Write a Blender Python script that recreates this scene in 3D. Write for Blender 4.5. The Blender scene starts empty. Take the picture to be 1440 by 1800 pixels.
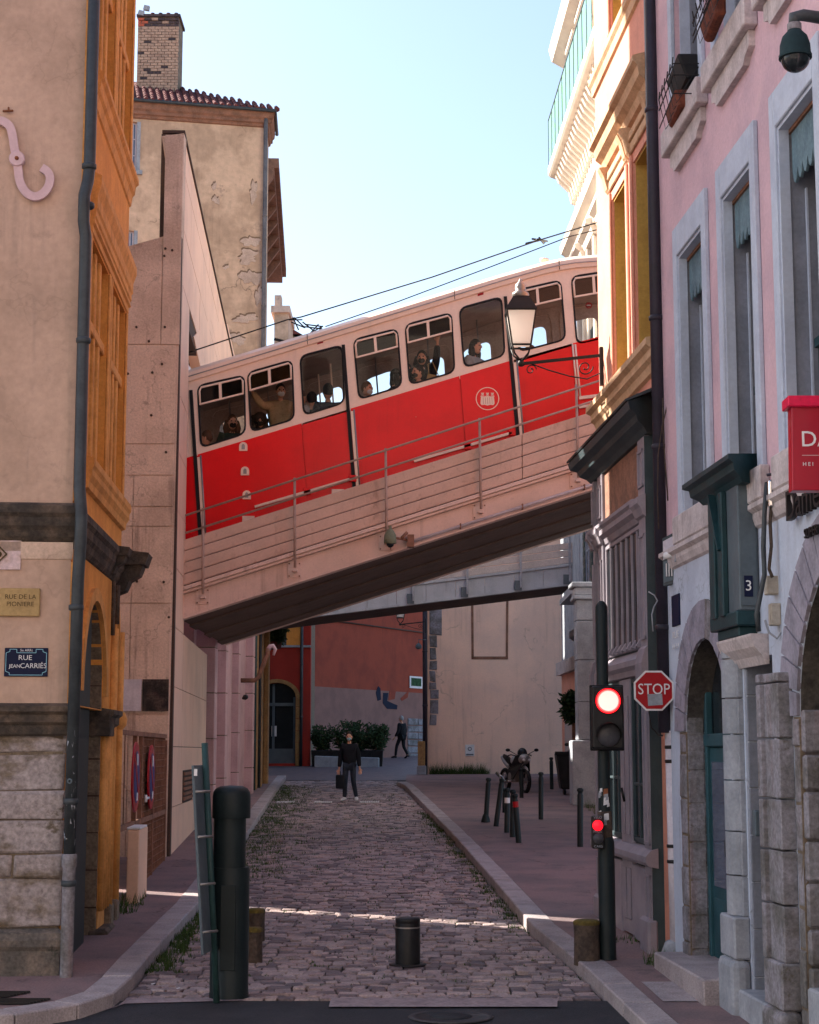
import bpy, math, random
from mathutils import Vector, Matrix
from mathutils.geometry import tessellate_polygon
random.seed(7)
R = math.radians
scene = bpy.context.scene
COL = scene.collection

# ------------------------------------------------------------------ camera, light
CAMH = 2.7; SLOPE = .032; FPX = 3000.0; TH = math.atan(.14); CT, ST = math.cos(TH), math.sin(TH)
cd = bpy.data.cameras.new('camera'); cam = bpy.data.objects.new('camera', cd); COL.objects.link(cam)
cd.sensor_fit = 'VERTICAL'; cd.sensor_height = 36; cd.lens = 60; cd.clip_end = 3000; cd.clip_start = .05
cam.location = (0, 0, CAMH); cam.rotation_euler = (R(90) + TH, 0, 0); scene.camera = cam

SUN_DIR = Vector((-.889, .458, 0)).normalized(); SUN_EL = R(35)
sun_vec = Vector((SUN_DIR.x * math.cos(SUN_EL), SUN_DIR.y * math.cos(SUN_EL), math.sin(SUN_EL)))
w = bpy.data.worlds.new('World'); scene.world = w; w.use_nodes = True
nt = w.node_tree; nt.nodes.clear()
out = nt.nodes.new('ShaderNodeOutputWorld'); bg = nt.nodes.new('ShaderNodeBackground'); sky = nt.nodes.new('ShaderNodeTexSky')
sky.sky_type = 'NISHITA'; sky.sun_disc = False; sky.sun_elevation = SUN_EL
sky.sun_rotation = math.atan2(sun_vec.x, sun_vec.y); sky.dust_density = 2.0; sky.air_density = 1.0; sky.ozone_density = 1.1
bg.inputs['Strength'].default_value = .095
nt.links.new(sky.outputs[0], bg.inputs[0]); nt.links.new(bg.outputs[0], out.inputs[0])
sd = bpy.data.lights.new('sun', 'SUN'); sd.energy = 5.0; sd.angle = R(.5); sd.color = (1, .92, .80)
so = bpy.data.objects.new('sun', sd); COL.objects.link(so); so.location = (-20, 20, 40)
so.rotation_euler = sun_vec.to_track_quat('Z', 'Y').to_euler()
scene.view_settings.view_transform = 'Standard'; scene.view_settings.look = 'None'
scene.view_settings.exposure = 1.75; scene.view_settings.gamma = 1; scene.view_settings.use_curve_mapping = False
scene.render.engine = 'CYCLES'; scene.cycles.max_bounces = 8; scene.cycles.diffuse_bounces = 5

# ------------------------------------------------------------------ survey helpers (photo point -> place on a real plane)
def ray(px, py):
    u = (px - 720) / FPX; v = (900 - py) / FPX
    return Vector((u, CT - ST * v, ST + CT * v))
def gz(y): return SLOPE * y
def G(px, py, off=0.0):
    d = ray(px, py); t = (off - CAMH) / (d.z - SLOPE * d.y)
    return Vector((d.x * t, d.y * t, CAMH + d.z * t))
def Y(px, py, y):
    d = ray(px, py); t = y / d.y
    return Vector((d.x * t, y, CAMH + d.z * t))
class Fr:
    def __init__(f, ox, oy, dx, dy, side):
        f.o = Vector((ox, oy, 0)); f.e = Vector((dx, dy, 0)).normalized()
        f.n = Vector((f.e.y, -f.e.x, 0)) * side
    def pt(f, s, z, n=0.0): 
        v = f.o + f.e * s + f.n * n; return Vector((v.x, v.y, z))
    def p(f, px, py, n=0.0):
        d = ray(px, py); o = f.o + f.n * n
        t = (o.x * f.e.y - o.y * f.e.x) / (d.x * f.e.y - d.y * f.e.x)
        q = Vector((d.x * t, d.y * t, 0)) - o
        return (q.dot(f.e), CAMH + d.z * t)
LF = Fr(-3.26, 16.34, -.0528, 1, 1)      # left street line, n towards street (+X)
RF = Fr(2.61, 17.1, -.065, 1, -1)        # right street line, n towards street (-X)
def sY(fr, y): return (y - fr.o.y) / fr.e.y
def FY(y, x0=0.0): return Fr(x0, y, 1, 0, 1)   # camera facing plane, n = -Y

# ------------------------------------------------------------------ mesh builder
class MB:
    def __init__(s): s.v = []; s.f = []; s.m = []; s.cur = 0; s.sm = []; s.smooth = False
    def add(s, vs, fs):
        n = len(s.v); s.v += [tuple(v) for v in vs]
        for f in fs: s.f.append(tuple(i + n for i in f)); s.m.append(s.cur); s.sm.append(s.smooth)
        return s
    def hexa(s, p):  # bottom 4 ccw, top 4
        return s.add(p, [(3, 2, 1, 0), (4, 5, 6, 7), (0, 1, 5, 4), (1, 2, 6, 5), (2, 3, 7, 6), (3, 0, 4, 7)])
    def box(s, x0, x1, y0, y1, z0, z1):
        return s.hexa([(x0, y0, z0), (x1, y0, z0), (x1, y1, z0), (x0, y1, z0), (x0, y0, z1), (x1, y0, z1), (x1, y1, z1), (x0, y1, z1)])
    def fb(s, fr, s0, s1, z0, z1, n0, n1):
        P = fr.pt
        return s.hexa([P(s0, z0, n1), P(s1, z0, n1), P(s1, z0, n0), P(s0, z0, n0), P(s0, z1, n1), P(s1, z1, n1), P(s1, z1, n0), P(s0, z1, n0)])
    def bar(s, a, b, w, h=None, up=(0, 0, 1)):
        a = Vector(a); b = Vector(b); h = h or w; d = (b - a).normalized(); u = Vector(up)
        if abs(d.dot(u)) > .98: u = Vector((0, 1, 0))
        x = d.cross(u).normalized() * w / 2; y = x.cross(d).normalized() * h / 2
        return s.hexa([a - x - y, a + x - y, a + x + y, a - x + y, b - x - y, b + x - y, b + x + y, b - x + y])
    def tube(s, a, b, r0, r1=None, seg=10, cap=True):
        return s.path([a, b], [r0, r0 if r1 is None else r1], seg, cap)
    def path(s, pts, r, seg=8, cap=True, flat=1.0, up=None):
        pts = [Vector(p) for p in pts]; rs = r if isinstance(r, (list, tuple)) else [r] * len(pts)
        vs = []; u = None
        for i, p in enumerate(pts):
            d = (pts[min(i + 1, len(pts) - 1)] - pts[max(i - 1, 0)]).normalized()
            if u is None:
                u = Vector(up) if up else (Vector((0, 0, 1)) if abs(d.z) < .9 else Vector((0, 1, 0)))
            x = d.cross(u).normalized(); u = x.cross(d).normalized()
            for k in range(seg):
                a = 2 * math.pi * (k + .5) / seg
                vs.append(p + (x * math.cos(a) + u * math.sin(a) * flat) * rs[i])
        fs = []
        for i in range(len(pts) - 1):
            for k in range(seg): fs.append((i * seg + k, i * seg + (k + 1) % seg, (i + 1) * seg + (k + 1) % seg, (i + 1) * seg + k))
        if cap: fs += [tuple(range(seg))[::-1], tuple((len(pts) - 1) * seg + k for k in range(seg))]
        o = s.smooth; s.smooth = seg > 5 and o is not None; s.add(vs, fs)
        if cap: s.sm[-1] = s.sm[-2] = False
        s.smooth = o; return s
    def lathe(s, c, prof, seg=16, ax=None, cap=True):
        c = Vector(c); ax = Vector(ax or (0, 0, 1)).normalized()
        x = ax.orthogonal().normalized(); y = ax.cross(x)
        vs = [c + ax * h + (x * math.cos(2 * math.pi * k / seg) + y * math.sin(2 * math.pi * k / seg)) * r for r, h in prof for k in range(seg)]
        fs = [(i * seg + k, i * seg + (k + 1) % seg, (i + 1) * seg + (k + 1) % seg, (i + 1) * seg + k) for i in range(len(prof) - 1) for k in range(seg)]
        o = s.smooth; s.smooth = True; s.add(vs, fs)
        s.smooth = False
        if cap:
            n = len(prof); s.add([vs[k] for k in range(seg)] + [vs[(n - 1) * seg + k] for k in range(seg)], [tuple(range(seg))[::-1], tuple(range(seg, 2 * seg))])
        s.smooth = o; return s
    def ball(s, c, r, seg=12, rings=8, sc=(1, 1, 1)):
        c = Vector(c); vs = []; fs = []
        for i in range(rings + 1):
            t = math.pi * i / rings
            for k in range(seg):
                a = 2 * math.pi * k / seg
                vs.append(c + Vector((r * sc[0] * math.sin(t) * math.cos(a), r * sc[1] * math.sin(t) * math.sin(a), r * sc[2] * math.cos(t))))
        for i in range(rings):
            for k in range(seg): fs.append((i * seg + k, (i + 1) * seg + k, (i + 1) * seg + (k + 1) % seg, i * seg + (k + 1) % seg))
        o = s.smooth; s.smooth = True; s.add(vs, fs); s.smooth = o; return s
    def ext(s, loop, d, back=True):   # prism: loop of 3d points pushed along d
        loop = [Vector(p) for p in loop]; d = Vector(d); n = len(loop)
        tr = tessellate_polygon([loop]); s.add(loop, tr)
        if back: s.add([p + d for p in loop], [t[::-1] for t in tr])
        return s.add(loop + [p + d for p in loop], [(i, (i + 1) % n, (i + 1) % n + n, i + n) for i in range(n)])
    def mould(s, fr, s0, s1, prof, m0=0.0, m1=0.0):   # cornice: profile [(n,z)] along s; ends mitred outward by m*n
        a = [fr.pt(s0 - m0 * n, z, n) for n, z in prof]; b = [fr.pt(s1 + m1 * n, z, n) for n, z in prof]; k = len(prof)
        s.add(a + b, [(i, (i + 1) % k, (i + 1) % k + k, i + k) for i in range(k)])
        s.add(a, tessellate_polygon([a])); return s.add(b, tessellate_polygon([b]))
    def wall(s, fr, outer, holes, depth, n=0.0, rim=True):
        loops = [[Vector((a, b, 0)) for a, b in l] for l in [outer] + holes]
        flat = [p for l in [outer] + holes for p in l]
        s.add([fr.pt(a, b, n) for a, b in flat], tessellate_polygon(loops))
        for l in holes + ([outer] if rim else []):
            k = len(l); s.add([fr.pt(a, b, n) for a, b in l] + [fr.pt(a, b, n - depth) for a, b in l], [(i, (i + 1) % k, (i + 1) % k + k, i + k) for i in range(k)])
        return s
    def stone(s, fr, s0, s1, z0, z1, n0, n1, ins=.02, j=.008):
        J = lambda: random.uniform(-j, j); P = fr.pt
        b = [P(s0 + J(), z0 + J(), n0), P(s1 + J(), z0 + J(), n0), P(s1 + J(), z1 + J(), n0), P(s0 + J(), z1 + J(), n0)]
        m = [P(s0 + J(), z0 + J(), n1 - ins * .8), P(s1 + J(), z0 + J(), n1 - ins * .8), P(s1 + J(), z1 + J(), n1 - ins * .8), P(s0 + J(), z1 + J(), n1 - ins * .8)]
        t = [P(s0 + ins + J(), z0 + ins + J(), n1 + J()), P(s1 - ins + J(), z0 + ins + J(), n1 + J()), P(s1 - ins + J(), z1 - ins + J(), n1 + J()), P(s0 + ins + J(), z1 - ins + J(), n1 + J())]
        return s.add(b + m + t, [(0, 1, 5, 4), (1, 2, 6, 5), (2, 3, 7, 6), (3, 0, 4, 7), (4, 5, 9, 8), (5, 6, 10, 9), (6, 7, 11, 10), (7, 4, 8, 11), (8, 9, 10, 11)])
    def mesh(s, name, mat):
        me = bpy.data.meshes.new(name); me.from_pydata(s.v, [], s.f)
        for m in (mat if isinstance(mat, (list, tuple)) else [mat]): me.materials.append(m)
        me.polygons.foreach_set('material_index', s.m); me.polygons.foreach_set('use_smooth', s.sm)
        me.update(); return me
def rect(s0, s1, z0, z1): return [(s0, z0), (s1, z0), (s1, z1), (s0, z1)]
def arch(s0, s1, z0, zs, zt=None, k=12):   # opening with springing zs, crown zt
    c = (s0 + s1) / 2; r = (s1 - s0) / 2; h = r if zt is None else zt - zs
    return [(s0, z0), (s1, z0)] + [(c + r * math.cos(math.pi * i / k), zs + h * math.sin(math.pi * i / k)) for i in range(k + 1)]

def tag(o, label=None, cat=None, group=None, kind=None):
    if label: o['label'] = label
    if cat: o['category'] = cat
    if group: o['group'] = group
    if kind: o['kind'] = kind
    return o
def thing(name, label, cat, loc=(0, 0, 0), group=None, rz=0.0):
    o = bpy.data.objects.new(name, None); COL.objects.link(o); o.location = loc; o.rotation_euler = (0, 0, rz); o.empty_display_size = .1
    return tag(o, label, cat, group)
def wmat(o):
    m = o.matrix_basis.copy()
    return m if o.parent is None else wmat(o.parent) @ o.matrix_parent_inverse @ m
def ob(name, mb, mat, parent=None, label=None, cat=None, group=None, kind=None, bev=0.0, local=False, seg=1):
    me = mb.mesh(name, mat) if isinstance(mb, MB) else mb
    o = bpy.data.objects.new(name, me); COL.objects.link(o)
    if parent is not None:
        o.parent = parent
        if not local: o.matrix_parent_inverse = wmat(parent).inverted()
    if bev:
        b = o.modifiers.new('bevel', 'BEVEL'); b.width = bev; b.segments = seg; b.limit_method = 'ANGLE'; b.angle_limit = R(40); b.harden_normals = False
    return tag(o, label, cat, group, kind)
def kids(o): return [c for c in bpy.data.objects if c.parent == o]
def copy_tree(o, parent=None):
    c = o.copy(); COL.objects.link(c); c.parent = parent
    if parent is not None: c.matrix_parent_inverse = o.matrix_parent_inverse.copy()
    for ch in kids(o): copy_tree(ch, c)
    return c
def text(name, s, size, mat, parent, org, xdir, ydir, ext=.004, align='CENTER', sx=1.0, label=None):
    cu = bpy.data.curves.new(name, 'FONT'); cu.body = s; cu.size = size; cu.extrude = ext; cu.align_x = align; cu.align_y = 'CENTER'; cu.resolution_u = 3
    t = bpy.data.objects.new('tmp', cu); COL.objects.link(t)
    me = bpy.data.meshes.new_from_object(t.evaluated_get(bpy.context.evaluated_depsgraph_get()) if False else t); bpy.data.objects.remove(t)
    x = Vector(xdir).normalized(); y = Vector(ydir).normalized(); z = x.cross(y); org = Vector(org)
    me.transform(Matrix(((x.x * sx, y.x, z.x, org.x), (x.y * sx, y.y, z.y, org.y), (x.z * sx, y.z, z.z, org.z), (0, 0, 0, 1))))
    me.materials.clear(); me.materials.append(mat); me.name = name
    return ob(name, me, mat, parent, label=label)

# ------------------------------------------------------------------ materials
def lin(h, k=1.0):
    h = h.lstrip('#'); v = [int(h[i:i + 2], 16) / 255 for i in (0, 2, 4)]
    return tuple(min(1, (x / 12.92 if x <= .04045 else ((x + .055) / 1.055) ** 2.4) * k) for x in v)
def pm(name, col, col2=None, sc=1.5, rough=.85, met=0.0, fine=.15, fs=30, bump=.3, bs=25, streak=0.0, scol=None, spots=0.0, spcol=None, sps=3.0, spec=.22, low=.38, hi=.68, alpha=None, coat=0.0, obj=False, stretch=None, cracks=0.0, cs=.7, cw=.012):
    m = bpy.data.materials.new(name); m.use_nodes = True; t = m.node_tree; n = t.nodes; l = t.links
    b = n['Principled BSDF']; b.inputs['Roughness'].default_value = rough; b.inputs['Metallic'].default_value = met
    b.inputs['Specular IOR Level'].default_value = spec; b.inputs['Coat Weight'].default_value = coat
    tc = n.new('ShaderNodeTexCoord'); src = tc.outputs['Object']
    if not obj:
        g = n.new('ShaderNodeNewGeometry'); src = g.outputs['Position']
    usrc = src
    if stretch:
        mp0 = n.new('ShaderNodeMapping'); mp0.inputs['Scale'].default_value = stretch; l.new(src, mp0.inputs['Vector']); src = mp0.outputs[0]
    def noise(scale, det=5, vec=None, rg=.6):
        x = n.new('ShaderNodeTexNoise'); x.inputs['Scale'].default_value = scale; x.inputs['Detail'].default_value = det; x.inputs['Roughness'].default_value = rg
        l.new(vec or src, x.inputs['Vector']); return x.outputs['Fac']
    def ramp(f, a, c):
        r = n.new('ShaderNodeMapRange'); r.inputs[1].default_value = a; r.inputs[2].default_value = c; r.interpolation_type = 'SMOOTHSTEP'; l.new(f, r.inputs[0]); return r.outputs[0]
    def mix(f, a, c, mode='MIX', k=None):
        x = n.new('ShaderNodeMix'); x.data_type = 'RGBA'; x.blend_type = mode
        if isinstance(f, float): x.inputs[0].default_value = f
        else: l.new(f, x.inputs[0])
        for i, v in ((6, a), (7, c)):
            if isinstance(v, tuple): x.inputs[i].default_value = (*v, 1)
            else: l.new(v, x.inputs[i])
        return x.outputs[2]
    def mul(f, k):
        x = n.new('ShaderNodeMath'); x.operation = 'MULTIPLY'; l.new(f, x.inputs[0])
        if isinstance(k, float): x.inputs[1].default_value = k
        else: l.new(k, x.inputs[1])
        return x.outputs[0]
    c = col
    if col2 is not None: c = mix(ramp(noise(sc, 6), low, hi), col, col2)
    if streak:
        mp = n.new('ShaderNodeMapping'); mp.inputs['Scale'].default_value = (7, 7, .45); l.new(src, mp.inputs['Vector'])
        c = mix(mul(mul(ramp(noise(1.0, 5, mp.outputs[0]), .5, .72), ramp(noise(.5, 3), .4, .65)), streak), c, scol or tuple(x * .35 for x in col))
    if spots: c = mix(mul(ramp(noise(sps, 8, rg=.75), .58, .66), spots), c, spcol or tuple(x * .4 for x in col))
    if cracks:
        nz = n.new('ShaderNodeTexNoise'); nz.inputs['Scale'].default_value = 2.2; nz.inputs['Detail'].default_value = 6; l.new(usrc, nz.inputs['Vector'])
        ad = n.new('ShaderNodeVectorMath'); ad.operation = 'MULTIPLY_ADD'; l.new(nz.outputs['Color'], ad.inputs[0]); ad.inputs[1].default_value = (1.1, 1.1, 1.1); l.new(usrc, ad.inputs[2])
        vo = n.new('ShaderNodeTexVoronoi'); vo.feature = 'DISTANCE_TO_EDGE'; vo.inputs['Scale'].default_value = cs; l.new(ad.outputs[0], vo.inputs['Vector'])
        iv = n.new('ShaderNodeMapRange'); iv.inputs[1].default_value = 0; iv.inputs[2].default_value = cw; iv.inputs[3].default_value = 1; iv.inputs[4].default_value = 0; l.new(vo.outputs['Distance'], iv.inputs[0])
        c = mix(mul(mul(iv.outputs[0], ramp(noise(.9, 3, usrc), .47, .6)), cracks), c, tuple(x * .3 for x in col))
    if fine:
        f = n.new('ShaderNodeMapRange'); f.inputs[1].default_value = .3; f.inputs[2].default_value = .7; f.inputs[3].default_value = 1 - fine; f.inputs[4].default_value = 1 + fine
        l.new(noise(fs, 4, usrc), f.inputs[0]); g2 = n.new('ShaderNodeVectorMath'); g2.operation = 'SCALE'
        if isinstance(c, tuple): g2.inputs[0].default_value = c
        else: l.new(c, g2.inputs[0])
        l.new(f.outputs[0], g2.inputs['Scale']); c = g2.outputs[0]
    if isinstance(c, tuple): b.inputs['Base Color'].default_value = (*c, 1)
    else: l.new(c, b.inputs['Base Color'])
    if bump:
        bm = n.new('ShaderNodeBump'); bm.inputs['Strength'].default_value = bump; bm.inputs['Distance'].default_value = .02
        l.new(noise(bs, 7, usrc, .65), bm.inputs['Height']); l.new(bm.outputs[0], b.inputs['Normal'])
    return m
def emit(name, col, s):
    m = bpy.data.materials.new(name); m.use_nodes = True; b = m.node_tree.nodes['Principled BSDF']
    b.inputs['Base Color'].default_value = (*col, 1); b.inputs['Emission Color'].default_value = (*col, 1); b.inputs['Emission Strength'].default_value = s; return m
def glassy(name, tint=(.9, .95, .95), k=.15):
    m = bpy.data.materials.new(name); m.use_nodes = True; t = m.node_tree; t.nodes.clear()
    o = t.nodes.new('ShaderNodeOutputMaterial'); mx = t.nodes.new('ShaderNodeMixShader'); tr = t.nodes.new('ShaderNodeBsdfTransparent'); gl = t.nodes.new('ShaderNodeBsdfGlossy')
    tr.inputs[0].default_value = (*tint, 1); gl.inputs['Roughness'].default_value = .02; mx.inputs[0].default_value = k
    fr = t.nodes.new('ShaderNodeFresnel'); fr.inputs[0].default_value = 1.28; mt = t.nodes.new('ShaderNodeMath'); mt.operation = 'ADD'; mt.inputs[1].default_value = k * .5
    t.links.new(fr.outputs[0], mt.inputs[0]); t.links.new(mt.outputs[0], mx.inputs[0])
    t.links.new(tr.outputs[0], mx.inputs[1]); t.links.new(gl.outputs[0], mx.inputs[2]); t.links.new(mx.outputs[0], o.inputs[0]); return m
M = {}
M['beige'] = pm('beige_plaster', (.54, .37, .28), (.43, .295, .22), .9, fine=.08, fs=14, bump=.45, bs=14, spots=.45, spcol=(.34, .24, .19), sps=1.6, streak=.6, scol=(.30, .22, .18), cracks=.22, cs=.8)
M['orange'] = pm('orange_plaster', (.76, .33, .075), (.66, .27, .06), 2.5, fine=.1, fs=25, bump=.35, bs=30, streak=.5, scol=(.4, .16, .04))
M['orange_trim'] = pm('orange_trim_stone', (.72, .34, .10), (.55, .25, .07), 4, fine=.12, bump=.3, streak=.4, scol=(.32, .15, .05))
M['blackstone'] = pm('black_stained_stone', (.05, .042, .036), (.13, .095, .07), 4, fine=.3, fs=20, bump=.8, bs=18, spots=.8, spcol=(.035, .035, .032), sps=5)
M['rubble'] = pm('worn_rubble_stone', (.33, .285, .28), (.15, .115, .08), 1.5, fine=.35, fs=22, bump=1.0, bs=12, spots=.9, spcol=(.115, .09, .06), sps=2.0, stretch=(1, 1, 1.6), low=.42, hi=.58)
M['plinth'] = pm('dark_plinth_stone', (.10, .09, .08), (.18, .145, .12), 5, fine=.3, bump=.8, bs=14, spots=.7, spcol=(.035, .04, .035), sps=4)
M['mortar'] = pm('brown_mortar', (.20, .155, .11), (.13, .10, .075), 6, fine=.3, bump=.9, bs=20)
M['conc'] = pm('weathered_concrete', (.68, .51, .40), (.50, .365, .28), 1.2, fine=.14, bump=.5, bs=20, streak=1.0, scol=(.22, .15, .12), spots=.5, spcol=(.2, .14, .11), sps=4, cracks=.5)
M['panel'] = pm('smooth_pink_panel', (.80, .52, .37), (.70, .45, .32), .8, fine=.05, bump=.08, streak=.3, scol=(.4, .24, .16), rough=.6)
M['joint'] = pm('dark_joint', (.07, .045, .035), bump=0)
M['cream'] = pm('cream_paint', (.88, .67, .53), (.84, .64, .50), 2, fine=.04, bump=.05, rough=.42, coat=.2, streak=.15, scol=(.45, .32, .24))
M['red'] = pm('red_tram_paint', (.84, .006, .010), (.74, .006, .009), 1.0, streak=.25, scol=(.42, .006, .008), fine=.03, bump=.12, bs=.9, rough=.26, spec=.25)
M['girder'] = pm('pinkish_girder_paint', (.68, .50, .42), (.59, .435, .36), 1.3, fine=.06, bump=.12, rough=.65, streak=.6, scol=(.25, .16, .12), spots=.25, spcol=(.25, .16, .12), sps=9)
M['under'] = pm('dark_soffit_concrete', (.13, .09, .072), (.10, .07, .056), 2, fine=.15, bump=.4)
M['grey_girder'] = pm('grey_girder_paint', (.42, .46, .50), (.34, .38, .42), 2, fine=.08, bump=.15, streak=.4)
M['pink'] = pm('pink_plaster', (.63, .43, .48), (.52, .365, .42), 1.6, fine=.07, bump=.3, bs=20, streak=.55, scol=(.5, .33, .36), spots=.2, spcol=(.74, .55, .5), sps=2.5)
M['palewall'] = pm('pale_bluish_plaster', (.50, .56, .66), (.42, .47, .57), 1.2, fine=.06, bump=.2, streak=.5, scol=(.30, .31, .36), cracks=.5, spots=.3, spcol=(.33, .33, .38), sps=2)
M['surround'] = pm('pale_window_surround', (.48, .54, .64), (.41, .46, .56), 3, fine=.06, bump=.12, streak=.4, scol=(.35, .35, .38))
M['reveal'] = pm('grey_reveal_plaster', (.24, .26, .31), (.18, .20, .24), 2.5, fine=.1, bump=.25, streak=.4, scol=(.18, .19, .2))
M['sillstone'] = pm('stained_sill_stone', (.56, .50, .50), (.42, .37, .37), 4, fine=.15, bump=.5, bs=20, streak=.8, scol=(.20, .17, .16))
M['salmon'] = pm('salmon_plaster', (.74, .34, .25), (.66, .30, .22), 2, fine=.07, bump=.3, streak=.5, scol=(.44, .2, .15))
M['ochre'] = pm('ochre_reveal', (.52, .33, .085), (.44, .27, .07), 3, fine=.1, bump=.25, streak=.4)
M['ochre_trim'] = pm('ochre_moulding', (.64, .42, .26), (.50, .32, .19), 4, fine=.12, bump=.3, streak=.4)
M['shopwood'] = pm('grey_lilac_shopfront_paint', (.30, .27, .31), (.24, .22, .26), 3, fine=.06, bump=.12, rough=.5, streak=.4, scol=(.14, .13, .15))
M['shopteal'] = pm('teal_shopfront_paint', (.045, .07, .08), (.032, .052, .06), 3, fine=.08, bump=.12, rough=.5, streak=.3)
M['frieze'] = pm('worn_brown_frieze', (.32, .16, .11), (.20, .11, .08), 6, fine=.2, bump=.5, streak=.9, scol=(.09, .055, .045))
M['teal'] = pm('dark_teal_paint', (.016, .05, .06), (.012, .036, .044), 4, fine=.1, bump=.15, rough=.45)
M['tealdoor'] = pm('teal_door_paint', (.028, .09, .11), (.02, .065, .08), 3, fine=.1, bump=.12, rough=.5)
M['pipe'] = pm('dark_grey_pipe', (.055, .065, .072), (.04, .047, .053), 5, fine=.1, bump=.1, rough=.45, met=.2)
M['pipe2'] = pm('dark_plum_pipe', (.035, .03, .045), (.028, .026, .036), 5, fine=.1, bump=.1, rough=.45)
M['whitepipe'] = pm('pale_pipe_paint', (.60, .56, .60), (.5, .47, .52), 4, fine=.08, bump=.2, streak=.3, scol=(.3, .28, .3))
M['rustpipe'] = pm('rusty_copper_pipe', (.24, .09, .045), (.16, .06, .03), 5, fine=.15, bump=.2)
M['pinkmetal'] = pm('pale_pink_enamel', (.62, .44, .46), (.56, .39, .41), 4, fine=.04, bump=.06, rough=.5)
M['navy'] = pm('navy_enamel', (.008, .012, .04), bump=0, fine=.05, rough=.5, spec=.12)
M['white'] = pm('white_paint', (.72, .72, .72), (.6, .6, .62), 8, fine=.05, bump=.05, rough=.5)
M['plaque'] = pm('ochre_stone_plaque', (.42, .29, .13), (.35, .24, .11), 6, fine=.12, bump=.3)
M['letters_dark'] = pm('dark_cut_letters', (.10, .07, .035), bump=.2)
M['glass_dark'] = pm('dark_window_glass', (.012, .016, .02), (.022, .028, .034), 1.2, fine=0, bump=.02, bs=2, rough=.12, spec=.25)
M['glass_blue'] = pm('sky_lit_glass', (.10, .13, .19), (.06, .08, .13), 1.5, fine=0, bump=.02, bs=2, rough=.08, spec=.8)
M['glass_warm'] = pm('warm_old_glass', (.16, .11, .05), (.09, .06, .03), 3, fine=.1, bump=.05, bs=4, rough=.2, spec=.6)
M['tramglass'] = glassy('tram_glass', (.92, .93, .92), .0)
M['tramint'] = pm('tram_interior_lining', (.40, .31, .26), (.34, .26, .22), 3, bump=.05, rough=.6)
M['seat'] = pm('tram_seat_fabric', (.25, .06, .05), bump=.1)
M['rubber'] = pm('black_rubber', (.012, .012, .013), bump=.05, fine=.05, rough=.6)
M['steel'] = pm('dull_steel', (.32, .30, .29), (.25, .23, .22), 5, met=.6, rough=.42, fine=.06, bump=.05)
M['chrome'] = pm('chrome', (.6, .6, .6), met=1.0, rough=.15, bump=0, fine=0)
M['rail'] = pm('pink_grey_rail_paint', (.42, .30, .25), (.34, .24, .2), 4, fine=.08, bump=.08, rough=.5)
M['black'] = pm('black_metal', (.012, .012, .013), (.02, .02, .022), 6, fine=.1, bump=.1, rough=.45)
M['iron'] = pm('wrought_iron', (.018, .017, .018), bump=.1, rough=.5)
M['darkgreen'] = pm('dark_green_grey_paint', (.010, .017, .019), (.014, .022, .024), 4, fine=.1, bump=.08, rough=.5)
M['postgreen'] = pm('green_post_paint', (.03, .07, .07), (.022, .05, .052), 4, fine=.1, bump=.1, rough=.45)
M['asphalt'] = pm('asphalt', (.028, .03, .035), (.042, .042, .047), 1.5, fine=.3, fs=60, bump=.5, bs=90, rough=.8, spots=.3, spcol=(.06, .055, .055), sps=3, cracks=.6, cs=.5, cw=.008)
M['pave'] = pm('pavement_asphalt', (.25, .165, .16), (.17, .125, .128), 1.0, fine=.2, fs=50, bump=.4, bs=80, spots=.4, spcol=(.075, .06, .066), sps=2, rough=.75, cracks=.8, cs=.45, cw=.012)
M['kerb'] = pm('granite_kerb', (.38, .33, .33), (.28, .245, .25), 3, fine=.25, fs=60, bump=.5, bs=40)
M['cobbleA'] = pm('cobble_granite', (.34, .255, .245), (.18, .145, .145), 3.2, fine=.3, fs=50, bump=.5, bs=40, rough=.48)
M['cobbleB'] = pm('cobble_granite_dark', (.17, .13, .135), (.12, .10, .11), 3, fine=.3, fs=50, bump=.6, bs=40, rough=.55)
M['cobbleC'] = pm('cobble_granite_pale', (.44, .34, .32), (.30, .24, .23), 3, fine=.3, fs=50, bump=.6, bs=40, rough=.65)
M['dirt'] = pm('joint_dirt', (.045, .038, .032), (.05, .06, .025), 1.2, fine=.3, bump=.6)
M['linepaint'] = pm('pale_stone_band', (.34, .27, .27), (.24, .19, .2), 6, fine=.2, bump=.4)
M['grass'] = pm('grass_blade', (.06, .10, .025), (.04, .075, .02), 8, bump=0, fine=.3)
M['leaf'] = pm('leaf_green', (.03, .055, .018), (.018, .035, .012), 6, bump=0, fine=.3)
M['rooftile'] = pm('dark_red_roof_tile', (.13, .038, .036), (.08, .028, .03), 5, fine=.25, bump=.4)
M['farwall'] = pm('peeling_ochre_plaster', (.60, .42, .29), (.45, .31, .21), .5, fine=.12, fs=5, bump=.5, bs=4, streak=.6, scol=(.27, .17, .11), spots=.8, spcol=(.30, .21, .16), sps=.8, low=.42, hi=.56, cracks=.9, cs=.35, cw=.01)
M['timber'] = pm('weathered_eave_timber', (.26, .13, .085), (.17, .09, .06), 4, fine=.2, bump=.4)
M['brick'] = pm('pale_old_brick', (.50, .33, .24), (.36, .23, .17), 4, fine=.2, bump=.4)
M['brickdark'] = pm('sooty_brick', (.06, .045, .05), (.12, .08, .075), 4, fine=.2, bump=.4)
M['brickred'] = pm('red_brick', (.48, .12, .07), fine=.2, bump=.4)
M['lilac'] = pm('lilac_pink_stone', (.56, .36, .36), (.47, .30, .30), 2, fine=.08, bump=.2, streak=.3)
M['redwall'] = pm('brick_red_plaster', (.30, .062, .035), (.23, .048, .03), 1.2, fine=.1, bump=.3, streak=.5, scol=(.14, .035, .025))
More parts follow.
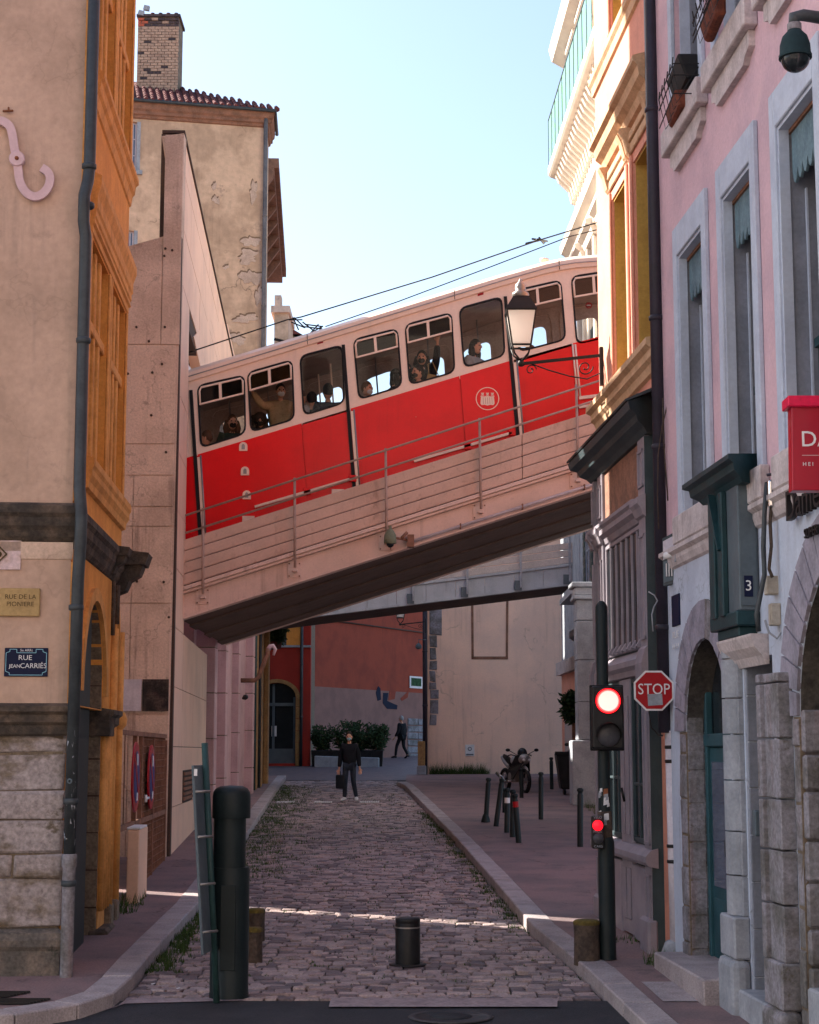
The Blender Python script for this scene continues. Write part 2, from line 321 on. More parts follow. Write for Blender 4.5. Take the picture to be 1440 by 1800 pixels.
M['redwall2'] = pm('deep_red_plaster', (.34, .035, .025), (.28, .03, .022), 1.2, fine=.08, bump=.2)
M['mauve'] = pm('mauve_plaster_band', (.26, .14, .12), (.21, .115, .10), 1.5, fine=.08, bump=.3)
M['softpink'] = pm('soft_pink_plaster', (.86, .58, .44), (.72, .50, .40), .6, fine=.05, bump=.2, spots=.15, spcol=(.45, .3, .22), sps=.8, streak=.35, scol=(.42, .27, .2), cracks=.5, cs=.4)
M['archstone'] = pm('golden_arch_stone', (.38, .22, .09), (.28, .16, .07), 4, fine=.2, bump=.4)
M['slate'] = pm('slate_blue_joinery', (.10, .13, .15), (.08, .105, .125), 4, fine=.08, bump=.1, rough=.5)
M['palestone'] = pm('pale_grey_stone', (.34, .36, .40), (.25, .27, .30), 3, fine=.12, bump=.4, streak=.5, scol=(.2, .2, .2))
M['dirtystone'] = pm('mossy_quoin_stone', (.26, .25, .28), (.13, .125, .12), 3, fine=.3, bump=.9, bs=14, spots=.7, spcol=(.10, .085, .06), sps=4, streak=.5, scol=(.24, .12, .10))
M['voussoir'] = pm('grey_purple_voussoir', (.30, .28, .34), (.20, .19, .23), 5, fine=.15, bump=.4, streak=.5)
M['whitehouse'] = pm('white_limewash', (.74, .66, .56), (.66, .58, .50), 2, fine=.05, bump=.15)
M['screen'] = pm('green_balcony_screen', (.10, .24, .15), (.10, .18, .30), 6, fine=.1, bump=.1)
M['redsign'] = pm('crimson_sign', (.36, .004, .022), (.32, .004, .02), 3, fine=.02, bump=0, rough=.35, coat=.3)
M['signred'] = pm('road_sign_red', (.33, .006, .012), fine=.03, bump=0, rough=.35)
M['signblue'] = pm('road_sign_blue', (.02, .03, .16), fine=.03, bump=0, rough=.35)
M['skin'] = pm('skin', (.62, .33, .22), bump=.05, rough=.55, fine=.05)
M['darkcloth'] = pm('black_cloth', (.010, .011, .014), (.015, .016, .02), 8, bump=.2, rough=.9)
M['jeans'] = pm('dark_jeans', (.025, .032, .045), (.018, .024, .034), 8, bump=.2, rough=.9)
M['khaki'] = pm('khaki_cloth', (.38, .28, .16), (.30, .22, .12), 8, bump=.2, rough=.9)
M['navycloth'] = pm('navy_cloth', (.012, .018, .04), bump=.2, rough=.9)
M['greycloth'] = pm('grey_cloth', (.34, .34, .34), bump=.2, rough=.9)
M['browncloth'] = pm('brown_cloth', (.09, .04, .025), bump=.2, rough=.9)
M['greencloth'] = pm('green_cloth', (.04, .06, .04), bump=.2, rough=.9)
M['hair'] = pm('dark_hair', (.018, .012, .009), bump=.4, bs=60, rough=.6)
M['brownhair'] = pm('brown_hair', (.10, .05, .025), bump=.4, bs=60, rough=.6)
M['maskblue'] = pm('pale_blue_mask', (.30, .50, .55), bump=.1)
M['maskblack'] = pm('black_mask', (.012, .012, .013), bump=.1)
M['maskwhite'] = pm('white_mask', (.65, .68, .70), bump=.1)
M['stump'] = pm('worn_wooden_post', (.10, .072, .055), (.055, .042, .035), 7, fine=.3, bump=.8, bs=22, streak=.7)
M['moss'] = pm('yellow_moss', (.12, .09, .02), (.09, .065, .03), 8, fine=.3, bump=.7)
M['lens_red'] = emit('lit_red_lens', (.9, .004, .012), .8)
M['lens_mid'] = emit('lit_red_lens_mid', (1, .06, .05), 1.0)
M['lens_core'] = emit('lit_red_lens_core', (1, .26, .23), 1.0)
M['lens_off'] = pm('unlit_lens', (.06, .06, .07), bump=.1, rough=.35)
M['lampglass'] = pm('milky_lantern_glass', (.78, .72, .66), bump=0, fine=.03, rough=.3)

def translucent(name, col):
    m = bpy.data.materials.new(name); m.use_nodes = True; t = m.node_tree; t.nodes.clear()
    o = t.nodes.new('ShaderNodeOutputMaterial'); mx = t.nodes.new('ShaderNodeMixShader'); a = t.nodes.new('ShaderNodeBsdfDiffuse'); b = t.nodes.new('ShaderNodeBsdfTranslucent'); mx.inputs[0].default_value = .55
    a.inputs[0].default_value = (*col, 1); b.inputs[0].default_value = (*col, 1); t.links.new(a.outputs[0], mx.inputs[1]); t.links.new(b.outputs[0], mx.inputs[2]); t.links.new(mx.outputs[0], o.inputs[0]); return m
M['lampglass'] = translucent('milky_lantern_glass', (.9, .86, .82))
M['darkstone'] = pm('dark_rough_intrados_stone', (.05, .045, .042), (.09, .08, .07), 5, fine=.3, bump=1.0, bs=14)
M['bark'] = M['timber']
# ------------------------------------------------------------------ ground
KL = [(-9.5, 13.2, ), (-5.2, 13.9), (-4.0, 14.05), (-3.2, 14.3), (-2.78, 14.75), (-2.58, 15.3), (-2.56, 16.2)]
KLp = [G(262, 1680, .12), G(350, 1585, .12), G(430, 1470, .12), G(492, 1378, .12)]
KL = [(a, b) for a, b in KL] + [(p.x, p.y) for p in KLp] + [(-4.0, 56.0)]
KR = [(2.45, 8.0), (2.0, 12.0)] + [(p.x, p.y) for p in (G(1135, 1800, .12), G(1030, 1700, .12), G(935, 1625, .12), G(880, 1560, .12), G(800, 1470, .12), G(712, 1380, .12))] + [(-.38, 52.0)]
def xat(line, y):
    for (x0, y0), (x1, y1) in zip(line, line[1:]):
        if y0 <= y <= y1: return x0 + (x1 - x0) * (y - y0) / (y1 - y0)
    return line[-1][0] if y > line[-1][1] else line[0][0]
def sheet(pts, off): return [Vector((x, y, gz(y) + off)) for x, y in pts]
def flat(name, pts, off, mat, **k):
    mb = MB(); P = sheet(pts, off); mb.add(P, tessellate_polygon([P])); return ob(name, mb, mat, **k)
g = MB(); g.add([(-700, -60, gz(-60) - .25), (700, -60, gz(-60) - .25), (700, 1500, gz(1500) - .25), (-700, 1500, gz(1500) - .25)], [(0, 1, 2, 3)])
ob('ground', g, M['pave'], kind='structure')
flat('asphalt_road', [(-14, -8), (14, -8), (14, 8), (2.5, 8), (2.4, 15.62), (-2.9, 15.62), (-3.4, 14.6), (-14, 14.6)], 0, M['asphalt'], kind='structure')
road = flat('cobbled_road', [(-2.9, 15.6), (2.2, 15.6), (2.2, 20), (1.7, 30), (1.4, 36), (.6, 53), (6, 100), (-12, 100), (-4.1, 53), (-3.2, 36), (-2.9, 25)], -.035, M['dirt'], kind='structure')
far = flat('far_square_paving', [(-14, 55), (12, 55), (12, 110), (-14, 110)], .012, M['cobbleB'], kind='structure')
# cobbles: the nearest 300 are parts of the road, the rest one joined part
rows = []; y = 15.72
while y < 55:
    d = random.uniform(.125, .165) * (1 if y < 30 else 1.15); xl, xr = xat(KL, y) + .02, xat(KR, y) - .02
    x = xl + random.uniform(-.1, .0)
    while x < xr:
        wdt = random.uniform(.11, .22) * (1 if y < 30 else 1.15)
        if x + wdt > xl + .03: rows.append((max(x, xl), min(x + wdt, xr), y + random.uniform(-.01, .01), y + d - random.uniform(.010, .02)))
        x += wdt + random.uniform(.004, .022)
    y += d
def cobble(mb, x0, x1, y0, y1, j=.012):
    J = lambda a=j: random.uniform(-a, a); h = random.uniform(-.010, .008); i = .010
    xs = min(.014, (x1 - x0) * .2)
    if x1 - x0 < .05: return
    b = [(x0 + J(), y0 + J(), gz(y0) - .06), (x1 + J(), y0 + J(), gz(y0) - .06), (x1 + J(), y1 + J(), gz(y1) - .06), (x0 + J(), y1 + J(), gz(y1) - .06)]
    m = [(p[0], p[1], gz(p[1]) - .007 + h) for p in b]
    t = [(b[0][0] + xs, b[0][1] + i, gz(y0) + h + J(.006)), (b[1][0] - xs, b[1][1] + i, gz(y0) + h + J(.006)), (b[2][0] - xs, b[2][1] - i, gz(y1) + h + J(.006)), (b[3][0] + xs, b[3][1] - i, gz(y1) + h + J(.006))]
    mb.add(b + m + t, [(0, 1, 5, 4), (1, 2, 6, 5), (2, 3, 7, 6), (3, 0, 4, 7), (4, 5, 9, 8), (5, 6, 10, 9), (6, 7, 11, 10), (7, 4, 8, 11), (8, 9, 10, 11)])
cm = [M['cobbleA'], M['cobbleB'], M['cobbleC'], M['cobbleA']]
rest = MB()
for k, (x0, x1, y0, y1) in enumerate(rows):
    if random.random() < .012: continue
    if k < 300:
        mb = MB(); cobble(mb, x0, x1, y0, y1)
        if mb.f: ob('cobblestone', mb, random.choice(cm), road)
    else:
        rest.cur = random.choice((0, 0, 1, 2)); cobble(rest, x0, x1, y0, y1)
rb = ob('cobblestones', rest, cm[:3], road, kind='stuff')
# pavements
KLo = [(x - .28, y) for x, y in KL]; KRo = [(x + .27, y) for x, y in KR]
KLo[0] = (-9.6, 13.55); KLo[1] = (-5.3, 14.2); KLo[2] = (-4.1, 14.36); KLo[3] = (-3.38, 14.56); KLo[4] = (-3.02, 14.9); KLo[5] = (-2.86, 15.35)
flat('left_pavement', KLo + [(-5.5, 56), (-5.5, 27), (-4.6, 16.5), (-10, 16)], .115, M['pave'], kind='structure')
flat('right_pavement', KRo + [(-.1, 56.8), (12, 58), (12, 8)], .115, M['pave'], kind='structure')
def kerb(line, lineo, name, step=.95):
    root = flat(name, line + lineo[::-1], .02, M['dirt'], kind='structure')
    for (a, b), (c_, d_) in zip(zip(line, line[1:]), zip(lineo, lineo[1:])):
        A, B_, C_, D_ = [Vector(v) for v in (a, b, c_, d_)]
        n = max(1, round((B_ - A).length / step)) if a[1] >= 8 else 4
        for i in range(n):
            if A.y > 40 and n > 4 and i % 1: continue
            t0, t1 = i / n, (i + 1) / n; g_ = .006 / max(.1, (B_ - A).length)
            q = [A.lerp(B_, t0 + g_), A.lerp(B_, t1 - g_), C_.lerp(D_, t1 - g_), C_.lerp(D_, t0 + g_)]; h = .125 + random.uniform(-.004, .006)
            mb = MB(); mb.hexa([(v.x, v.y, gz(v.y) - .06) for v in q] + [(v.x, v.y, gz(v.y) + h) for v in q]); ob('kerbstone', mb, M['kerb'], root, bev=.012)
kerb(KL, KLo, 'left_kerb'); kerb(KR, KRo, 'right_kerb')
# markings and covers
flat('pale_stone_line', [(-.70, 15.25), (1.28, 15.25), (1.32, 15.66), (-.70, 15.68)], .016, M['linepaint'], kind='structure')
flat('pale_gutter_band', [(-3.0, 14.62), (-2.72, 15.0), (-2.5, 15.45), (-1.4, 15.62), (-1.7, 15.72), (-2.52, 15.72), (-2.55, 15.3), (-2.8, 14.78)], .008, M['linepaint'], kind='structure')
cr = MB()
for x0, x1 in ((-3.35, -2.9), (-2.4, -1.95), (-1.25, -.75), (-.35, -.1)):
    for i in range(9):
        a = x0 + (x1 - x0) * i / 9; cr.box(a, a + (x1 - x0) / 9 - .02, 43.6, 44.1, gz(43.8) + .0, gz(43.8) + .03 + random.uniform(0, .006))
ob('worn_white_dashes', cr, M['white'], kind='structure')
mh = thing('manhole_cover', 'oval worn manhole cover set in the dark asphalt at the bottom', 'manhole', (.35, 14.85, gz(14.85)))
mb = MB(); mb.lathe((.35, 14.85, gz(14.85) + .001), [(.36, 0), (.36, .008), (.30, .008), (.30, .004), (.0, .004)], 24, cap=False); ob('frame_ring', mb, pm('worn_iron_ring', (.065, .06, .065), (.05, .047, .05), 8, bump=.3), mh)
mb = MB(); mb.lathe((.35, 14.85, gz(14.85) + .006), [(.18, 0), (.18, .004), (0, .006)], 20, cap=False); ob('cover', mb, M['asphalt'], mh)
for i, (pts, lab) in enumerate((([(-3.75, 14.75), (-3.2, 14.75), (-3.05, 15.0), (-3.65, 15.0)], 'dark metal grate in the pavement at the bottom left corner, nearer to the kerb'), ([(-4.0, 15.1), (-3.45, 15.1), (-3.3, 15.35), (-4.0, 15.35)], 'dark metal grate in the pavement beside the black plinth'))):
    gr = flat('pavement_grate', pts, .121, M['iron'], label=lab, cat='grate', group='pavement grates')
    for j in range(7):
        a = Vector(pts[0]).lerp(Vector(pts[3]), (j + .5) / 7); b = Vector(pts[1]).lerp(Vector(pts[2]), (j + .5) / 7)
        mb = MB(); mb.bar((a.x, a.y, gz(a.y) + .128), (b.x, b.y, gz(b.y) + .128), .014); ob('grate_bar', mb, M['iron'], gr)
flat('utility_cover_frame', [(2.15, 14.9), (2.6, 14.9), (2.55, 15.9), (2.1, 15.9)], .122, M['kerb'], kind='structure')
# weeds and grass
def blades(mb, x, y, off, n, r, h):
    for _ in range(n):
        a = random.uniform(0, 6.28); rr = r * math.sqrt(random.random()); px_, py_ = x + rr * math.cos(a), y + rr * math.sin(a)
        b = random.uniform(0, 6.28); hh = h * random.uniform(.4, 1.2); w_ = random.uniform(.004, .009); z = gz(py_) + off
        lx, ly = math.cos(b) * hh * .5, math.sin(b) * hh * .5
        mb.add([(px_ - w_ * math.sin(b), py_ + w_ * math.cos(b), z), (px_ + w_ * math.sin(b), py_ - w_ * math.cos(b), z), (px_ + lx, py_ + ly, z + hh)], [(0, 1, 2)])
gb = MB()
for _ in range(260):
    yy = random.uniform(17, 24); xx = xat(KL, yy) + abs(random.gauss(0, .12)) + .03; blades(gb, xx, yy, -.01, 12, .06, .07)
for _ in range(900):
    yy = random.uniform(25, 52); xx = xat(KL, yy) + abs(random.gauss(0, .45)) + .03; blades(gb, xx, yy, -.01, 9, .1, .06)
for _ in range(500):
    yy = random.uniform(26, 48); xx = random.uniform(xat(KL, yy), xat(KR, yy)); blades(gb, xx, yy, -.01, 6, .09, .05)
for _ in range(260):
    yy = random.uniform(16.5, 26); xx = random.uniform(xat(KL, yy), xat(KR, yy)); blades(gb, xx, yy, -.012, 5, .05, .035)
for _ in range(260):
    yy = random.uniform(20, 40); xx = xat(KR, yy) - abs(random.gauss(0, .12)) - .03; blades(gb, xx, yy, -.01, 8, .06, .06)
ob('street_grass', gb, M['grass'], kind='stuff')
gb = MB()
for x, y_, n, h in ((-3.5, 20.9, 120, .22), (-3.5, 21.6, 90, .16), (-3.55, 22.4, 70, .12), (2.5, 16.95, 160, .16), (2.35, 18.5, 60, .08)): blades(gb, x, y_, .1, n, .22, h)
for i in range(34): blades(gb, .75 + i * .055, 57.2, .1, 50, .12, random.uniform(.15, .4))
for i in range(5): blades(gb, 4.2, 38 + i, .1, 40, .2, .2)
ob('weeds_at_wall_feet', gb, M['grass'], kind='stuff')
lt = MB()
for _ in range(14):
    yy = random.uniform(15.8, 19.5); xx = xat(KL, yy) + random.uniform(.05, .5); a = random.uniform(0, 3); z = gz(yy) + .012
    w_ = random.uniform(.012, .03); lt.add([(xx, yy, z), (xx + w_ * math.cos(a), yy + w_ * math.sin(a), z + .006), (xx + w_, yy + w_ * 1.4, z + .01), (xx - .5 * w_, yy + w_, z + .004)], [(0, 1, 2, 3)])
ob('litter_scraps', lt, M['white'], kind='stuff')
# ------------------------------------------------------------------ shared facade parts
def window(parent, fr, s0, s1, z0, z1, n, mat, glass, cols=2, rows=1, bar=.03, cas=.05, dep=.05, zr=None, label=None, name='window'):
    mb = MB(); mb.fb(fr, s0, s0 + cas, z0, z1, n - dep, n); mb.fb(fr, s1 - cas, s1, z0, z1, n - dep, n)
    mb.fb(fr, s0 + cas, s1 - cas, z0, z0 + cas, n - dep, n); mb.fb(fr, s0 + cas, s1 - cas, z1 - cas, z1, n - dep, n)
    for i in range(1, cols):
        c = s0 + (s1 - s0) * i / cols; mb.fb(fr, c - bar, c + bar, z0 + cas, z1 - cas, n - dep, n - .002)
    zz = zr if zr else [z0 + (z1 - z0) * i / rows for i in range(1, rows)]
    for z in zz: mb.fb(fr, s0 + cas, s1 - cas, z - bar * .8, z + bar * .8, n - dep, n - .004)
    f = ob(name, mb, mat, parent, label=label, bev=.006)
    g = MB(); g.fb(fr, s0 + cas * .5, s1 - cas * .5, z0 + cas * .5, z1 - cas * .5, n - dep * .8, n - dep * .5); ob('pane', g, glass, f); return f
def downpipe(label, x, y, z0, z1, r, mat, collars=(), extra=None, group=None):
    t = thing('downpipe', label, 'downpipe', (x, y, z0), group)
    mb = MB(); mb.tube((x, y, z0), (x, y, z1), r, seg=16); ob('pipe', mb, mat, t)
    for z in collars:
        c = MB(); c.lathe((x, y, z - .03), [(r, 0), (r * 1.16, .01), (r * 1.16, .05), (r, .06)], 16, cap=False); ob('collar', c, mat, t)
    return t
# ------------------------------------------------------------------ corner building, left foreground
cb = thing('corner_building', 'old corner house with beige plaster front and orange side at the left edge', 'building', (-3.26, 16.34, gz(16.34)))
FF = Fr(-3.26, 16.34, 1, .1, 1)
mb = MB(); mb.wall(FF, rect(-7, 0, 3.0, 24), [], .45); ob('front_wall', mb, M['beige'], cb)
mb = MB(); mb.wall(FF, rect(-7, -.03, .5, 3.0), [], .45, n=-.05); ob('front_base', mb, M['mortar'], cb)
S1 = sY(LF, 20.45); zg = gz(18) + .1
lowA, lowB, upA, upB = (.74, 2.25, 5.68, 8.0), (2.5, 3.95, 5.68, 8.0), (.74, 2.25, 9.85, 12.9), (2.5, 3.95, 9.85, 12.9)
mb = MB(); mb.wall(LF, rect(.003, S1, 3.14, 24), [rect(*q) for q in (lowA, lowB, upA, upB)] + [arch(.86, 2.7, 3.15, 3.3, 4.28)[0:] , arch(3.45, 3.92, 3.15, 3.6, 4.3)], .4)
ob('side_wall', mb, M['orange'], cb)

for a_, b_ in ((.09, .86), (2.7, 3.45), (3.92, S1)): mb = MB(); mb.fb(LF, a_, b_, .4, 3.14, -.4, 0); ob('side_base', mb, M['orange_trim'], cb)
mb = MB(); mb.fb(FF, -7, -.5, .4, 23.9, -5.2, -.5); mb.fb(LF, 4.0, S1 - .003, .4, 23.9, -7, -.41); ob('inner_mass', mb, M['mortar'], cb)
for (s0, s1, z0, z1) in (lowA, lowB, upA, upB):
    k = 4; wd = (s1 - s0) / k
    mb = MB()
    for i in range(1, k):
        c = s0 + wd * i; mb.fb(LF, c - .055, c + .055, z0, z1, -.22, -.03)
    zt = z0 + (z1 - z0) * (.62 if z0 < 9 else .42); mb.fb(LF, s0, s1, zt - .06, zt + .06, -.20, -.02)
    ob('stone_mullion', mb, M['orange_trim'], cb, bev=.012)
    for i in range(k):
        a, b = s0 + wd * i + (.055 if i else 0), s0 + wd * (i + 1) - (.055 if i < k - 1 else 0)
        for za, zb in ((z0, zt - .06), (zt + .06, z1)):
            window(cb, LF, a, b, za, zb, -.2, M['orange_trim'], M['glass_warm'], 1, 1, cas=.035, dep=.04)
    for q_ in (s0 - .1, s1): mb = MB(); mb.fb(LF, q_, q_ + .1, z0, z1, 0, .03); ob('window_surround', mb, M['orange_trim'], cb, bev=.01)
def mould(parent, name, fr, s0, s1, prof, mat, m0=0.0, m1=0.0): mb = MB(); mb.mould(fr, s0, s1, prof, m0, m1); return ob(name, mb, mat, parent)
mould(cb, 'string_course', LF, .75, S1, [(0, 9.38), (.02, 9.4), (.035, 9.52), (.06, 9.56), (.07, 9.66), (.10, 9.7), (.10, 9.76), (0, 9.80)], M['orange_trim'], 0, 1)
mould(cb, 'string_course', LF, .75, S1, [(0, 8.02), (.02, 8.03), (.02, 8.1), (.045, 8.12), (.035, 8.18), (.05, 8.2), (.05, 8.27), (.065, 8.3), (.065, 8.42), (.10, 8.54), (.10, 8.63), (0, 8.68)], M['orange_trim'], 0, 1)
mould(cb, 'window_sill', LF, .75, S1, [(0, 5.33), (.04, 5.35), (.05, 5.42), (.08, 5.48), (.08, 5.54), (.10, 5.58), (.10, 5.65), (0, 5.68)], M['orange_trim'], 0, 1)
cor = [(0, 4.69), (.02, 4.70), (.035, 4.72), (.05, 4.74), (.07, 4.8), (.10, 4.84), (.11, 4.92), (.14, 4.96), (.14, 5.03), (.04, 5.07), (0, 5.07)]
mould(cb, 'cornice', FF, -7, 0, cor, M['blackstone'], 0, 1)
mould(cb, 'side_cornice', LF, 0, S1, [(n * 1.0, z - .05 if z < 5 else 4.98) for n, z in cor], M['blackstone'], 1, 0)
mould(cb, 'under_cornice', FF, -7, 0, [(0, 4.52), (.012, 4.53), (.02, 4.60), (.02, 4.69), (0, 4.69)], M['conc'], 0, 1)
mould(cb, 'ledge', FF, -7, 0, [(0, 2.84), (.02, 2.86), (.03, 2.94), (.06, 2.97), (.06, 3.04), (.10, 3.07), (.10, 3.12), (0, 3.15)], M['blackstone'], 0, 1)
mould(cb, 'plinth_cap', FF, -7, -.0, [(-.05, .86), (.07, .86), (.09, .90), (.09, .96), (.06, 1.02), (-.05, 1.06)], M['plinth'], 0, .6)
mb = MB(); mb.wall(FF, rect(-7, .0, .35, .86), [], .4, n=.07); ob('plinth', mb, M['plinth'], cb, bev=.02)
z = 1.07; rr = random.Random(3)
for h in (.44, .22, .31, .26, .34, .18):
    s = .0
    while s > -1.6:
        wd = rr.uniform(.45, 1.1); mb = MB(); mb.stone(FF, s - wd, s - .004, z + .0, z + h - .006, -.06, -.02 + rr.uniform(-.02, .02), ins=.018, j=.014)
        ob('rubble_stone', mb, M['rubble'], cb, bev=.012, seg=2); s -= wd + .012
    z += h + .008
# arch surrounds, jamb stones, doors
for s0, s1, zt in ((.86, 2.7, 4.28), (3.45, 3.92, 4.3)):
    mb = MB(); a = arch(s0, s1, 3.15, 3.3 if s0 < 1 else 3.5, zt, 16)[2:]; c = (s0 + s1) / 2
    o = [(c + (p[0] - c) * 1.17, 3.3 + (p[1] - 3.3) * 1.14) for p in a]
    for i in range(len(a) - 1):
        q = [a[i], a[i + 1], o[i + 1], o[i]]; P = [LF.pt(x, z_, .0) for x, z_ in q] + [LF.pt(x, z_, .04) for x, z_ in q]; mb.hexa([P[0], P[1], P[2], P[3], P[4], P[5], P[6], P[7]])
    ob('arch_surround', mb, M['orange_trim'], cb)
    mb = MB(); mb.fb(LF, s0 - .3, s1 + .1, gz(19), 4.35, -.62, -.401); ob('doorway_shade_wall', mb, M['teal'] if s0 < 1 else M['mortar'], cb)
    if s0 < 1: mb = MB(); mb.fb(LF, s0 + .001, s1 - .62, .5, 4.25, -.4, -.06); ob('doorway_shade_fill', mb, M['darkgreen'], cb)  # dark fill: door and doorway shade painted as one block
mb = MB(); mb.fb(LF, 2.66, 2.702, .55, 4.2, -.41, -.014); ob('jamb_backing', mb, M['joint'], cb)
for zi in range(9):
    mb = MB(); mb.stone(LF, 2.64, 2.705, .62 + zi * .40, .62 + zi * .40 + .385, -.4, -.012, ins=.006, j=.003); ob('jamb_stone', mb, M['mortar'], cb)
mb = MB()
for u in range(8): a_, b_ = arch(.865, 2.695, 3.15, 3.3, 4.275, 16)[3 + u], arch(.865, 2.695, 3.15, 3.3, 4.275, 16)[4 + u]; mb.add([LF.pt(a_[0], a_[1], -.01), LF.pt(b_[0], b_[1], -.01), LF.pt(b_[0], b_[1], -.4), LF.pt(a_[0], a_[1], -.4)], [(0, 1, 2, 3)])
ob('arch_lining', mb, M['mortar'], cb)
mb = MB(); mb.mould(LF, 2.62, 3.45, [(0, 2.86), (.03, 2.88), (.05, 2.95), (.1, 3.0), (.1, 3.07), (.14, 3.1), (.14, 3.15), (0, 3.17)], 0, 0); ob('impost', mb, M['blackstone'], cb)
mb = MB(); mb.fb(LF, 2.6, 3.0, 2.86, 3.15, -.4, .1); ob('impost', mb, M['blackstone'], cb, bev=.01)
for sa in (2.72, 2.9, 3.08, 3.3):
    mb = MB(); mb.tube(LF.pt(sa, gz(19.3) + .35, .02), LF.pt(sa, 2.88, .02), .035, seg=8); ob('colonnette', mb, M['orange_trim'], cb)
for sa in (3.38, 4.02):
    mb = MB(); mb.tube(LF.pt(sa, gz(20.3) + .3, .03), LF.pt(sa, 4.1, .03), .05, seg=8); ob('colonnette', mb, M['orange_trim'], cb)
mb = MB(); mb.lathe(LF.pt(4.02, 2.95, .03), [(.05, 0), (.09, .05), (.1, .12), (.07, .2)], 10); ob('capital', mb, M['orange_trim'], cb)
mb = MB(); mb.fb(LF, 2.62, 3.4, .45, .78, -.1, .12); ob('pier_foot', mb, M['blackstone'], cb, bev=.03)
for a_, b_ in ((3.3, 3.55), (3.85, 4.1)): mb = MB(); mb.fb(LF, a_, b_, .45, .99, -.1, .08); ob('pier_foot', mb, M['mortar'], cb, bev=.02)
def console(s, z, k):
    mb = MB(); lp = [(0, z), (.10 * k, z + .04 * k), (.14 * k, z + .14 * k), (.24 * k, z + .2 * k), (.27 * k, z + .28 * k), (.27 * k, z + .36 * k), (0, z + .36 * k)]
    mb.mould(LF, s - .14 * k, s + .14 * k, lp); mb.mould(LF, s - .2 * k, s + .2 * k, [(0, z + .3 * k), (.30 * k, z + .3 * k), (.34 * k, z + .42 * k), (0, z + .46 * k)])
    ob('console', mb, M['blackstone'], cb, bev=.008)
console(S1 - .35, 4.52, 1.15); console(2.9, 4.66, .75)
mb = MB(); mb.tube(LF.pt(3.35, 4.15, .06), LF.pt(3.35, 4.6, .06), .03, seg=6); mb.tube(LF.pt(3.05, 4.0, .05), LF.pt(3.05, 4.62, .05), .025, seg=6); ob('pendant_shaft', mb, M['blackstone'], cb)
# orange corner strip and neighbouring thin cable
mb = MB(); mb.fb(LF, .0, .10, 3.15, 4.5, .001, .02); mb.fb(LF, .0, .12, 5.1, 15, .001, .025); ob('corner_strip', mb, M['orange_trim'], cb)
# downpipe
dp = thing('downpipe', 'grey downpipe with an elbow at the corner of the orange house', 'downpipe', (-3.17, 16.2, .6))
mb = MB(); mb.path([(-3.16, 16.22, 15), (-3.16, 16.22, 8.4), (-3.17, 16.2, 8.25), (-3.19, 16.15, 8.1), (-3.19, 16.15, 7.98), (-3.2, 16.2, 7.85), (-3.18, 16.22, 7.7), (-3.17, 16.2, 5.2), (-3.13, 16.12, 4.95), (-3.13, 16.12, 4.7), (-3.16, 16.2, 4.3), (-3.17, 16.2, 1.74)], .058, 18); ob('pipe', mb, M['pipe'], dp)
mb = MB(); mb.lathe((-3.17, 16.2, .62), [(.06, 0), (.06, 1.0), (.072, 1.02), (.072, 1.12), (.06, 1.13)], 18); ob('cast_foot', mb, M['dirtystone'], dp)
for zc in (8.38, 7.98, 6.62, 4.02, 2.2, 1.45):
    mb = MB(); mb.lathe((-3.17 if zc < 8 else -3.16, 16.2, zc), [(.058, 0), (.072, .01), (.072, .05), (.058, .06)], 18, cap=False); ob('collar', mb, M['pipe'], dp)
mb = MB()
rs_ = random.Random(12)
for _ in range(34):
    a = rs_.uniform(.1, 1.3) if rs_.random() < .8 else rs_.uniform(-1, .2); zc = rs_.uniform(1.85, 3.1); q_ = [(a + rs_.uniform(-.25, .25), zc + rs_.uniform(-.035, .035)) for _ in range(4)]; mb.add([(-3.17 + .0595 * math.sin(u), 16.2 - .0595 * math.cos(u), v) for u, v in q_], [(0, 1, 2, 3)])
ob('sticker_scraps', mb, M['palestone'], dp, kind='stuff')
mb = MB(); mb.lathe((-3.17 - .058 * math.sin(.1), 16.2 - .058 * math.cos(.1), 2.42), [(.026, 0), (.026, .003), (.02, .004), (.012, .004)], 14, ax=(-math.sin(.1), -math.cos(.1), 0), cap=False); ob('round_sticker', mb, M['slate'], dp)
# hook ornament
hk = thing('hook_ornament', 'large pale pink S-shaped metal hook fixed to the beige plaster wall', 'hook', (-3.9, 16.2, 8.2))
def onF(px, py, n=.06): s, z = FF.p(px, py, n); return FF.pt(s, z, n)
pts = [(-22, 224), (-16, 214), (-6, 211), (6, 213), (17, 222), (22, 238), (25, 258), (29, 278), (32, 298), (34, 315), (40, 330), (50, 341), (63, 345), (76, 339), (85, 327), (88, 312), (83, 301), (73, 294)]
def flatbar(mb, pts, wd, n0, n1, taper=1):
    q = [Vector((*FF.p(x, y, n1), 0)) for x, y in pts]; Lp = []; Rp = []
    for i, p in enumerate(q):
        d = (q[min(i + 1, len(q) - 1)] - q[max(0, i - 1)]).normalized(); nn = Vector((-d.y, d.x, 0)) * wd / 2
        Lp.append(p + nn); Rp.append(p - nn)
    for i in range(len(q) - 1):
        c = [Lp[i], Rp[i], Rp[i + 1], Lp[i + 1]]; mb.hexa([FF.pt(v.x, v.y, n0) for v in c] + [FF.pt(v.x, v.y, n1) for v in c])
def smooth(p, k=5):
    o = []
    for i in range(len(p) - 1):
        a, b, c, d = p[max(0, i - 1)], p[i], p[i + 1], p[min(len(p) - 1, i + 2)]
        for j in range(k): t = j / k; o.append(tuple(.5 * (2 * b[m] + (c[m] - a[m]) * t + (2 * a[m] - 5 * b[m] + 4 * c[m] - d[m]) * t * t + (3 * b[m] - a[m] - 3 * c[m] + d[m]) * t ** 3) for m in (0, 1)))
    return o + [p[-1]]
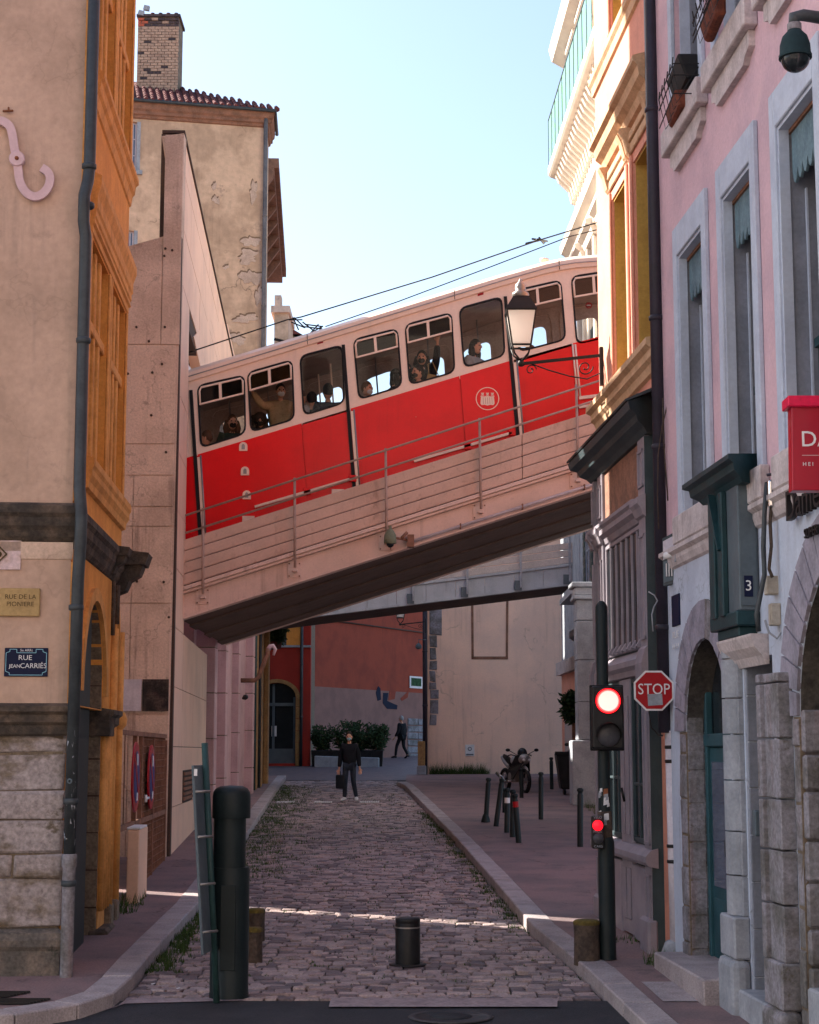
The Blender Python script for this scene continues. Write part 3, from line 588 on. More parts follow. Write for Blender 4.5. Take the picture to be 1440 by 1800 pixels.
mb = MB(); flatbar(mb, smooth(pts), .082, .03, .07); ob('hook', mb, M['pinkmetal'], hk)
mb = MB(); s, z = FF.p(30, 279, .07); mb.lathe(FF.pt(s, z, .02), [(.075, 0), (.078, .06), (.07, .066)], 20, ax=FF.n); ob('boss', mb, M['pinkmetal'], hk)
mb = MB(); mb.lathe(FF.pt(s, z, .08), [(.02, 0), (.02, .02), (.01, .03)], 10, ax=FF.n); ob('bolt', mb, M['rustpipe'], hk)
# plates on the front wall
def plate(name, label, cat, x0, y0, x1, y1, mat, n=.0, th=.02, fr=FF, bev=.004):
    a = fr.p(x0, y1, n + th); b = fr.p(x1, y0, n + th)
    t = thing(name, label, cat, fr.pt((a[0] + b[0]) / 2, (a[1] + b[1]) / 2, n)); mb = MB(); mb.fb(fr, min(a[0], b[0]), max(a[0], b[0]), a[1], b[1], n, n + th); ob('plate', mb, mat, t, bev=bev)
    return t, min(a[0], b[0]), max(a[0], b[0]), a[1], b[1], n + th
t, a, b, c, d, n = plate('street_sign', 'dark blue enamel street name sign on the beige corner wall', 'street sign', 7, 1139, 85, 1189, M['navy'])
def ftext(t, name, s, fr, sc, zc, n, size, mat, sx=1.0, rev=False): return text(name, s, size, mat, t, fr.pt(sc, zc, n + .0015), fr.e * (-1 if rev else 1), (0, 0, 1), ext=.0015, sx=sx)
ftext(t, 'lettering', '5e ARRt', FF, (a + b) / 2, d - .024, n, .034, M['white']); ftext(t, 'lettering', 'RUE', FF, (a + b) / 2 - .01, d - .095, n, .066, M['white'], 1.1)
ftext(t, 'lettering', 'JEAN', FF, a + .098, d - .175, n, .048, M['white']); ftext(t, 'lettering', 'CARRIÉS', FF, b - .135, d - .172, n, .066, M['white'])
mb = MB(); i_ = .014; w_ = .005
cs, cz, co = (a + b) / 2, (c + d) / 2, .035
P = [(a + i_ + co, c + i_), (b - i_ - co, c + i_), (b - i_ - co, c + i_ + co * .6), (b - i_, c + i_ + co), (b - i_, d - i_ - co), (b - i_ - co, d - i_ - co * .6), (b - i_ - co, d - i_), (cs + .09, d - i_), (cs + .09, d - .047), (cs - .09, d - .047), (cs - .09, d - i_), (a + i_ + co, d - i_), (a + i_ + co, d - i_ - co * .6), (a + i_, d - i_ - co), (a + i_, c + i_ + co), (a + i_ + co, c + i_ + co * .6)]
for (x0, z0), (x1, z1) in zip(P, P[1:] + P[:1]): mb.bar(FF.pt(x0, z0, n + .001), FF.pt(x1, z1, n + .001), .005, .002, up=FF.n)
ob('border_line', mb, pm('pale_blue_line', (.25, .5, .6), bump=0), t)
t, a, b, c, d, n = plate('stone_plaque', 'ochre stone plaque with worn dark lettering above the blue street sign', 'plaque', -3, 1034, 71, 1083, M['plaque'], th=.035, bev=.008)
ftext(t, 'lettering', 'RUE DE LA', FF, (a + b) / 2 + .01, d - .085, n, .062, M['letters_dark']); ftext(t, 'lettering', 'PIONIERE', FF, (a + b) / 2 + .01, d - .155, n, .062, M['letters_dark'])
t, a, b, c, d, n = plate('relief_panel', 'pale pink square relief panel with a diamond under the black cornice', 'panel', -20, 945, 38, 1001, pm('pale_pink_tile', (.62, .48, .48), (.5, .36, .3), 8, spots=.4, spcol=(.4, .22, .1), sps=6), th=.02)
mb = MB(); s, z = FF.p(-2, 974, n); 
for k in range(4):
    a0, a1 = math.pi / 2 * k, math.pi / 2 * (k + 1); mb.bar(FF.pt(s + .075 * math.cos(a0), z + .075 * math.sin(a0), n + .006), FF.pt(s + .075 * math.cos(a1), z + .075 * math.sin(a1), n + .006), .014, .012, up=FF.n)
mb.lathe(FF.pt(s, z, n), [(.03, 0), (.03, .012), (.0, .02)], 12, ax=FF.n, cap=False); ob('diamond', mb, M['letters_dark'], t)
# small hardware on the wall
mb = MB(); s, z = FF.p(15, 196, 0); mb.tube(FF.pt(s - .05, z, .01), FF.pt(s + .05, z - .01, .05), .012, seg=6); mb.tube(FF.pt(s, z + .04, 0), FF.pt(s + .01, z - .02, .06), .01, seg=6)
ob('rusty_bracket', mb, M['rustpipe'], label='small rusty iron bracket on the beige wall above the pink hook', cat='bracket')
# ------------------------------------------------------------------ gate, low wall
yg0, yg1 = 20.5, 27.6
gt = thing('metal_gate', 'brown metal mesh gate between the orange house and the concrete portal', 'gate', LF.pt(sY(LF, 24), gz(24) + .1))
sA, sB = sY(LF, 20.52), sY(LF, 27.3)
gzt = lambda s: 2.98 - (s - sA) * .012
posts = [sA + .05, sY(LF, 22.8), sY(LF, 23.55), sY(LF, 25.2), sB]
for s in posts:
    mb = MB(); mb.fb(LF, s - .03, s + .03, gz(LF.pt(s, 0).y) + .1, gzt(s) - .03, -.06, 0); ob('gate_post', mb, M['timber'], gt, bev=.004)
mb = MB(); mb.fb(LF, sA, sB, 2.9, 2.96, -.055, -.005); mb.fb(LF, sA, sB, 1.72, 1.79, -.055, -.005); ob('gate_rail', mb, M['timber'], gt)
mb = MB(); mb.fb(LF, posts[2], sB, .85, 1.72, -.045, -.03); mb.fb(LF, posts[2], sB, 1.79, 2.9, -.045, -.03); ob('gate_sheet', mb, pm('brown_gate_sheet', (.13, .075, .045), (.10, .06, .035), 3, bump=.3), gt)
mb = MB()
for s in [posts[2] + .1 * i for i in range(1, int((sB - posts[2]) / .1))]: mb.fb(LF, s - .004, s + .004, .86, 2.9, -.03, -.022)
for i in range(1, 21): mb.fb(LF, posts[2], sB, .86 + .1 * i, .868 + .1 * i, -.03, -.021)
ob('mesh_infill', mb, M['timber'], gt, kind='stuff')
mb = MB()
for i in range(3):
    s = sA + .35 * (i + 1); mb.fb(LF, s - .008, s + .008, 1.8, 2.9, -.035, -.02)
ob('thin_bars', mb, M['timber'], gt, kind='stuff')
mb = MB(); P = [LF.pt(s, gz(20) , 0) for s in (0,)]
lw = thing('low_wall', 'short tan rendered wall in front of the gate with a pale coping', 'wall', LF.pt(sY(LF, 21.9), .8))
mb = MB(); mb.fb(LF, sY(LF, 21.75), sY(LF, 22.8), .72, 1.72, .01, .16); ob('masonry', mb, M['panel'], lw, bev=.012)
mb = MB(); mb.fb(LF, sY(LF, 21.75), sY(LF, 22.6), 1.722, 1.75, -.0, .17); ob('coping', mb, M['white'], lw, bev=.006)
for i, (px_, lab) in enumerate(((241, 'round red and blue no-parking sign on the gate, nearer one by the low wall'), (268, 'round red and blue no-parking sign on the gate, farther one by the concrete portal'))):
    s, z = LF.p(px_, 1366, .05); t = thing('no_parking_sign', lab, 'road sign', LF.pt(s, z, .04), 'no-parking signs on the gate'); r = .45
    mb = MB(); mb.lathe(LF.pt(s, z, .02), [(r, 0), (r, .02), (r * .99, .024)], 40, ax=LF.n); ob('red_disc', mb, M['signred'], t)
    mb = MB(); mb.lathe(LF.pt(s, z, .046), [(r * .74, 0), (r * .74, .002)], 40, ax=LF.n); ob('blue_field', mb, M['signblue'], t)
    mb = MB()
    for a in ((.52, .52), ): mb.bar(LF.pt(s - a[0] * r * 1.1, z + a[1] * r * 1.1, .051), LF.pt(s + a[0] * r * 1.1, z - a[1] * r * 1.1, .051), .11, .004, up=LF.n)
    ob('diagonal_bar', mb, M['signred'], t)
    mb = MB(); mb.fb(LF, s - .07, s + .07, z + .15, z + .3, .055, .058); mb.fb(LF, s - .05, s + .1, z - .3, z - .2, .055, .058); ob('white_sticker', mb, M['white'], t)
s, z = LF.p(259, 1403, .05); mb = MB(); mb.tube(LF.pt(s - .2, z, .05), LF.pt(s + .2, z, .05), .018, seg=8); mb.tube(LF.pt(s - .2, z - .05, .05), LF.pt(s - .2, z + .05, .05), .02, seg=8)
ob('gate_latch', mb, M['white'], gt)
# added unseen walls left of view; their slot shapes the sun strip
yb = thing('sun_slot_wall', 'tall plain unseen wall added behind the gate to cut the sun to a strip', 'wall', (-8.4, 25.5, .8))
mb = MB(); mb.box(-7.6, -7.0, 25.28, 40, .3, 14.3); ob('far_slot_wall', mb, M['conc'], yb); mb = MB(); mb.box(-7.6, -7.0, 20.6, 23.5, .3, 24); mb.box(-7.6, -7.0, 23.5, 24.66, .3, 14.3); ob('near_slot_wall', mb, M['conc'], yb)
# ------------------------------------------------------------------ concrete portal
tp = thing('funicular_portal', 'tall concrete funicular portal with pink panelled side wall at the left', 'portal', (-4.2, 28, .9))
PF = FY(28.0)
xs = [PF.p(x, y)[0] for x, y in ((287, 415),)][0]
mb = MB(); mb.ext([(-9.5, 28.03, .4), (-3.93, 28.03, .4), (-3.86, 28.03, 13.17), (-4.24, 28.03, 13.12), (-4.14, 28.03, 12.5), (-4.16, 28.03, 11.35), (-4.85, 28.03, 11.15), (-9.5, 28.03, 10.6)], (0, .32, 0)); ob('concrete_slab', mb, M['conc'], tp)
zr = [Y(250, y, 28).z for y in (1530, 1390, 1255, 1200, 1060, 925, 890, 835, 780, 605)] + [11.1]
cx = [-9.5, -7.2, -5.6, -4.58, -3.93]
for i in range(len(zr) - 1):
    cs_ = cx if i not in (7, 8, 9) else [-9.5, -7.2, -5.6, -3.93]
    for x0, x1 in zip(cs_, cs_[1:]):
        z1 = zr[i + 1] - .012
        if i == len(zr) - 2 and x1 == -3.93: x1 = -4.18
        mb = MB(); mb.box(x0 + .006, x1 - (.006 if x1 < -3.95 else 0), 28.0 + random.uniform(0, .006), 28.03, zr[i] + .006, z1); ob('concrete_panel', mb, M['conc'], tp)
mb = MB(); mb.box(-4.17, -3.87, 28.0, 28.03, zr[-2] + .0, 13.13); ob('concrete_panel', mb, M['conc'], tp)
mb = MB()
for px_, py in ((262, 600), (285, 640), (268, 655), (240, 575), (290, 575), (218, 795), (292, 795), (225, 657), (266, 730), (297, 1085), (288, 1023), (241, 1022), (303, 440), (291, 437), (289, 450)):
    q = Y(px_, py, 28); mb.lathe((q.x, 27.985, q.z), [(.022, 0), (.022, .02)], 8, ax=(0, 1, 0))
ob('formwork_hole', mb, M['joint'], tp, kind='stuff')
mb = MB(); mb.box(-3.92, -3.87, 28.05, 28.2, .9, 13.1); ob('shadow_gap', mb, M['joint'], tp)
a = Y(207, 1250, 27.97); b = Y(249, 1194, 27.97); t = thing('poster', 'torn white poster on the concrete wall above the gate', 'poster', (a.x, 27.97, a.z)); mb = MB(); mb.box(a.x, b.x, 27.975, 27.99, a.z, b.z); ob('sheet', mb, M['whitepipe'], t)
a = Y(249, 1250, 27.97); b = Y(297, 1194, 27.97); mb = MB(); mb.box(a.x + .01, b.x, 27.97, 27.985, a.z, b.z)
ob('dark_poster', mb, pm('charred_poster', (.025, .022, .02), (.09, .065, .055), 4, fine=.4, bump=.6), label='blackened square poster on the concrete wall beside the white one', cat='poster')
# panelled side wall on the street line
ys = [28.1, 30.15, 32.7, 35.3, 37.9, 40.5, 43.1, 46.8]; zt = 13.2; rowsz = [.8 + .985 * i for i in range(14)]; rowsz[-1] = zt
mb = MB(); mb.wall(LF, [(sY(LF, 28.1), .6), (sY(LF, 36.6), .6), (sY(LF, 36.6), 4.55), (sY(LF, 30.15), 4.55), (sY(LF, 30.15), 10.3), (sY(LF, 46.8), 10.3), (sY(LF, 46.8), zt - .02), (sY(LF, 28.1), zt - .02)], [], .35, n=-.02); ob('core_wall', mb, M['joint'], tp)
for i in range(13):
    z0, z1 = rowsz[i], rowsz[i + 1]
    for y0, y1 in zip(ys, ys[1:]):
        if y0 > 30:
            if z1 < 4.9:
                if y0 > 36: continue
                y1 = min(y1, 36.6)
            elif z0 < 10.2: continue
        mb = MB(); mb.fb(LF, sY(LF, y0) + .006, sY(LF, y1) - .006, z0 + .006, z1 - .006, -.02, random.uniform(-.002, .002)); ob('wall_panel', mb, M['panel'], tp)
zb = rowsz[10]
for pl in ([(341, 592), (369, 560), (369, 634), (353, 648)], [(371, 562), (400, 570), (415, 634), (388, 637)]):
    q = [LF.p(x, y, 0) for x, y in pl]; mb = MB(); mb.ext([LF.pt(s, z, 0) for s, z in q], LF.n * -.2); ob('wall_panel', mb, M['panel'], tp, label='slanted panel end above the tram opening')
mb = MB(); mb.fb(LF, sY(LF, 28.1), sY(LF, 46.8), zt, zt + .05, -.36, .03); ob('wall_coping', mb, M['joint'], tp)
s0, z0 = LF.p(320, 1411, 0); s1, z1 = LF.p(337, 1352, 0)
t = thing('wall_vent', 'slatted dark metal vent low in the panelled portal wall', 'vent', LF.pt(s0, z0, 0)); mb = MB(); mb.fb(LF, s0, s1, z0, z1, .001, .02); ob('frame', mb, M['joint'], t)
for i in range(6): mb = MB(); zz = z0 + .04 + i * (z1 - z0 - .04) / 6; mb.fb(LF, s0 + .04, s1 - .04, zz, zz + .05, .02, .045); ob('slat', mb, M['timber'], t)
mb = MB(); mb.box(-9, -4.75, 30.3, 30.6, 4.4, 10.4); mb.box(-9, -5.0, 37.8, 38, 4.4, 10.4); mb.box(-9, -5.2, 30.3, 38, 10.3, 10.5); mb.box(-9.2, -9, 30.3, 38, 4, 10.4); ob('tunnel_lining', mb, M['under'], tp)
# ------------------------------------------------------------------ pilastered house past the bridge
ph = thing('pilastered_house', 'house with lilac stone pilasters on the left beyond the bridge', 'building', (-4.6, 41, gz(41)))
mb = MB(); mb.add([(-4.62, 36.65, .9), (-4.36, 46, .9), (-4.36, 46, 9), (-4.62, 36.65, 9)], [(0, 1, 2, 3)]); mb.box(-7, -4.63, 36.65, 46, .9, 9); ob('house_wall', mb, M['lilac'], ph)
for (y, xa, xb) in ((37.0, -4.62, -4.20), (39.9, -4.62, -4.27), (42.9, -4.6, -4.27), (45.6, -4.6, -4.16)):
    z = gz(y) + .1; k = 0
    while z < 8.4:
        h = .98 if k else .7; mb = MB(); mb.box(xa, xb, y, y + .5, z + .006, z + h - .012); ob('pilaster_block', mb, M['lilac'], ph, bev=.012); z += h; k += 1
    mb = MB(); mb.box(xa, xb - .015, y + .01, y + .49, gz(y), 8.4); ob('pilaster_core', mb, M['mortar'], ph)
lh = thing('narrow_tan_house', 'narrow tan house with arched door and several pipes beyond the lilac pilasters', 'building', (-4.4, 51, gz(51)))
HF = Fr(-4.42, 46.1, .02, 1, 1)
mb = MB(); mb.wall(HF, rect(0, 5.2, 1.2, 9.5), [arch(.75, 1.5, 1.6, 3.6, 4.2), rect(2.3, 2.9, 3.9, 6.2), arch(3.4, 4.7, 1.6, 4.2, 5.2)], .4); ob('house_wall', mb, M['archstone'], lh)
mb = MB(); mb.fb(HF, 0, 5.2, 1.2, 9.5, -2.5, -.41); ob('inner_mass', mb, M['mortar'], lh)
for s in (1.9, 3.15, 4.95): mb = MB(); mb.fb(HF, s - .16, s + .16, 1.4, 9.4, 0, .14); ob('pilaster', mb, M['archstone'], lh, bev=.02)
for s, m_, r, lab in ((.3, M['whitepipe'], .06, 'pale blue-white downpipe just beyond the lilac pilasters'), (1.3, M['postgreen'], .05, 'dark green downpipe beyond the pale blue-white one'), (2.6, M['pipe'], .045, 'grey downpipe farthest along the tan house')):
    q = HF.pt(s, 1.6, .12); downpipe(lab, q.x, q.y, gz(q.y) + .1, 9.2, r, m_, (3, 5), group='downpipes of the tan house')
hb = thing('hook_bracket', 'bent metal arm with a pale hook sticking out over the left pavement', 'hook', (-4.3, 43.3, 5))
q = [Y(x, y, 43.4) for x, y in ((418, 1196), (448, 1196), (455, 1190), (470, 1150), (472, 1140))]; mb = MB(); mb.path(q, .062, 8); ob('arm', mb, M['timber'], hb)
q = [Y(x, y, 43.4) for x, y in ((472, 1142), (475, 1136), (480, 1135), (484, 1141), (481, 1152))]; mb = MB(); mb.path(q, [.062, .06, .055, .05, .03], 8); ob('hook', mb, M['pinkmetal'], hb)
q = Y(427, 1228, 43); mb = MB(); mb.lathe(q, [(.03, 0), (.07, .08), (.06, .14), (0, .16)], 10, ax=(.6, -.5, .3)); ob('wall_lamp', mb, M['black'], label='small black wall spotlight under the bent hook arm', cat='lamp')
# ------------------------------------------------------------------ tall house behind, left
th_ = thing('tall_ochre_house', 'tall peeling ochre house with a dark red tiled roof behind the portal', 'building', (-8, 54, gz(54)))
FH = Fr(-4.70, 54, 1, .2, 1); HS = Fr(-4.70, 54, -.0528, 1, 1)
w1 = (FH.p(226, 310)[0], FH.p(239, 310)[0], FH.p(236, 300)[1], FH.p(236, 214)[1]); w2 = (FH.p(222, 432)[0], FH.p(235, 432)[0], FH.p(230, 440)[1] - 1, FH.p(230, 405)[1])
mb = MB(); mb.wall(FH, rect(-11, 0, 1, 23.5), [rect(*w1), rect(*w2)], .4); ob('gable_wall', mb, M['farwall'], th_)
mb = MB(); mb.fb(FH, -11, -.02, 1, 23.4, -6.5, -.41); ob('inner_mass', mb, M['mortar'], th_)
mb = MB(); mb.fb(HS, 0, 1.8, 1, 23.5, -.35, 0); ob('street_wall', mb, M['farwall'], th_)
for w_ in (w1, w2):
    window(th_, FH, *w_, -.12, M['whitepipe'], M['glass_blue'], 2, 3, bar=.02)
    mb = MB(); mb.fb(FH, w_[0] - .2, w_[1] + .2, w_[2] - .14, w_[2] - .01, -.05, .14); mb.fb(FH, w_[1], w_[1] + .12, w_[2], w_[3], .0, .02); ob('window_sill', mb, M['palestone'], th_)
mould(th_, 'eave_frieze', FH, -11, 0, [(0, 23.05), (.06, 23.07), (.08, 23.15), (.14, 23.18), (.14, 23.28), (.2, 23.34), (.24, 23.62), (0, 23.7)], M['timber'], 0, 1)
mould(th_, 'side_eave', HS, 0, 1.8, [(0, 23.05), (.06, 23.07), (.08, 23.15), (.14, 23.18), (.14, 23.28), (.2, 23.34), (.22, 23.5), (0, 23.55)], M['timber'], 1, 0)
mb = MB(); mb.path([FH.pt(-11, 23.62, .3), FH.pt(.26, 23.55, .3), HS.pt(1.8, 23.5, .28)], .06, 10); ob('gutter', mb, M['pipe'], th_)
e0, e1 = FH.pt(-11, 23.62, .28), FH.pt(.24, 23.58, .28); r0, r1 = FH.pt(-11, 25.75, -3.6), FH.pt(-3.6, 25.75, -3.6); e2 = HS.pt(1.8, 23.58, .26)
mb = MB(); mb.add([e0, e1, r1, r0, e2], [(0, 1, 2, 3), (1, 4, 2)]); ob('roof_deck', mb, M['rooftile'], th_)
mb0 = MB(); mb0.path([(0, 0, 0), (0, 0, .46)], [.085, .072], 6, up=(0, 1, 0)); tile_me = mb0.mesh('roof_tile', M['rooftile'])
nd = (r1 - Vector((r1.x, 0, 0)))
up_ = (r0 - e0); up_.normalize(); exd = (e1 - e0).normalized(); nrm = exd.cross(up_)
for i in range(46):
    s = 11.3 - i * .225
    if s < 3.9: continue
    for j in range(9):
        o_ = e0 + exd * s + up_ * (.4 * j - .05) + nrm * .02
        lim = (11.35 - s) * 1.05
        if .4 * j > lim + .2: break
        o = bpy.data.objects.new('roof_tile', tile_me); COL.objects.link(o); o.parent = th_; o.matrix_parent_inverse = wmat(th_).inverted()
        m4 = Matrix(((exd.x, nrm.x, up_.x, o_.x), (exd.y, nrm.y, up_.y, o_.y), (exd.z, nrm.z, up_.z, o_.z + random.uniform(-.01, .01)), (0, 0, 0, 1))); o.matrix_basis = m4
ch = thing('brick_chimney', 'broad old brick chimney with sooty top and small pots on the tiled roof', 'chimney', (-8.6, 55.6, 24.5))
ca, cb_ = Y(240, 150, 55.4), Y(313, 150, 55.4); x0, x1 = ca.x, cb_.x; zc0, zc1 = 24.2, Y(280, 30, 55.4).z
mb = MB(); mb.box(x0 + .02, x1 - .02, 55.42, 56.5, zc0, zc1); ob('core', mb, M['mortar'], ch)
z = zc0; r_ = 0; bm_ = {}
while z < zc1 - .05:
    x = x0 - (.11 if r_ % 2 else 0)
    while x < x1 - .04:
        a, b = max(x, x0), min(x + .225, x1); top = z > zc1 - .42
        mat = M['brickdark'] if (top and random.random() < .75 and x > x0 + .2) else (M['brickred'] if top and x < x0 + .25 else (M['brickdark'] if random.random() < .07 else M['brick']))
        if b - a > .04: mb = MB(); mb.box(a + .006, b - .008, 55.4 - random.uniform(0, .012) - (.03 if z > zc1 - .2 else 0), 55.44, z + .006, z + .088); ob('brick', mb, mat, ch)
        x += .235
    z += .1; r_ += 1
mb = MB(); mb.box(x0 - .04, x1 + .04, 55.34, 56.6, zc1, zc1 + .09); ob('chimney_cap', mb, M['brickdark'], ch)
for i in range(4):
    mb = MB(); mb.lathe((x0 + .45 + i * .27, 55.7, zc1 + .09), [(.10, 0), (.10, .1), (.07, .18)], 8); ob('chimney_pot', mb, M['rooftile'] if i % 2 == 0 else M['brickdark'], ch)
an = thing('chimney_lamp', 'small tilted floodlight cluster on the left corner of the brick chimney', 'floodlight', (x0 + .1, 55.4, zc1)); mb = MB()
for d in (-.1, .08): mb.hexa([Vector((x0 + .2 + d + a_, 55.4 + b_, zc1 + .22 + c_ + d)) for a_, b_, c_ in ((-.1, -.1, -.06), (.1, -.1, -.1), (.1, .02, -.1), (-.1, .02, -.06), (-.06, -.1, .1), (.12, -.1, .06), (.12, .02, .06), (-.06, .02, .1))])
mb.tube((x0 + .15, 55.45, zc1), (x0 + .2, 55.4, zc1 + .25), .015, seg=6); ob('lamp_heads', mb, M['palestone'], an)
downpipe('dark downpipe on the street corner of the tall ochre house', FH.pt(-.05, 0, .1).x, FH.pt(-.05, 0, .12).y, 6, 23.5, .07, pm('old_zinc_pipe', (.16, .15, .15), (.11, .10, .10), 3), (20, 17, 14), group=None)
h2 = thing('stepped_back_house', 'ochre house with overhanging timber eave beyond the tall ochre house', 'building', HS.pt(12, 2))
mb = MB(); mb.fb(HS, 12, 28, 1, 26, -6, -.85); ob('house_wall', mb, M['farwall'], h2); mb = MB(); mb.fb(HS, 2.2, 11.99, 1, 14, -9, -.6); ob('sun_block_wing', mb, M['mortar'], h2)  # second block: hidden mass added to keep sun off the far street
mb = MB(); mb.fb(HS, 12, 28, 25.6, 25.9, -3, -.1); mb.fb(HS, 12, 28, 25.9, 26.3, -3, .08); ob('eave', mb, M['timber'], h2)
for s in (12, 14, 16, 18, 20, 22, 24): mb = MB(); mb.mould(HS, s, s + .2, [(-.9, 24.6), (-.7, 24.7), (-.12, 25.5), (-.12, 25.6), (-.9, 25.6)]); ob('eave_bracket', mb, M['timber'], h2)
for s in (13, 16.5, 20):
    for z in (12, 15.5, 19, 22): window(h2, HS, s, s + 1.2, z, z + 2, -.83, M['palestone'], M['glass_blue'], 2, 2, cas=.1)
fh = thing('far_rooftop_house', 'distant low plastered rooftop block seen just above the tram roof', 'building', (-7, 100, 3))
a, b = Y(482, 600, 100), Y(507, 550, 100); mb = MB(); mb.box(a.x, b.x, 100, 104, 3, b.z); ob('block', mb, M['farwall'], fh); mb = MB(); mb.box(a.x - .2, b.x + .1, 99.8, 104.2, b.z, b.z + .4); mb.box(a.x, a.x + .4, 100, 101, b.z, b.z + 1.1); ob('parapet', mb, M['conc'], fh)
a, b = Y(508, 600, 105), Y(530, 574, 105); fh2 = thing('far_tiled_house', 'tiny distant house with a reddish roof beside the rooftop block', 'building', (-7, 105, 3)); mb = MB(); mb.box(a.x, b.x, 105, 108, 3, b.z - .5); ob('block', mb, M['mortar'], fh2); mb = MB(); mb.ext([(a.x - .2, 105, b.z - .4), (b.x + .2, 105, b.z - .9), (b.x + .2, 105, b.z - .6), (a.x - .2, 105, b.z + .1)], (0, 3, 0)); ob('roof', mb, M['rooftile'], fh2)

rr3 = random.Random(19)
flake = pm('exposed_pale_render', (.56, .42, .33), (.42, .31, .24), 2.5, fine=.15, bump=.6, bs=10); fshadow = pm('plaster_edge_shadow', (.20, .13, .085), bump=.5)
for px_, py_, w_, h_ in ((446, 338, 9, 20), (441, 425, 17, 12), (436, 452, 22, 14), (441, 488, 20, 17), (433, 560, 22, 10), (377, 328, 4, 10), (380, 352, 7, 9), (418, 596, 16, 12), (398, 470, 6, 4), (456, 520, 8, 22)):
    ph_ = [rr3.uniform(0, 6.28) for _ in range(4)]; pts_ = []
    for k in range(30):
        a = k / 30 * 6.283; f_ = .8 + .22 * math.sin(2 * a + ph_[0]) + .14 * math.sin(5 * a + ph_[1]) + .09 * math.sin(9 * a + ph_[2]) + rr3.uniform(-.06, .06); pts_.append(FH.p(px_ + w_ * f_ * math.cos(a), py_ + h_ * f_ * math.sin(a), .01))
    mb = MB(); mb.ext([FH.pt(s_ - .02, z_ + .055, .012) for s_, z_ in pts_], FH.n * -.03); o = ob('edge_shadow', mb, fshadow, th_)  # dark offset shape: broken plaster edge with its shadow painted in
    mb = MB(); mb.ext([FH.pt(s_, z_, .018) for s_, z_ in pts_], FH.n * -.03); ob('peeled_patch', mb, flake, th_)
# ------------------------------------------------------------------ first bridge (funicular)
br = thing('funicular_bridge', 'pinkish steel funicular bridge climbing to the right over the street', 'bridge', (-.5, 30, gz(30)))
BX0, BX1 = -4.05, 9.0; bs = .318; bt = lambda x: 6.39 + bs * (x + 3.98)       # top edge of the fascia
def bslab(mb, h0, h1, y0, y1, x0=BX0, x1=BX1):
    return mb.hexa([(x0, y0, bt(x0) + h0), (x1, y0, bt(x1) + h0), (x1, y1, bt(x1) + h0), (x0, y1, bt(x0) + h0), (x0, y0, bt(x0) + h1), (x1, y0, bt(x1) + h1), (x1, y1, bt(x1) + h1), (x0, y1, bt(x0) + h1)])
for y0, yo in ((29.94, 1), (37.4, -1)):
    for x0, x1 in ((BX0, -.425), (-.415, 2.0), (2.01, BX1)):
        for k in range(4):
            h0_, h1_ = -.205 * (k + 1) + .024, -.205 * k - .0; mb = MB(); ya, yb2 = (y0 + .05, y0 - .03) if yo == 1 else (y0, y0); mb.hexa([(x0, ya, bt(x0) + h0_), (x1, ya, bt(x1) + h0_), (x1, y0 + .1, bt(x1) + h0_), (x0, y0 + .1, bt(x0) + h0_), (x0, yb2, bt(x0) + h1_), (x1, yb2, bt(x1) + h1_), (x1, y0 + .1, bt(x1) + h1_), (x0, y0 + .1, bt(x0) + h1_)]); ob('fascia_strip', mb, M['girder'], br, bev=.008)
mb = MB(); bslab(mb, -.85, -.01, 30.045, 30.11); bslab(mb, -.85, -.01, 37.33, 37.395); ob('fascia_shadow_backing', mb, M['under'], br, kind='stuff')  # dark backing paints in the shadow lines under the fascia ledges
mb = MB(); bslab(mb, -.90, -.83, 29.86, 30.1); bslab(mb, -.955, -.905, 29.90, 30.1); ob('girder_flange', mb, M['girder'], br, bev=.006)
mb = MB(); bslab(mb, -1.36, -.96, 30.0, 30.12); ob('girder_web', mb, M['girder'], br)
mb = MB(); bslab(mb, -1.40, -1.362, 29.93, 30.2); ob('lower_flange', mb, M['girder'], br, bev=.006)
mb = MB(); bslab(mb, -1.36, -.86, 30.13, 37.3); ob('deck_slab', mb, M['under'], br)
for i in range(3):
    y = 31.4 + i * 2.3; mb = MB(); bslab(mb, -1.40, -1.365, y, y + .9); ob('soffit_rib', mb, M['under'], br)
mb = MB(); bslab(mb, -1.37, -.9, 37.31, 37.6); ob('rear_web', mb, M['girder'], br)
for yr in (31.1, 32.6, 34.4, 35.9): mb = MB(); bslab(mb, -.62, -.5, yr, yr + .07); ob('track_rail', mb, M['steel'], br)
mb = MB()
x = .0
mb.tube((.05, 29.9, bt(.05) - 1.31), (BX1, 29.9, bt(BX1) - 1.31), .028, seg=8); ob('conduit', mb, M['whitepipe'], br)
for x in (.9, 2.0, 3.1): mb = MB(); mb.box(x - .012, x + .012, 29.86, 30.0, bt(x) - 1.35, bt(x) - 1.26); ob('conduit_clip', mb, M['timber'], br)
rl = thing('bridge_railing', 'thin two-bar railing on bolted posts along the tram bridge', 'railing', (-.4, 29.8, 6))
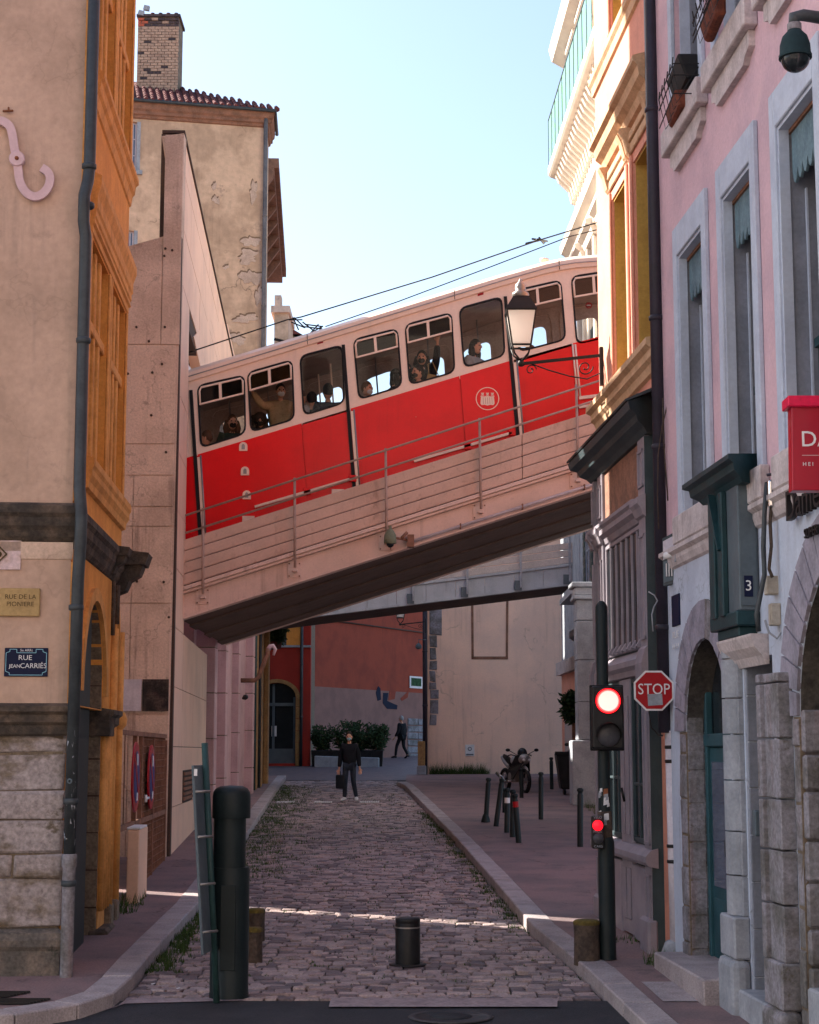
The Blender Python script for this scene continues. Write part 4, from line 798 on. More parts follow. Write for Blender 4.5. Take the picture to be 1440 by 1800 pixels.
for px_, yt, yb_ in ((357, 893, 1045), (518, 840, 998), (678, 788, 950), (843, 735, 895), (1013, 676, 840)):
    a = Y(px_, yt, 29.82); b = Y(px_ + 4, yb_ + 4, 29.82); mb = MB(); mb.tube((a.x, 29.82, a.z), (a.x + .02, 29.86, b.z + .05), .024, seg=8); ob('railing_post', mb, M['rail'], rl)
    mb = MB(); mb.box(a.x - .12, a.x + .12, 29.985, 29.999, b.z - .12, b.z + .16); mb.box(a.x - .02, a.x + .06, 29.84, 29.99, b.z - .02, b.z + .02); ob('base_plate', mb, M['girder'], rl, bev=.003)
    mb = MB()
    for dx, dz in ((-.09, -.09), (.09, -.09), (-.09, .13), (.09, .13)): mb.lathe((a.x + dx, 29.985, b.z + dz), [(.014, 0), (.014, .02)], 6, ax=(0, -1, 0))
    ob('bolts', mb, M['timber'], rl, kind='stuff')
for (xa, ya), (xb, yb_) in (((326, 906), (1058, 668)), ((326, 937), (1058, 700))):
    a, b = Y(xa, ya, 29.8), Y(xb, yb_, 29.8); mb = MB(); d = (b - a) / (b.x - a.x); mb.tube(a, a + d * 12, .019, seg=8); ob('handrail', mb, M['rail'], rl)
fl = thing('bridge_floodlight', 'greenish bell-shaped floodlight on a small arm fixed to the bridge girder', 'floodlight', Y(690, 945, 29.8))
c = Y(686, 950, 29.7); mb = MB(); mb.lathe(c, [(.085, -.06), (.11, -.05), (.11, .02), (.10, .10), (.06, .17), (.03, .2), (.02, .26)], 16); ob('lamp_shade', mb, pm('dull_olive_enamel', (.16, .18, .12), bump=.1), fl)
mb = MB(); mb.ball(c - Vector((0, 0, .06)), .07, 10, 6); ob('bulb', mb, M['glass_dark'], fl)
mb = MB(); mb.tube(c + Vector((.05, .05, .06)), c + Vector((.36, .2, .02)), .022, seg=8); mb.box(c.x + .3, c.x + .42, 29.8, 29.99, c.z - .1, c.z + .12); mb.tube(c + Vector((.2, .1, .05)), c + Vector((.3, .1, .16)), .03, seg=8); ob('arm', mb, M['timber'], fl)
# ------------------------------------------------------------------ tram
TY, TY2 = 30.72, 33.25
tr = thing('funicular_tram', 'red and cream funicular tram full of passengers climbing the bridge', 'tram', (-.5, 31.9, 7))
TF = FY(TY); TB = FY(TY2)
pA, pB = Y(350, 798, TY), Y(807, 661, TY); tm = (pB.z - pA.z) / (pB.x - pA.x)
def zl(x): return pA.z + tm * (x - pA.x) - (max(0, x - 1.6) ** 2) * .012
qa, qb = Y(612, 600, TY), Y(630, 838, TY); kx = (qb.x - qa.x) / (qb.z - qa.z)
def Q(x, h): return (x + kx * h, zl(x) + h)      # x on the red line, h above it
def rx(px): return Y(px, 798 - (px - 350) * .2998, TY).x
XL, XR = -5.6, 4.3
def toQ(px, py):
    q = Y(px, py, TY); x = q.x
    for _ in range(6): x = q.x - kx * (q.z - zl(x))
    return x, q.z - zl(x)
wins = [((346, 677), (431, 658), (433, 763), (352, 789), 1), ((434, 654), (515, 631), (519, 738), (440, 761), 1), ((526, 625), (603, 605), (607, 709), (533, 732), 0),
        ((620, 596), (700, 576), (708, 680), (630, 704), 1), ((711, 570), (795, 548), (801, 655), (719, 678), 1), ((806, 541), (883, 520), (889, 626), (815, 648), 0),
        ((903, 510), (987, 491), (996, 598), (911, 620), 1), ((1003, 485), (1085, 473), (1090, 588), (1013, 607), 1)]
def rloop(c, r=.16, k=4, ins=0.0):
    c = [Vector((*p, 0)) for p in c]; cen = sum(c, Vector()) / 4
    if ins: 
        c = [p + ((c[(i + 1) % 4] - p).normalized() + (c[i - 1] - p).normalized()) * ins for i, p in enumerate(c)]
    o = []
    for i, p in enumerate(c):
        a = p + (c[i - 1] - p).normalized() * r; b = p + (c[(i + 1) % 4] - p).normalized() * r
        for j in range(k + 1):
            t = j / k if k else .5; q = a * (1 - t) ** 2 + p * 2 * t * (1 - t) + b * t * t; o.append((q.x, q.y))
    return o
wl = []
for w_ in wins:
    c = []
    for (px_, py) in (w_[3], w_[2], w_[1], w_[0]): x, h = toQ(px_, py); c.append(Q(x, h))
    wl.append((c, w_[4]))
roofpx = [(300, 665), (333, 655), (720, 537), (880, 488), (957, 466), (985, 460), (1010, 456), (1052, 453), (1100, 452)]
rpts = [Y(a, b, TY + .15) for a, b in roofpx]; rpts[0] = Vector((XL, 0, rpts[1].z + (XL - rpts[1].x) * .303))
def rz_(x):
    for a, b in zip(rpts, rpts[1:]):
        if a.x <= x <= b.x: return a.z + (b.z - a.z) * (x - a.x) / (b.x - a.x)
    return rpts[-1].z
xsR = [XL] + [p.x for p in rpts[1:]]
outer = [(XL, zl(XL)), (XR - .1, zl(XR - .1))] + [(p.x, p.z - .17) for p in reversed(rpts)]
for fr, yy, nm in ((TF, TY, 'upper_side'), (TB, TY2, 'far_upper_side')):
    mb = MB(); mb.wall(fr, outer, [rloop(c) for c, _ in wl], .05 if yy == TY else -.05); ob(nm, mb, M['cream'], tr)
lowc = lambda c: [c[0], c[1], (c[1][0] + (c[2][0] - c[1][0]) * .8, c[1][1] + (c[2][1] - c[1][1]) * .8), (c[0][0] + (c[3][0] - c[0][0]) * .8, c[0][1] + (c[3][1] - c[0][1]) * .8)]
shr = lambda c: [(c[0][0] + (.12 if k in (0, 3) else -.12) + (x - c[0][0]), z) for k, (x, z) in enumerate(lowc(c))]
mb = MB(); mb.wall(TB, outer, [rloop(shr(c)) for c, _ in wl], .02, n=.03); ob('inner_lining', mb, M['tramint'], tr)
bx = [XL, rx(347), rx(531), rx(616), rx(808), rx(902), rx(1006), XR]
seams = list(zip(bx, bx[1:]))
for i, (a, b) in enumerate(seams):
    mb = MB(); l = [Q(a + .008, -2.0), Q(b - .008, -2.0), Q(b - .008, -.004), Q(a + .008, -.004)]; st = -1.62 if i in (2, 5) else -2.0
    l = [Q(a + .008, st), Q(b - .008, st), Q(b - .008, -.004), Q(a + .008, -.004)]
    mb.ext([(x, TY - (.0 if i in (2, 5) else .012), z) for x, z in l], (0, .04, 0)); ob('red_side_panel', mb, M['red'], tr, bev=.004)
mb = MB(); l = [Q(XL, -2.1), Q(XR, -2.1), Q(XR, -.0), Q(XL, -.0)]; mb.ext([(x, TY + .045, z) for x, z in l], (0, .02, 0)); mb.ext([(x, TY2, z) for x, z in l], (0, .03, 0)); ob('body_shell', mb, M['red'], tr)
mb = MB(); l = [Q(XL, -.98), Q(XR, -.98), Q(XR, -.92), Q(XL, -.92)]; mb.ext([(x, TY + .07, z) for x, z in l], (0, 2.4, 0)); ob('tram_floor', mb, M['tramint'], tr)
mb = MB(); P0 = [(x, TY + .06, rz_(x) - .26) for x in xsR] ; n_ = len(P0); mb.add(P0 + [(x, TY2 - .03, z) for x, _, z in P0], [(i, i + 1, i + 1 + n_, i + n_) for i in range(n_ - 1)]); ob('ceiling', mb, M['tramint'], tr)
prof = [(TY - .05, -.21), (TY - .06, -.13), (TY - .045, -.045), (TY + .05, .02), (TY + .3, .10), (TY + 1.25, .17), (TY2 - .3, .10), (TY2 + .05, -.02), (TY2 + .06, -.2), (TY2, -.22), (TY, -.22)]
mb = MB(); xs_ = xsR[:2] + [xsR[1] + (xsR[2] - xsR[1]) * i / 6 for i in range(1, 6)] + xsR[2:]; k = len(prof)
mb.add([(x, y, rz_(x) + dz) for x in xs_ for y, dz in prof], [(i * k + j, i * k + (j + 1) % k, (i + 1) * k + (j + 1) % k, (i + 1) * k + j) for i in range(len(xs_) - 1) for j in range(k)])
ob('roof', mb, M['cream'], tr)
mb = MB()
for a, b in zip(xs_, xs_[1:]): mb.bar((a, TY - .062, rz_(a) - .125), (b, TY - .062, rz_(b) - .125), .02, .02)
ob('roof_gutter', mb, M['steel'], tr)
for x in (rx(540), rx(800), rx(985)):
    mb = MB(); mb.bar((x, TY - .055, rz_(x) - .20), (x - .01, TY - .05, rz_(x) - .01), .012, .02); ob('roof_joint', mb, M['joint'], tr)
# windows: gasket, hopper bars, pane
for i, (c, hop) in enumerate(wl):
    o = rloop(c); q = rloop(c, .14, ins=.032); mb = MB(); n_ = len(o)
    mb.add([(x, TY - .012, z) for x, z in o] + [(x, TY - .012, z) for x, z in q] + [(x, TY + .02, z) for x, z in o] + [(x, TY + .03, z) for x, z in q],
           [(j, (j + 1) % n_, (j + 1) % n_ + n_, j + n_) for j in range(n_)] + [(j, (j + 1) % n_, (j + 1) % n_ + 2 * n_, j + 2 * n_) for j in range(n_)] + [(j + n_, (j + 1) % n_ + n_, (j + 1) % n_ + 3 * n_, j + 3 * n_) for j in range(n_)])
    f = ob('window_gasket', mb, M['rubber'], tr)
    mb = MB(); v = [(x, TY + .03, z) for x, z in q]; mb.add(v, tessellate_polygon([[Vector(p) for p in v]])); ob('pane', mb, M['tramglass'], f)
    v = [(x, TY2 - .02, z) for x, z in rloop(c, .14, ins=.01)]; mb = MB(); mb.add(v, tessellate_polygon([[Vector(p) for p in v]])); ob('far_pane', mb, M['tramglass'], tr)
    C4 = [Vector((*p, 0)) for p in rloop(c, 0, k=0, ins=.045)]  # BL BR TR TL
    L_ = lambda u, v_: (C4[0].lerp(C4[1], u)).lerp(C4[3].lerp(C4[2], u), v_)
    if hop:
        mb = MB(); T3 = lambda u, v_, y=TY - .016: Vector((L_(u, v_).x, y, L_(u, v_).y))
        mb.path([T3(.0, .69), T3(.0, .93), T3(.05, .985), T3(.95, .985), T3(1, .93), T3(1, .69)], .02, 6); mb.bar(T3(-.01, .7), T3(1.01, .7), .045, .03); mb.bar(T3(.48, .7), T3(.48, .99), .05, .03)
        ob('hopper_frame', mb, M['cream'], f)
        mb = MB()
        for u0, u1 in ((.02, .46), (.5, .98)): v = [T3(u0, .72, TY + .02), T3(u1, .72, TY + .02), T3(u1, .97, TY + .02), T3(u0, .97, TY + .02)]; mb.add(v, [(0, 1, 2, 3)])
        ob('hopper_pane', mb, glassy('smoked_glass%d' % i, (.16, .155, .15), .03), f)
# door gaps and posts
for px_ in (347, 616, 902):
    x = rx(px_) - .02
    mb = MB(); mb.bar((Q(x - .02, -1.95)[0], TY - .02, Q(x, -1.95)[1]), (Q(x - .02, 1.2)[0], TY - .02, Q(x, 1.2)[1]), .06, .03, up=(0, 1, 0)); ob('door_seal', mb, M['rubber'], tr)
    mb = MB(); mb.bar((Q(x + .045, -1.75)[0], TY - .03, Q(x, -1.75)[1]), (Q(x + .045, -.05)[0], TY - .03, Q(x, -.05)[1]), .05, .04, up=(0, 1, 0)); ob('door_post', mb, M['cream'], tr)
    mb = MB(); mb.tube((Q(x + .085, -1.72)[0], TY - .05, Q(x, -1.72)[1]), (Q(x + .085, -.02)[0], TY - .05, Q(x, -.02)[1]), .016, seg=8); ob('grab_rail', mb, M['steel'], tr)
    mb = MB(); mb.box(Q(x + .03, -1.9)[0] - .06, Q(x + .03, -1.9)[0] + .12, TY - .05, TY, Q(x, -1.86)[1], Q(x, -1.72)[1]); ob('post_foot', mb, M['cream'], tr, bev=.01)
x = rx(1006); mb = MB(); mb.tube((Q(x, -1.0)[0], TY - .04, Q(x, -1.0)[1]), (Q(x, -.03)[0], TY - .04, Q(x, -.03)[1]), .018, seg=8); mb.tube((Q(x + .05, -1.0)[0], TY - .04, Q(x, -1.0)[1]), (Q(x + .05, -.03)[0], TY - .04, Q(x, -.03)[1]), .018, seg=8); ob('cab_grab_rails', mb, M['cream'], tr, kind='stuff')
def strip(name, a, b, w_, m_, y=TY - .05, par=tr, d=.05): A, B = Y(*a, y), Y(*b, y); mb = MB(); mb.bar(A, B, d, w_); return ob(name, mb, m_, par, bev=.004)
strip('step_rail', (448, 891), (630, 838), .045, M['cream']); strip('step_rail', (728, 811), (900, 761), .05, M['cream']); strip('step_rail', (1018, 716), (1065, 709), .05, M['cream']); strip('cab_step', (1018, 700), (1065, 694), .06, M['cream'])
strip('lower_skirt_line', (335, 962), (1060, 733), .03, M['signred'])
for px_, py in ((540, 863), (620, 841), (822, 784), (900, 760)): A = Y(px_, py, TY - .06); mb = MB(); mb.box(A.x - .07, A.x + .07, TY - .075, TY, A.z - .06, A.z + .06); ob('step_bracket', mb, M['red'], tr, bev=.01)
for px_, py in ((428, 785), (431, 828), (434, 870), (437, 912), (594, 865)):
    A = Y(px_, py, TY - .02); w_, h_ = (.075, .08) if px_ < 436 else (.11, .05)
    mb = MB(); lp = arch(A.x - w_, A.x + w_, A.z - h_, A.z + h_ * .1, A.z + h_, 8) if px_ < 436 else rect(A.x - w_, A.x + w_, A.z - h_, A.z + h_)
    mb.ext([(x_, TY - .045, z_) for x_, z_ in lp], (0, .04, 0)); o = ob('climbing_step', mb, M['cream'], tr, bev=.006)
    if px_ < 436: mb = MB(); mb.ext([(x_, TY - .048, z_) for x_, z_ in arch(A.x - .03, A.x + .03, A.z - .055, A.z, A.z + .045, 8)], (0, .003, 0)); ob('step_slot', mb, M['steel'], o)
for px_, py, m_, w_ in ((438, 637, M['signred'], .1), (563, 602, M['signred'], .055), (845, 517, M['signred'], .055)):
    A = Y(px_, py, TY - .01); mb = MB(); dz = w_ * tm; mb.ext([(A.x - w_, TY - .006, A.z - .022 - dz), (A.x + w_, TY - .006, A.z - .022 + dz), (A.x + w_, TY - .006, A.z + .022 + dz), (A.x - w_, TY - .006, A.z + .022 - dz)], (0, .004, 0)); ob('roof_label', mb, m_, tr)
# emblem
e = Y(857, 701, TY); mb = MB(); n_ = 40; r1_, r2_ = .215, .20
mb.add([(e.x + r * math.cos(2 * math.pi * i / n_), TY - .016, e.z + r * math.sin(2 * math.pi * i / n_)) for r in (r1_, r2_) for i in range(n_)], [(i, (i + 1) % n_, (i + 1) % n_ + n_, i + n_) for i in range(n_)])
em = ob('city_emblem', mb, M['cream'], tr)
mb = MB(); 
P = [(-.13, .05), (-.12, .03), (-.13, -.09), (-.11, -.12), (-.05, -.115), (0, -.13), (.05, -.115), (.11, -.12), (.13, -.09), (.12, .03), (.13, .05), (.06, .04), (0, .05), (-.06, .04)]
mb.ext([(e.x + a, TY - .017, e.z + b) for a, b in P], (0, .003, 0))
for dx in (-.09, 0, .09): 
    for a in (-.6, 0, .6): mb.ext([(e.x + dx - .008, TY - .017, e.z + .06), (e.x + dx + .008, TY - .017, e.z + .06), (e.x + dx + .04 * math.sin(a) + .008, TY - .017, e.z + .06 + .05), (e.x + dx + .04 * math.sin(a) - .008, TY - .017, e.z + .06 + .05)], (0, .002, 0))
    mb.ext([(e.x + dx - .03, TY - .0172, e.z + .058), (e.x + dx + .03, TY - .0172, e.z + .058), (e.x + dx + .03, TY - .0172, e.z + .07), (e.x + dx - .03, TY - .0172, e.z + .07)], (0, .002, 0))
ob('crest', mb, M['cream'], em)
mb = MB()
for dx in (-.08, -.04, 0, .04, .08): mb.bar((e.x + dx, TY - .0185, e.z + .02), (e.x + dx + .006, TY - .0185, e.z - .1), .006, .002, up=(0, 1, 0))
ob('crest_lines', mb, M['signred'], em)
# interior
for i, px_ in enumerate((395, 470, 560, 585, 665, 760, 812, 850, 940)):
    x = rx(px_); a, b = Q(x, -.9), Q(x, 1.15); yy = TY + (.9 if i % 2 else 1.5); mb = MB(); mb.tube((a[0], yy, a[1]), (b[0], yy, b[1]), .017, seg=8); ob('grab_pole', mb, M['cream'] if i in (2, 3, 6) else M['steel'], tr)
for px_ in (370, 410, 460, 640, 690, 740, 840, 930, 980):
    x = rx(px_)
    for yy in (TY + .12, TY2 - .75):
        mb = MB(); a = Q(x, -.45); mb.box(a[0] - .22, a[0] + .22, yy, yy + .5, a[1] - .08, a[1]); mb.box(a[0] - .24, a[0] - .17, yy, yy + .5, a[1], a[1] + .55); ob('seat', mb, M['seat'], tr, bev=.03)
mb = MB()
for px_ in (440, 560, 650, 760, 850):
    x = rx(px_); mb.bar((Q(x, 1.1)[0] - .4, TY + .5, rz_(x) - .30 - .12), (Q(x, 1.1)[0] + .4, TY + .5, rz_(x) - .30 + .12), .16, .04)
ob('ceiling_light', mb, M['lampglass'], tr)
sg = thing('no_entry_disc', 'small red no-entry disc seen through the right-hand cab window', 'sign', Y(1035, 537, TY + 1.2)); c = Y(1035, 537, TY + 1.2)
mb = MB(); mb.lathe(c, [(.065, 0), (.065, .01)], 20, ax=(0, -1, 0)); ob('disc', mb, M['signred'], sg); mb = MB(); mb.box(c.x - .04, c.x + .04, c.y - .015, c.y - .01, c.z - .01, c.z + .01); ob('bar', mb, M['white'], sg)
# pantograph and roof bits
pg = thing('pantograph', 'spindly black pantograph frame standing on the tram roof', 'pantograph', Y(540, 590, 32))
def Yp(px, py, y=32.0): return Y(px, py, y)
mb = MB()
for a, b in (((512, 566), (536, 576)), ((508, 562), (532, 562)), ((517, 558), (534, 574)), ((534, 574), (566, 578)), ((536, 570), (568, 574)), ((540, 592), (560, 570)), ((556, 585), (532, 566)), ((525, 580), (515, 558)), ((566, 574), (560, 584)), ((550, 583), (568, 573))): mb.tube(Yp(*a), Yp(*b), .014, seg=5)
for a, b in (((512, 566), (536, 576)), ((534, 574), (566, 578)), ((540, 592), (560, 570))): mb.tube(Yp(*a, 32.7), Yp(*b, 32.7), .014, seg=5)
mb.tube(Yp(536, 576), Yp(536, 576, 32.7), .014, seg=5); mb.tube(Yp(566, 578), Yp(566, 578, 32.7), .014, seg=5); 
ob('frame_tubes', mb, M['black'], pg, kind='stuff')
mb = MB(); mb.bar(Yp(482, 596), Yp(502, 601), .03, .05); ob('base_bar', mb, M['black'], pg)
A = Y(957, 466, 31.5); mb = MB(); mb.lathe(A - Vector((0, 0, .15)), [(.06, 0), (.06, .22), (.09, .23), (.09, .27), (0, .28)], 12); ob('roof_vent', mb, M['cream'], tr)
def wire(label, pts, y, r, grp=None):
    mb = MB(); mb.path([Y(a, b, y) for a, b in pts], r, 5); return ob('catenary_wire', mb, M['black'], label=label, cat='wire', group=grp)
wire('upper overhead tram wire running up to the right across the sky', [(300, 630), (420, 590), (505, 562), (530, 557), (760, 487), (945, 423), (1060, 388)], 32.0, .014)
wire('lower fainter overhead tram wire just above the tram roof', [(572, 574), (700, 530), (860, 470), (1000, 416), (1065, 400)], 34.5, .012)
wl_ = thing('wire_insulators', 'small insulator clamp joining the two overhead wires by the pale balcony house', 'insulator', Y(945, 425, 33)); mb = MB()
for a, b in (((936, 420), (962, 424)), ((925, 428), (950, 422)), ((948, 418), (956, 428))): mb.tube(Y(*a, 32.2), Y(*b, 34), .02, seg=6)
mb.ball(Y(945, 422, 32.2), .035, 8, 6); mb.ball(Y(958, 424, 34), .03, 8, 6); ob('clamp', mb, M['black'], wl_)
# ------------------------------------------------------------------ second bridge
M['parapet'] = pm('beige_grey_board', (.50, .45, .42), (.42, .38, .36), 3, bump=.1)
b2 = thing('footbridge', 'grey riveted bridge behind the tram bridge, lower and flatter', 'bridge', (0, 48, gz(48)))
z2 = lambda x: 6.43 + .124 * (x + 2.72)
def slab2(mb, h0, h1, y0, y1, x0=-7.0, x1=4.62): return mb.hexa([(x0, y0, z2(x0) + h0), (x1, y0, z2(x1) + h0), (x1, y1, z2(x1) + h0), (x0, y1, z2(x0) + h0), (x0, y0, z2(x0) + h1), (x1, y0, z2(x1) + h1), (x1, y1, z2(x1) + h1), (x0, y1, z2(x0) + h1)])
mb = MB(); slab2(mb, 0, .06, 47.93, 48.2); ob('lower_flange', mb, M['grey_girder'], b2)
for i in range(14): x0 = -7 + i * .83; mb = MB(); slab2(mb, .062, .54, 48.0, 48.08, x0, x0 + .822); ob('web_plate', mb, M['grey_girder'], b2, bev=.004)
mb = MB(); slab2(mb, .545, .62, 47.95, 48.2); ob('upper_flange', mb, M['grey_girder'], b2)
for i in range(3): mb = MB(); slab2(mb, .64 + i * .2, .82 + i * .2, 48.06, 48.12); ob('parapet_board', mb, M['parapet'], b2, bev=.006)
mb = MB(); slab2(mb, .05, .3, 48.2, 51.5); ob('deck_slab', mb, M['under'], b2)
for px_ in (727, 822, 916, 1002):
    a = Y(px_, 1045 - (px_ - 727) * .12, 47.9); mb = MB(); mb.box(a.x - .03, a.x + .03, 47.85, 47.92, z2(a.x) + .1, z2(a.x) + 1.9); ob('railing_post', mb, M['palestone'], b2); mb = MB(); mb.box(a.x - .18, a.x + .02, 47.9, 48.0, z2(a.x) + .02, z2(a.x) + .3); ob('post_bracket', mb, M['slate'], b2)
# ------------------------------------------------------------------ people
def skin(name, V, E_, rad, mat, par, root=0, sub=1):
    me = bpy.data.meshes.new(name); me.from_pydata([tuple(v) for v in V], E_, []); me.materials.append(mat)
    o = bpy.data.objects.new(name, me); COL.objects.link(o); o.parent = par
    m = o.modifiers.new('skin', 'SKIN'); m.use_smooth_shade = True
    for i, r in enumerate(rad): me.skin_vertices[0].data[i].radius = r if isinstance(r, tuple) else (r, r)
    me.skin_vertices[0].data[root].use_root = True
    s = o.modifiers.new('sub', 'SUBSURF'); s.levels = sub; s.render_levels = sub; return o
def human(label, loc, rz, cols, pose=None, mask=None, hair='short', group=None, scale=1.0, legs=True, extra=None):
    t = thing('person', label, 'person', loc, group, rz); t.scale = (scale,) * 3
    J = dict(pel=(0, 0, .93), waist=(0, 0, 1.08), chest=(0, .01, 1.28), neck=(0, 0, 1.46), head=(0, .02, 1.56),
             shl=(-.17, 0, 1.41), ell=(-.23, -.01, 1.14), wrl=(-.25, .07, .88), shr=(.17, 0, 1.41), elr=(.23, -.01, 1.14), wrr=(.25, .07, .88),
             hil=(-.09, 0, .9), knl=(-.1, .02, .5), anl=(-.1, -.01, .09), tol=(-.11, .16, .04), hir=(.09, 0, .9), knr=(.1, .02, .5), anr=(.1, -.01, .09), tor=(.11, .16, .04))
    J.update(pose or {}); J = {k: Vector(v) for k, v in J.items()}
    def chain(names, rads, extra_e=None):
        V = [J[n] for n in names]; return V, rads
    names = ['pel', 'waist', 'chest', 'neck', 'head', 'shl', 'ell', 'wrl', 'shr', 'elr', 'wrr', 'hil', 'knl', 'anl', 'tol', 'hir', 'knr', 'anr', 'tor']
    idx = {n: i for i, n in enumerate(names)}; V = [J[n] for n in names]
    rad = [(.13, .10), (.12, .09), (.15, .10), .052, .05, .062, .042, .026, .062, .042, .026, .085, .055, .038, .03, .085, .055, .038, .03]
    E_ = [(0, 1), (1, 2), (2, 3), (3, 4), (2, 5), (5, 6), (6, 7), (2, 8), (8, 9), (9, 10), (0, 11), (11, 12), (12, 13), (13, 14), (0, 15), (15, 16), (16, 17), (17, 18)]
    for side, w_i, e_i in ((-1, 7, 6), (1, 10, 9)):     # hands: palm, four fingers, thumb
        d = (V[w_i] - V[e_i]).normalized(); ac = d.cross(Vector((0, 1, 0)));  ac = ac.normalized() if ac.length > .2 else Vector((1, 0, 0))
        p = len(V); V.append(V[w_i] + d * .06); rad.append((.036, .018)); E_.append((w_i, p))
        for f in range(4):
            o_ = ac * (f - 1.5) * .021; l_ = (.075, .085, .08, .06)[f]; a = len(V)
            V += [V[p] + d * .035 + o_, V[p] + d * (.035 + l_ * .55) + o_ * 1.15 + Vector((0, .006, 0)), V[p] + d * (.035 + l_) + o_ * 1.2 + Vector((0, .02, -.004))]; rad += [.011, .010, .008]; E_ += [(p, a), (a, a + 1), (a + 1, a + 2)]
        a = len(V); V += [V[p] + ac * side * .045 - d * .005, V[p] + ac * side * .06 + d * .035]; rad += [.012, .009]; E_ += [(p, a), (a, a + 1)]
    skin('body', V, E_, rad, M['skin'], t)
    up, lo, sh = cols
    n2 = ['chest', 'waist', 'pel', 'neck', 'shl', 'ell', 'wrl', 'shr', 'elr', 'wrr']; V2 = [J[n] for n in n2]; V2[3] = J['chest'].lerp(J['neck'], .85); V2[6] = J['ell'].lerp(J['wrl'], .93); V2[9] = J['elr'].lerp(J['wrr'], .93); V2[2] = J['pel'] + Vector((0, 0, -.06))
    skin('jacket', V2, [(0, 1), (1, 2), (0, 3), (0, 4), (4, 5), (5, 6), (0, 7), (7, 8), (8, 9)], [(.215, .15), (.195, .14), (.20, .15), .078, .10, .072, .054, .10, .072, .054], up, t)
    if legs:
        n3 = ['pel', 'hil', 'knl', 'anl', 'hir', 'knr', 'anr']; V3 = [J[n] for n in n3]
        skin('trousers', V3, [(0, 1), (1, 2), (2, 3), (0, 4), (4, 5), (5, 6)], [(.14, .115), .10, .072, .055, .10, .072, .055], lo, t)
        for a, b in (('anl', 'tol'), ('anr', 'tor')):
            mb = MB(); d = (J[b] - J[a]); d.z = 0; d.normalize(); mb.path([J[a] - d * .05 - Vector((0, 0, .03)), J[a] + d * .04 - Vector((0, 0, .015)), J[b] + Vector((0, 0, .005)), J[b] + d * .07 - Vector((0, 0, .0))], [.045, .052, .043, .022], 10, flat=.85); ob('shoe', mb, sh, t, local=True)
    hc = J['head'] + Vector((0, .015, .085)); hd = thing_part('head', t)
    mb = MB(); mb.ball(hc, .098, 14, 10, (.78, .95, 1.18)); mb.ball(hc + Vector((0, .02, -.075)), .06, 12, 8, (.85, .95, .75)); mb.path([hc + Vector((0, .088, .015)), hc + Vector((0, .108, -.018)), hc + Vector((0, .092, -.03))], [.010, .016, .010], 8)
    for s_ in (-1, 1): mb.ball(hc + Vector((s_ * .077, 0, -.01)), .022, 8, 6, (.4, .8, 1.2))
    h = ob('head', mb, M['skin'], t, local=True)
    mb = MB()
    for s_ in (-1, 1): mb.ball(hc + Vector((s_ * .031, .082, .012)), .0115, 8, 6)
    ob('eyes', mb, M['maskblack'], h, kind='stuff', local=True)
    mb = MB()
    if mask is None: mb.path([hc + Vector((-.025, .079, -.062)), hc + Vector((0, .088, -.062)), hc + Vector((.025, .079, -.062))], .006, 6); ob('mouth', mb, M['browncloth'], h, local=True)
    else:
        mb.ball(hc + Vector((0, .045, -.05)), .062, 12, 8, (.95, .95, .85)); ob('face_mask', mb, mask, h, local=True)
    hm = M['hair'] if hair in ('short', 'long', 'curly') else M['brownhair'] if hair in ('brown', 'brownlong') else M['greycloth']
    mb = MB(); mb.ball(hc + Vector((0, -.02, .03)), .105, 14, 10, (.82, .95, 1.08) if hair != 'curly' else (1.15, 1.1, 1.2))
    if hair in ('long', 'brownlong', 'curly'):
        for s_ in (-1, 0, 1): mb.path([hc + Vector((s_ * .07, -.04, .03)), hc + Vector((s_ * .095, -.03, -.1)), hc + Vector((s_ * .09, -.01, -.24))], [.05, .058, .03], 8)
    if hair == 'curly':
        rr_ = random.Random(5)
        for _ in range(18): a = rr_.uniform(0, 6.28); mb.ball(hc + Vector((.11 * math.cos(a), -.03 + .06 * math.sin(a), rr_.uniform(-.15, .1))), .04, 6, 5)
    ob('hair', mb, hm, h, local=True)
    return t
def thing_part(n, t): return None
# passengers (floor of the car lies 0.95 m under the red line)
def rider(px, py, dy, rz, label, cols, mask, hair, pose=None, seated=False, scale=1.0):
    dy = min(dy, .34 + dy * .35); scale *= 1.13; c = Y(px, py, TY + dy); hz = 1.63 * scale if not seated else (1.63 - .42) * scale
    ps = dict(pose or {})
    base = dict(knl=(-.11, .10, .72), anl=(-.1, -.06, .58), tol=(-.1, .02, .55), knr=(.11, .10, .72), anr=(.1, -.06, .58), tor=(.1, .02, .55), wrl=(-.2, .12, .98), wrr=(.2, .12, .98))
    base.update(ps); ps = base
    return human(label, (c.x, c.y, c.z - 1.63 * scale), rz, cols, ps, mask, hair, 'tram passengers', scale, legs=False)
PI = math.pi; SH = M['rubber']; rc = lambda u: (u, M['jeans'], SH)
rider(408, 745, .55, PI + .3, 'long-haired passenger with a black mask in the leftmost tram window', rc(M['greencloth']), M['maskblack'], 'brownlong', seated=True)
rider(366, 772, .6, PI / 2, 'passenger in a blue top low at the left edge of the leftmost tram window', rc(M['navycloth']), None, 'brown', seated=True)
rider(493, 690, .9, PI + .25, 'khaki-jacketed man with raised arm and pale mask in the second tram window', rc(M['khaki']), M['maskwhite'], 'short', dict(elr=(.32, .12, 1.36), wrr=(.5, .15, 1.6)))
rider(457, 742, .5, PI + .1, 'curly-haired passenger with a black mask seated in the second tram window', rc(M['browncloth']), M['maskblack'], 'curly', seated=True)
rider(577, 690, .8, .2, 'passenger in a navy hooded coat turned away in the third tram window', rc(M['navycloth']), None, 'short', scale=1.05)
rider(548, 704, 1.3, -.3, 'dark-haired passenger behind the navy coat in the third tram window', rc(M['darkcloth']), None, 'short')
